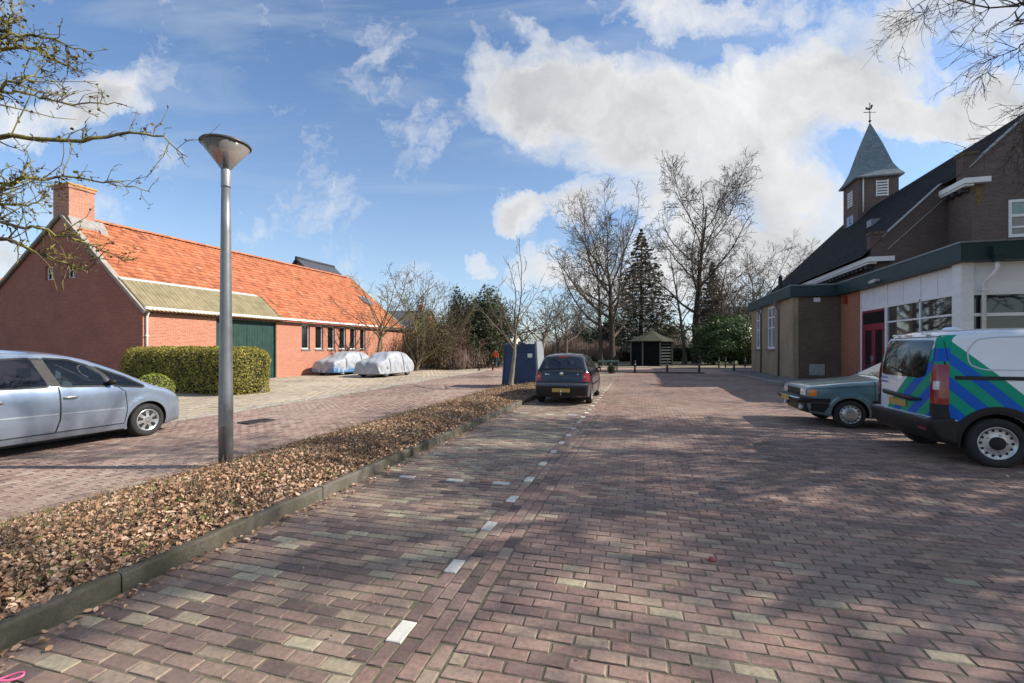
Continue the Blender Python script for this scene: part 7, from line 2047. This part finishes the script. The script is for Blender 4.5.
# low dark hedges along the far path
hedge('hedge', 'low dark green hedge across the park behind the tree trunks', (-6.0, 66.0, 0), 0, 18.0, 1.4, 1.7, 15000, .16, m_leaf_dark, 2)
hedge('hedge', 'low dark hedge running between the laurel bush and hall corner', (14.2, 56.0, 0), R(-8), 7.0, 1.3, 1.6, 7000, .14, m_leaf_dark, 3)
hedge('hedge', 'distant dark hedge seen past the right side of the shelter', (7.0, 67.5, 0), 0, 10.0, 1.2, 1.9, 8000, .16, m_leaf_dark, 4)
bush('ball_shrub', 'low rounded evergreen shrub beneath the rail by the dark hatchback', (-1.85, 31.3, 0), .28, .28, .34, 900, .06, m_leaf_dark, 12, cat='shrub')
# brown winter thickets far back
m_brush = tone_mat('winter_brush', [(0, (.12, .085, .068)), (.5, (.22, .16, .13)), (1, (.31, .235, .19))], rough=.9, var=.25, scale=1)
def thicket(label, x0, x1, y0, y1, H, n, seed, m=m_brush, name='winter_thicket'):
    rs = np.random.default_rng(seed)
    x = x0+(x1-x0)*rs.random(n); y = y0+(y1-y0)*rs.random(n)
    h = H*(.6+.4*np.sin(x*.9+seed)*np.sin(x*.37+2*seed))
    P = np.repeat(np.stack([x, y, np.zeros(n)], -1), 9, axis=0); N = len(P); hh = np.repeat(h, 9)
    z = hh*rs.random(N)**.8; P[:, 2] = z; P[:, :2] += rs.normal(0, .5, (N, 2))
    ln = .5+.9*rs.random(N); az = rs.random(N)*2*PI; ti = rs.normal(0, .5, N)
    d = np.stack([np.cos(az)*np.sin(ti), np.sin(az)*np.sin(ti), np.cos(ti)], -1)*ln[:, None]; w = np.stack([-np.sin(az), np.cos(az), 0*az], -1)*.016
    V = np.stack([P-w, P+w, P+d+w*.4, P+d-w*.4], 1)
    me = quads_mesh(name, V, 4, rs.random(N))
    return tag(link_mesh(name, me, m), label, 'thicket', kind='stuff')
thicket('reddish brown winter shrubs beyond the dark hatchback', -14, -3, 62, 72, 3.4, 1300, 1)
thicket('brown bare undergrowth below the trees past the farmhouse', -22, -13.2, 33.5, 44, 2.6, 1500, 2)
thicket('grey brown winter scrub behind the shelter and tall trees', -3, 26, 70, 84, 3.6, 1700, 3)
thicket('hazy line of distant bare woods behind the park', -60, 70, 120, 150, 8.5, 5200, 4)
# evergreen masses far back
for k, (x, y, rx, rz, lab) in enumerate(((-9.5, 82, 4.0, 3.2, 'far dark evergreen clump left of the broad bare tree'), (-4.5, 78, 3.0, 3.9, 'far dark evergreen clump just behind the broad bare tree'), (4.5, 80, 3.5, 3.5, 'far dark evergreen clump right of the drooping spruce'), (15.5, 84, 4.0, 4.3, 'far dark evergreen clump before the white rendered house'), (-22, 72, 4.0, 4.0, 'far dark evergreen left of the white walled house'))):
    bush('evergreen', lab, (x, y, 0), rx, rx*.8, rz, 3800, .30, m_leaf_dark, 60+k, cat='evergreen tree', lump=.25)
protoB = None
far = [(-34, 74, 9), (-27, 82, 10.5), (-13, 92, 11), (-8, 96, 12), (-1.5, 90, 11), (3, 98, 12.5), (19, 84, 12), (24, 78, 12), (-20.5, 60, 9), (-10.2, 58, 8.5)]
far_lab = ['bare tree far left above the grey roofed house', 'bare tree far back between the grey roofed house and the white one', 'bare tree far behind the blue container', 'bare tree far behind, above the dark hatchback, left one', 'bare tree far behind, seen through the broad bare tree', 'bare tree far behind, seen right of the spruce', 'bare tree far behind the white rendered house', 'bare tree farthest right behind the hall', 'bare tree behind the dense evergreen', 'bare tree between the white walled house and the blue container']
for (x, y, H), lab in zip(far, far_lab):
    if protoB is None:
        protoB = bare_tree('far_tree', lab, (x, y, 0), 51, 10.5, 6.4, .2, 'spreading', m_bark_mid, m_bark_mid, dens=.85, rmin=.02, group='bare trees far behind the park')
        t_ = protoB
    else:
        t_ = copy_tree(protoB); t_.location = (x, y, 0); t_['label'] = lab
    t_.rotation_euler = (0, 0, x*1.7); t_.scale = (H/10.5,)*3

# -- near trees: the lichen covered one in the strip, and those over the right side
def at(px, py, D):
    xc = (px-512)/455; return np.array([D*(xc*CT-ST), D*(xc*ST+CT), EYE + D*(350-py)/455])
def lichen_tree():
    base = np.array([-4.75, .75, 0.1])
    root = thing('lichen_tree', 'knotty lichen covered branches of a bare tree reaching in at top left', 'tree', tuple(base))
    rs = np.random.default_rng(77)
    T = Tubes(); zz = np.linspace(-.15, 4.6, 12)
    tp = np.stack([.05*np.sin(zz*1.7), .06*np.cos(zz*1.1), zz], -1)
    T.add(tp, np.interp(zz, [-.15, .3, 2, 4.6], [.19, .13, .11, .05]), 10)
    link_mesh('trunk', T.mesh('trunk'), m_bark_lichen, root)
    C = Tubes()
    boughs = [  # way points (px, py, depth) seen from the street; each leaves the trunk
        ([(-60, 150, 3.3), (0, 137, 3.4), (75, 141, 3.5), (125, 133, 3.6), (160, 138, 3.7), (187, 158, 3.75)], .022),
        ([(-50, 60, 3.0), (0, 36, 3.1), (40, 37, 3.2), (84, 50, 3.3)], .016),
        ([(-50, 66, 3.2), (0, 50, 3.2), (42, 50, 3.3), (60, 62, 3.4), (86, 75, 3.45)], .016),
        ([(-40, 100, 2.9), (0, 84, 3.0), (22, 80, 3.0), (45, 70, 3.1)], .014),
        ([(-60, 100, 3.4), (0, 93, 3.5), (40, 97, 3.6), (80, 104, 3.6), (120, 103, 3.7)], .013),
        ([(-60, 225, 3.4), (0, 189, 3.5), (18, 176, 3.5), (32, 160, 3.6)], .018),
        ([(-50, 200, 3.6), (0, 184, 3.6), (62, 176, 3.8), (90, 179, 3.9), (125, 184, 4.0), (151, 193, 4.1)], .014),
        ([(-60, 215, 3.3), (0, 221, 3.4), (35, 229, 3.5), (70, 239, 3.6), (100, 249, 3.7), (128, 264, 3.8)], .016),
        ([(-60, 232, 3.3), (0, 238, 3.4), (29, 250, 3.5), (60, 262, 3.6), (86, 267, 3.65), (105, 252, 3.7)], .018),
        ([(-40, 20, 3.0), (4, 30, 3.1), (12, 10, 3.1), (15, -30, 3.1)], .014),
        ([(-50, 208, 3.2), (0, 203, 3.3), (30, 204, 3.35), (50, 196, 3.4)], .012)]
    allb = []
    for wp, r0 in boughs:
        W = [at(*q) for q in wp]
        zb = np.clip(W[0][2]-.35, 1.0, 4.4); b0 = base + np.array([.03, .03, zb-base[2]])
        ctl = np.array([b0] + W)
        # smooth the way points
        t = np.linspace(0, len(ctl)-1, 26); i = np.minimum(t.astype(int), len(ctl)-2); f = (t-i)[:, None]
        p0 = ctl[np.maximum(i-1, 0)]; p1 = ctl[i]; p2 = ctl[i+1]; p3 = ctl[np.minimum(i+2, len(ctl)-1)]
        P = .5*((2*p1) + (-p0+p2)*f + (2*p0-5*p1+4*p2-p3)*f**2 + (-p0+3*p1-3*p2+p3)*f**3)
        P = P + rs.normal(0, .010, P.shape)
        rad = np.linspace(r0*1.15, .003, 26)
        C.add(P-base, rad, 6); allb.append((P, rad))
    # other boughs away from the camera's view so the tree is whole from all sides
    for k in range(11):
        a = -PI/2 + rs.uniform(-1.35, 1.35)
        z = 1.9+2.4*rs.random(); L = 1.2+1.4*rs.random(); t = np.linspace(0, 1, 14)
        P = base + np.stack([np.cos(a)*L*t, np.sin(a)*L*t, z + .9*L*t-.3*L*t**2], -1) + np.cumsum(rs.normal(0, .012, (14, 3)), 0)
        rad = np.linspace(.03, .004, 14); C.add(P-base, rad, 6); allb.append((P, rad))
    tips = []
    for P, rad in allb:
        n = len(P)
        for k in range(int(n*1.7)):
            i = rs.integers(int(n*.15), n-1); p = P[i]; t_ = unit(P[min(i+1, n-1)]-P[i-1])
            d = unit(np.cross(t_, rs.normal(0, 1, 3)))*.9 + t_*.5; L = .05+.16*rs.random()**1.5
            if rs.random() < .22: L *= 2.4
            m = 5; q = np.empty((m, 3)); q[0] = p; dd = unit(d)
            for j in range(1, m): dd = unit(dd+rs.normal(0, .3, 3)+np.array([0, 0, .06])); q[j] = q[j-1]+dd*L/(m-1)
            C.add(q-base, np.linspace(max(.0028, min(.006, rad[i]*.5)), .0018, m), 4)
            for e in range(rs.integers(1, 5)):
                j = rs.integers(1, m); d2 = unit(rs.normal(0, 1, 3)+unit(d)); l2 = .02+.05*rs.random()
                r2 = np.stack([q[j], q[j]+d2*l2*.5, q[j]+d2*l2+rs.normal(0, .008, 3)]); C.add(r2-base, np.array([.003, .0022, .0018]), 3)
                tips.append(r2[-1]); tips.append(q[j])
    link_mesh('crown', C.mesh('crown'), m_bark_lichen, root)
    tips = np.array(tips); tips = tips[rs.random(len(tips)) < .6]
    link_mesh('buds', leaf_cards('buds', tips-base+rs.normal(0, .006, tips.shape), .017, rs, tilt=1.2, aspect=.8, curl=.4), tone_mat('bud_lichen', [(0, (.05, .04, .03)), (.5, (.13, .10, .045)), (1, (.26, .22, .06))], rough=.9), root)
    return root
lichen_tree()

def spray(T, path, r0, rs, base, n1=22, L1=.8, n2=5, L2=.34, droop=-.05, rmin=.0028):
    ctl = np.array(path); m = 24
    t = np.linspace(0, len(ctl)-1, m); i = np.minimum(t.astype(int), len(ctl)-2); f = (t-i)[:, None]
    p0 = ctl[np.maximum(i-1, 0)]; p1 = ctl[i]; p2 = ctl[i+1]; p3 = ctl[np.minimum(i+2, len(ctl)-1)]
    P = .5*((2*p1) + (-p0+p2)*f + (2*p0-5*p1+4*p2-p3)*f**2 + (-p0+3*p1-3*p2+p3)*f**3) + rs.normal(0, .02, (m, 3))
    rad = np.linspace(r0, rmin*1.3, m); T.add(P-base, rad, 6)
    for k in range(n1):
        j = int(m*(.35+.63*rs.random())); j = min(j, m-2); tg = unit(P[j+1]-P[j])
        d = unit(np.cross(tg, rs.normal(0, 1, 3))*.8+tg*.7); L = L1*(.5+.8*rs.random()); q = np.empty((7, 3)); q[0] = P[j]; dd = d
        for e in range(1, 7): dd = unit(dd+rs.normal(0, .16, 3)+np.array([0, 0, droop])); q[e] = q[e-1]+dd*L/6
        T.add(q-base, np.linspace(min(rad[j]*.7, .009), rmin, 7), 4)
        for b_ in range(n2):
            e = rs.integers(1, 6); t2 = unit(q[e+1]-q[e]); d2 = unit(np.cross(t2, rs.normal(0, 1, 3))*.7+t2*.8); l2 = L2*(.4+.9*rs.random())
            w = np.empty((4, 3)); w[0] = q[e]
            for g_ in range(1, 4): d2 = unit(d2+rs.normal(0, .2, 3)+np.array([0, 0, droop])); w[g_] = w[g_-1]+d2*l2/3
            T.add(w-base, np.linspace(.0042, rmin*.8, 4), 3)
            for h_ in range(2):
                d3 = unit(rs.normal(0, .6, 3)+d2); T.add(np.stack([w[1+h_], w[1+h_]+d3*.06, w[1+h_]+d3*.12+rs.normal(0, .01, 3)])-base, np.array([.003, .0025, .002]), 3)
over = bare_tree('bare_tree', 'bare tree overhanging the car park, its twigs at the top right', (9.9, 6.3, 0), 83, 9.6, 6.2, .24, 'spreading', m_bark_dark, m_bark_dark, dens=.68, rmin=.006)
T = Tubes(); rs_ = np.random.default_rng(99); b0 = np.array([9.9, 6.3, 0])
for wp in ([(1180, -120, 6.6), (1080, -40, 6.9), (1010, 8, 7.1), (940, -4, 7.2), (902, 14, 7.3)], [(1160, -60, 6.4), (1080, 0, 6.6), (1030, 40, 6.8), (985, 62, 7.0)], [(1150, -150, 6.2), (1040, -70, 6.8), (960, -30, 7.2), (930, 20, 7.4)], [(1150, -20, 6.6), (1075, 50, 6.8), (1030, 110, 7.0), (1010, 150, 7.1)]):
    st = b0 + np.array([-.02, .05, 5.0+rs_.random()*.8])
    spray(T, [st] + [at(*q) for q in wp], .026, rs_, b0, rmin=.0021)
link_mesh('crown', T.mesh('crown'), m_bark_dark, over)
# tall trees along the right edge, out of the picture, whose crowns shade the paving
bare_tree('bare_tree', 'tall bare tree past the right edge whose crown shades the paving beside the van', (12.6, 11.6, 0), 84, 14.0, 6.0, .34, 'spreading', m_bark_dark, m_bark_dark, dens=1.3, rmin=.017)
m_leaf_olive = tone_mat('leaf_olive', [(0, (.07, .065, .022)), (.5, (.135, .125, .04)), (1, (.22, .20, .07))], rough=.7, trans=.2, var=.3, scale=1.5)
bush('olive_shrub', 'yellow green leafy shrub among the bare shrubs past the covered cars', (-15.9, 33.6, 0), 1.5, 1.4, 2.5, 3600, .14, m_leaf_olive, 21, cat='shrub', lump=.35, depth=.75, core=.3)
bush('olive_shrub', 'darker green leafy shrub at the foot of the dense evergreen', (-13.9, 36.4, 0), 1.2, 1.1, 1.5, 3000, .13, m_leaf_dark, 22, cat='shrub', lump=.3, depth=.6, core=.4)
bush('olive_shrub', 'tall loose yellow green shrub behind the leaning bare tree', (-18.6, 36.0, 0), 1.7, 1.5, 2.7, 3600, .15, m_leaf_olive, 23, cat='shrub', lump=.35, depth=.75, core=.3)
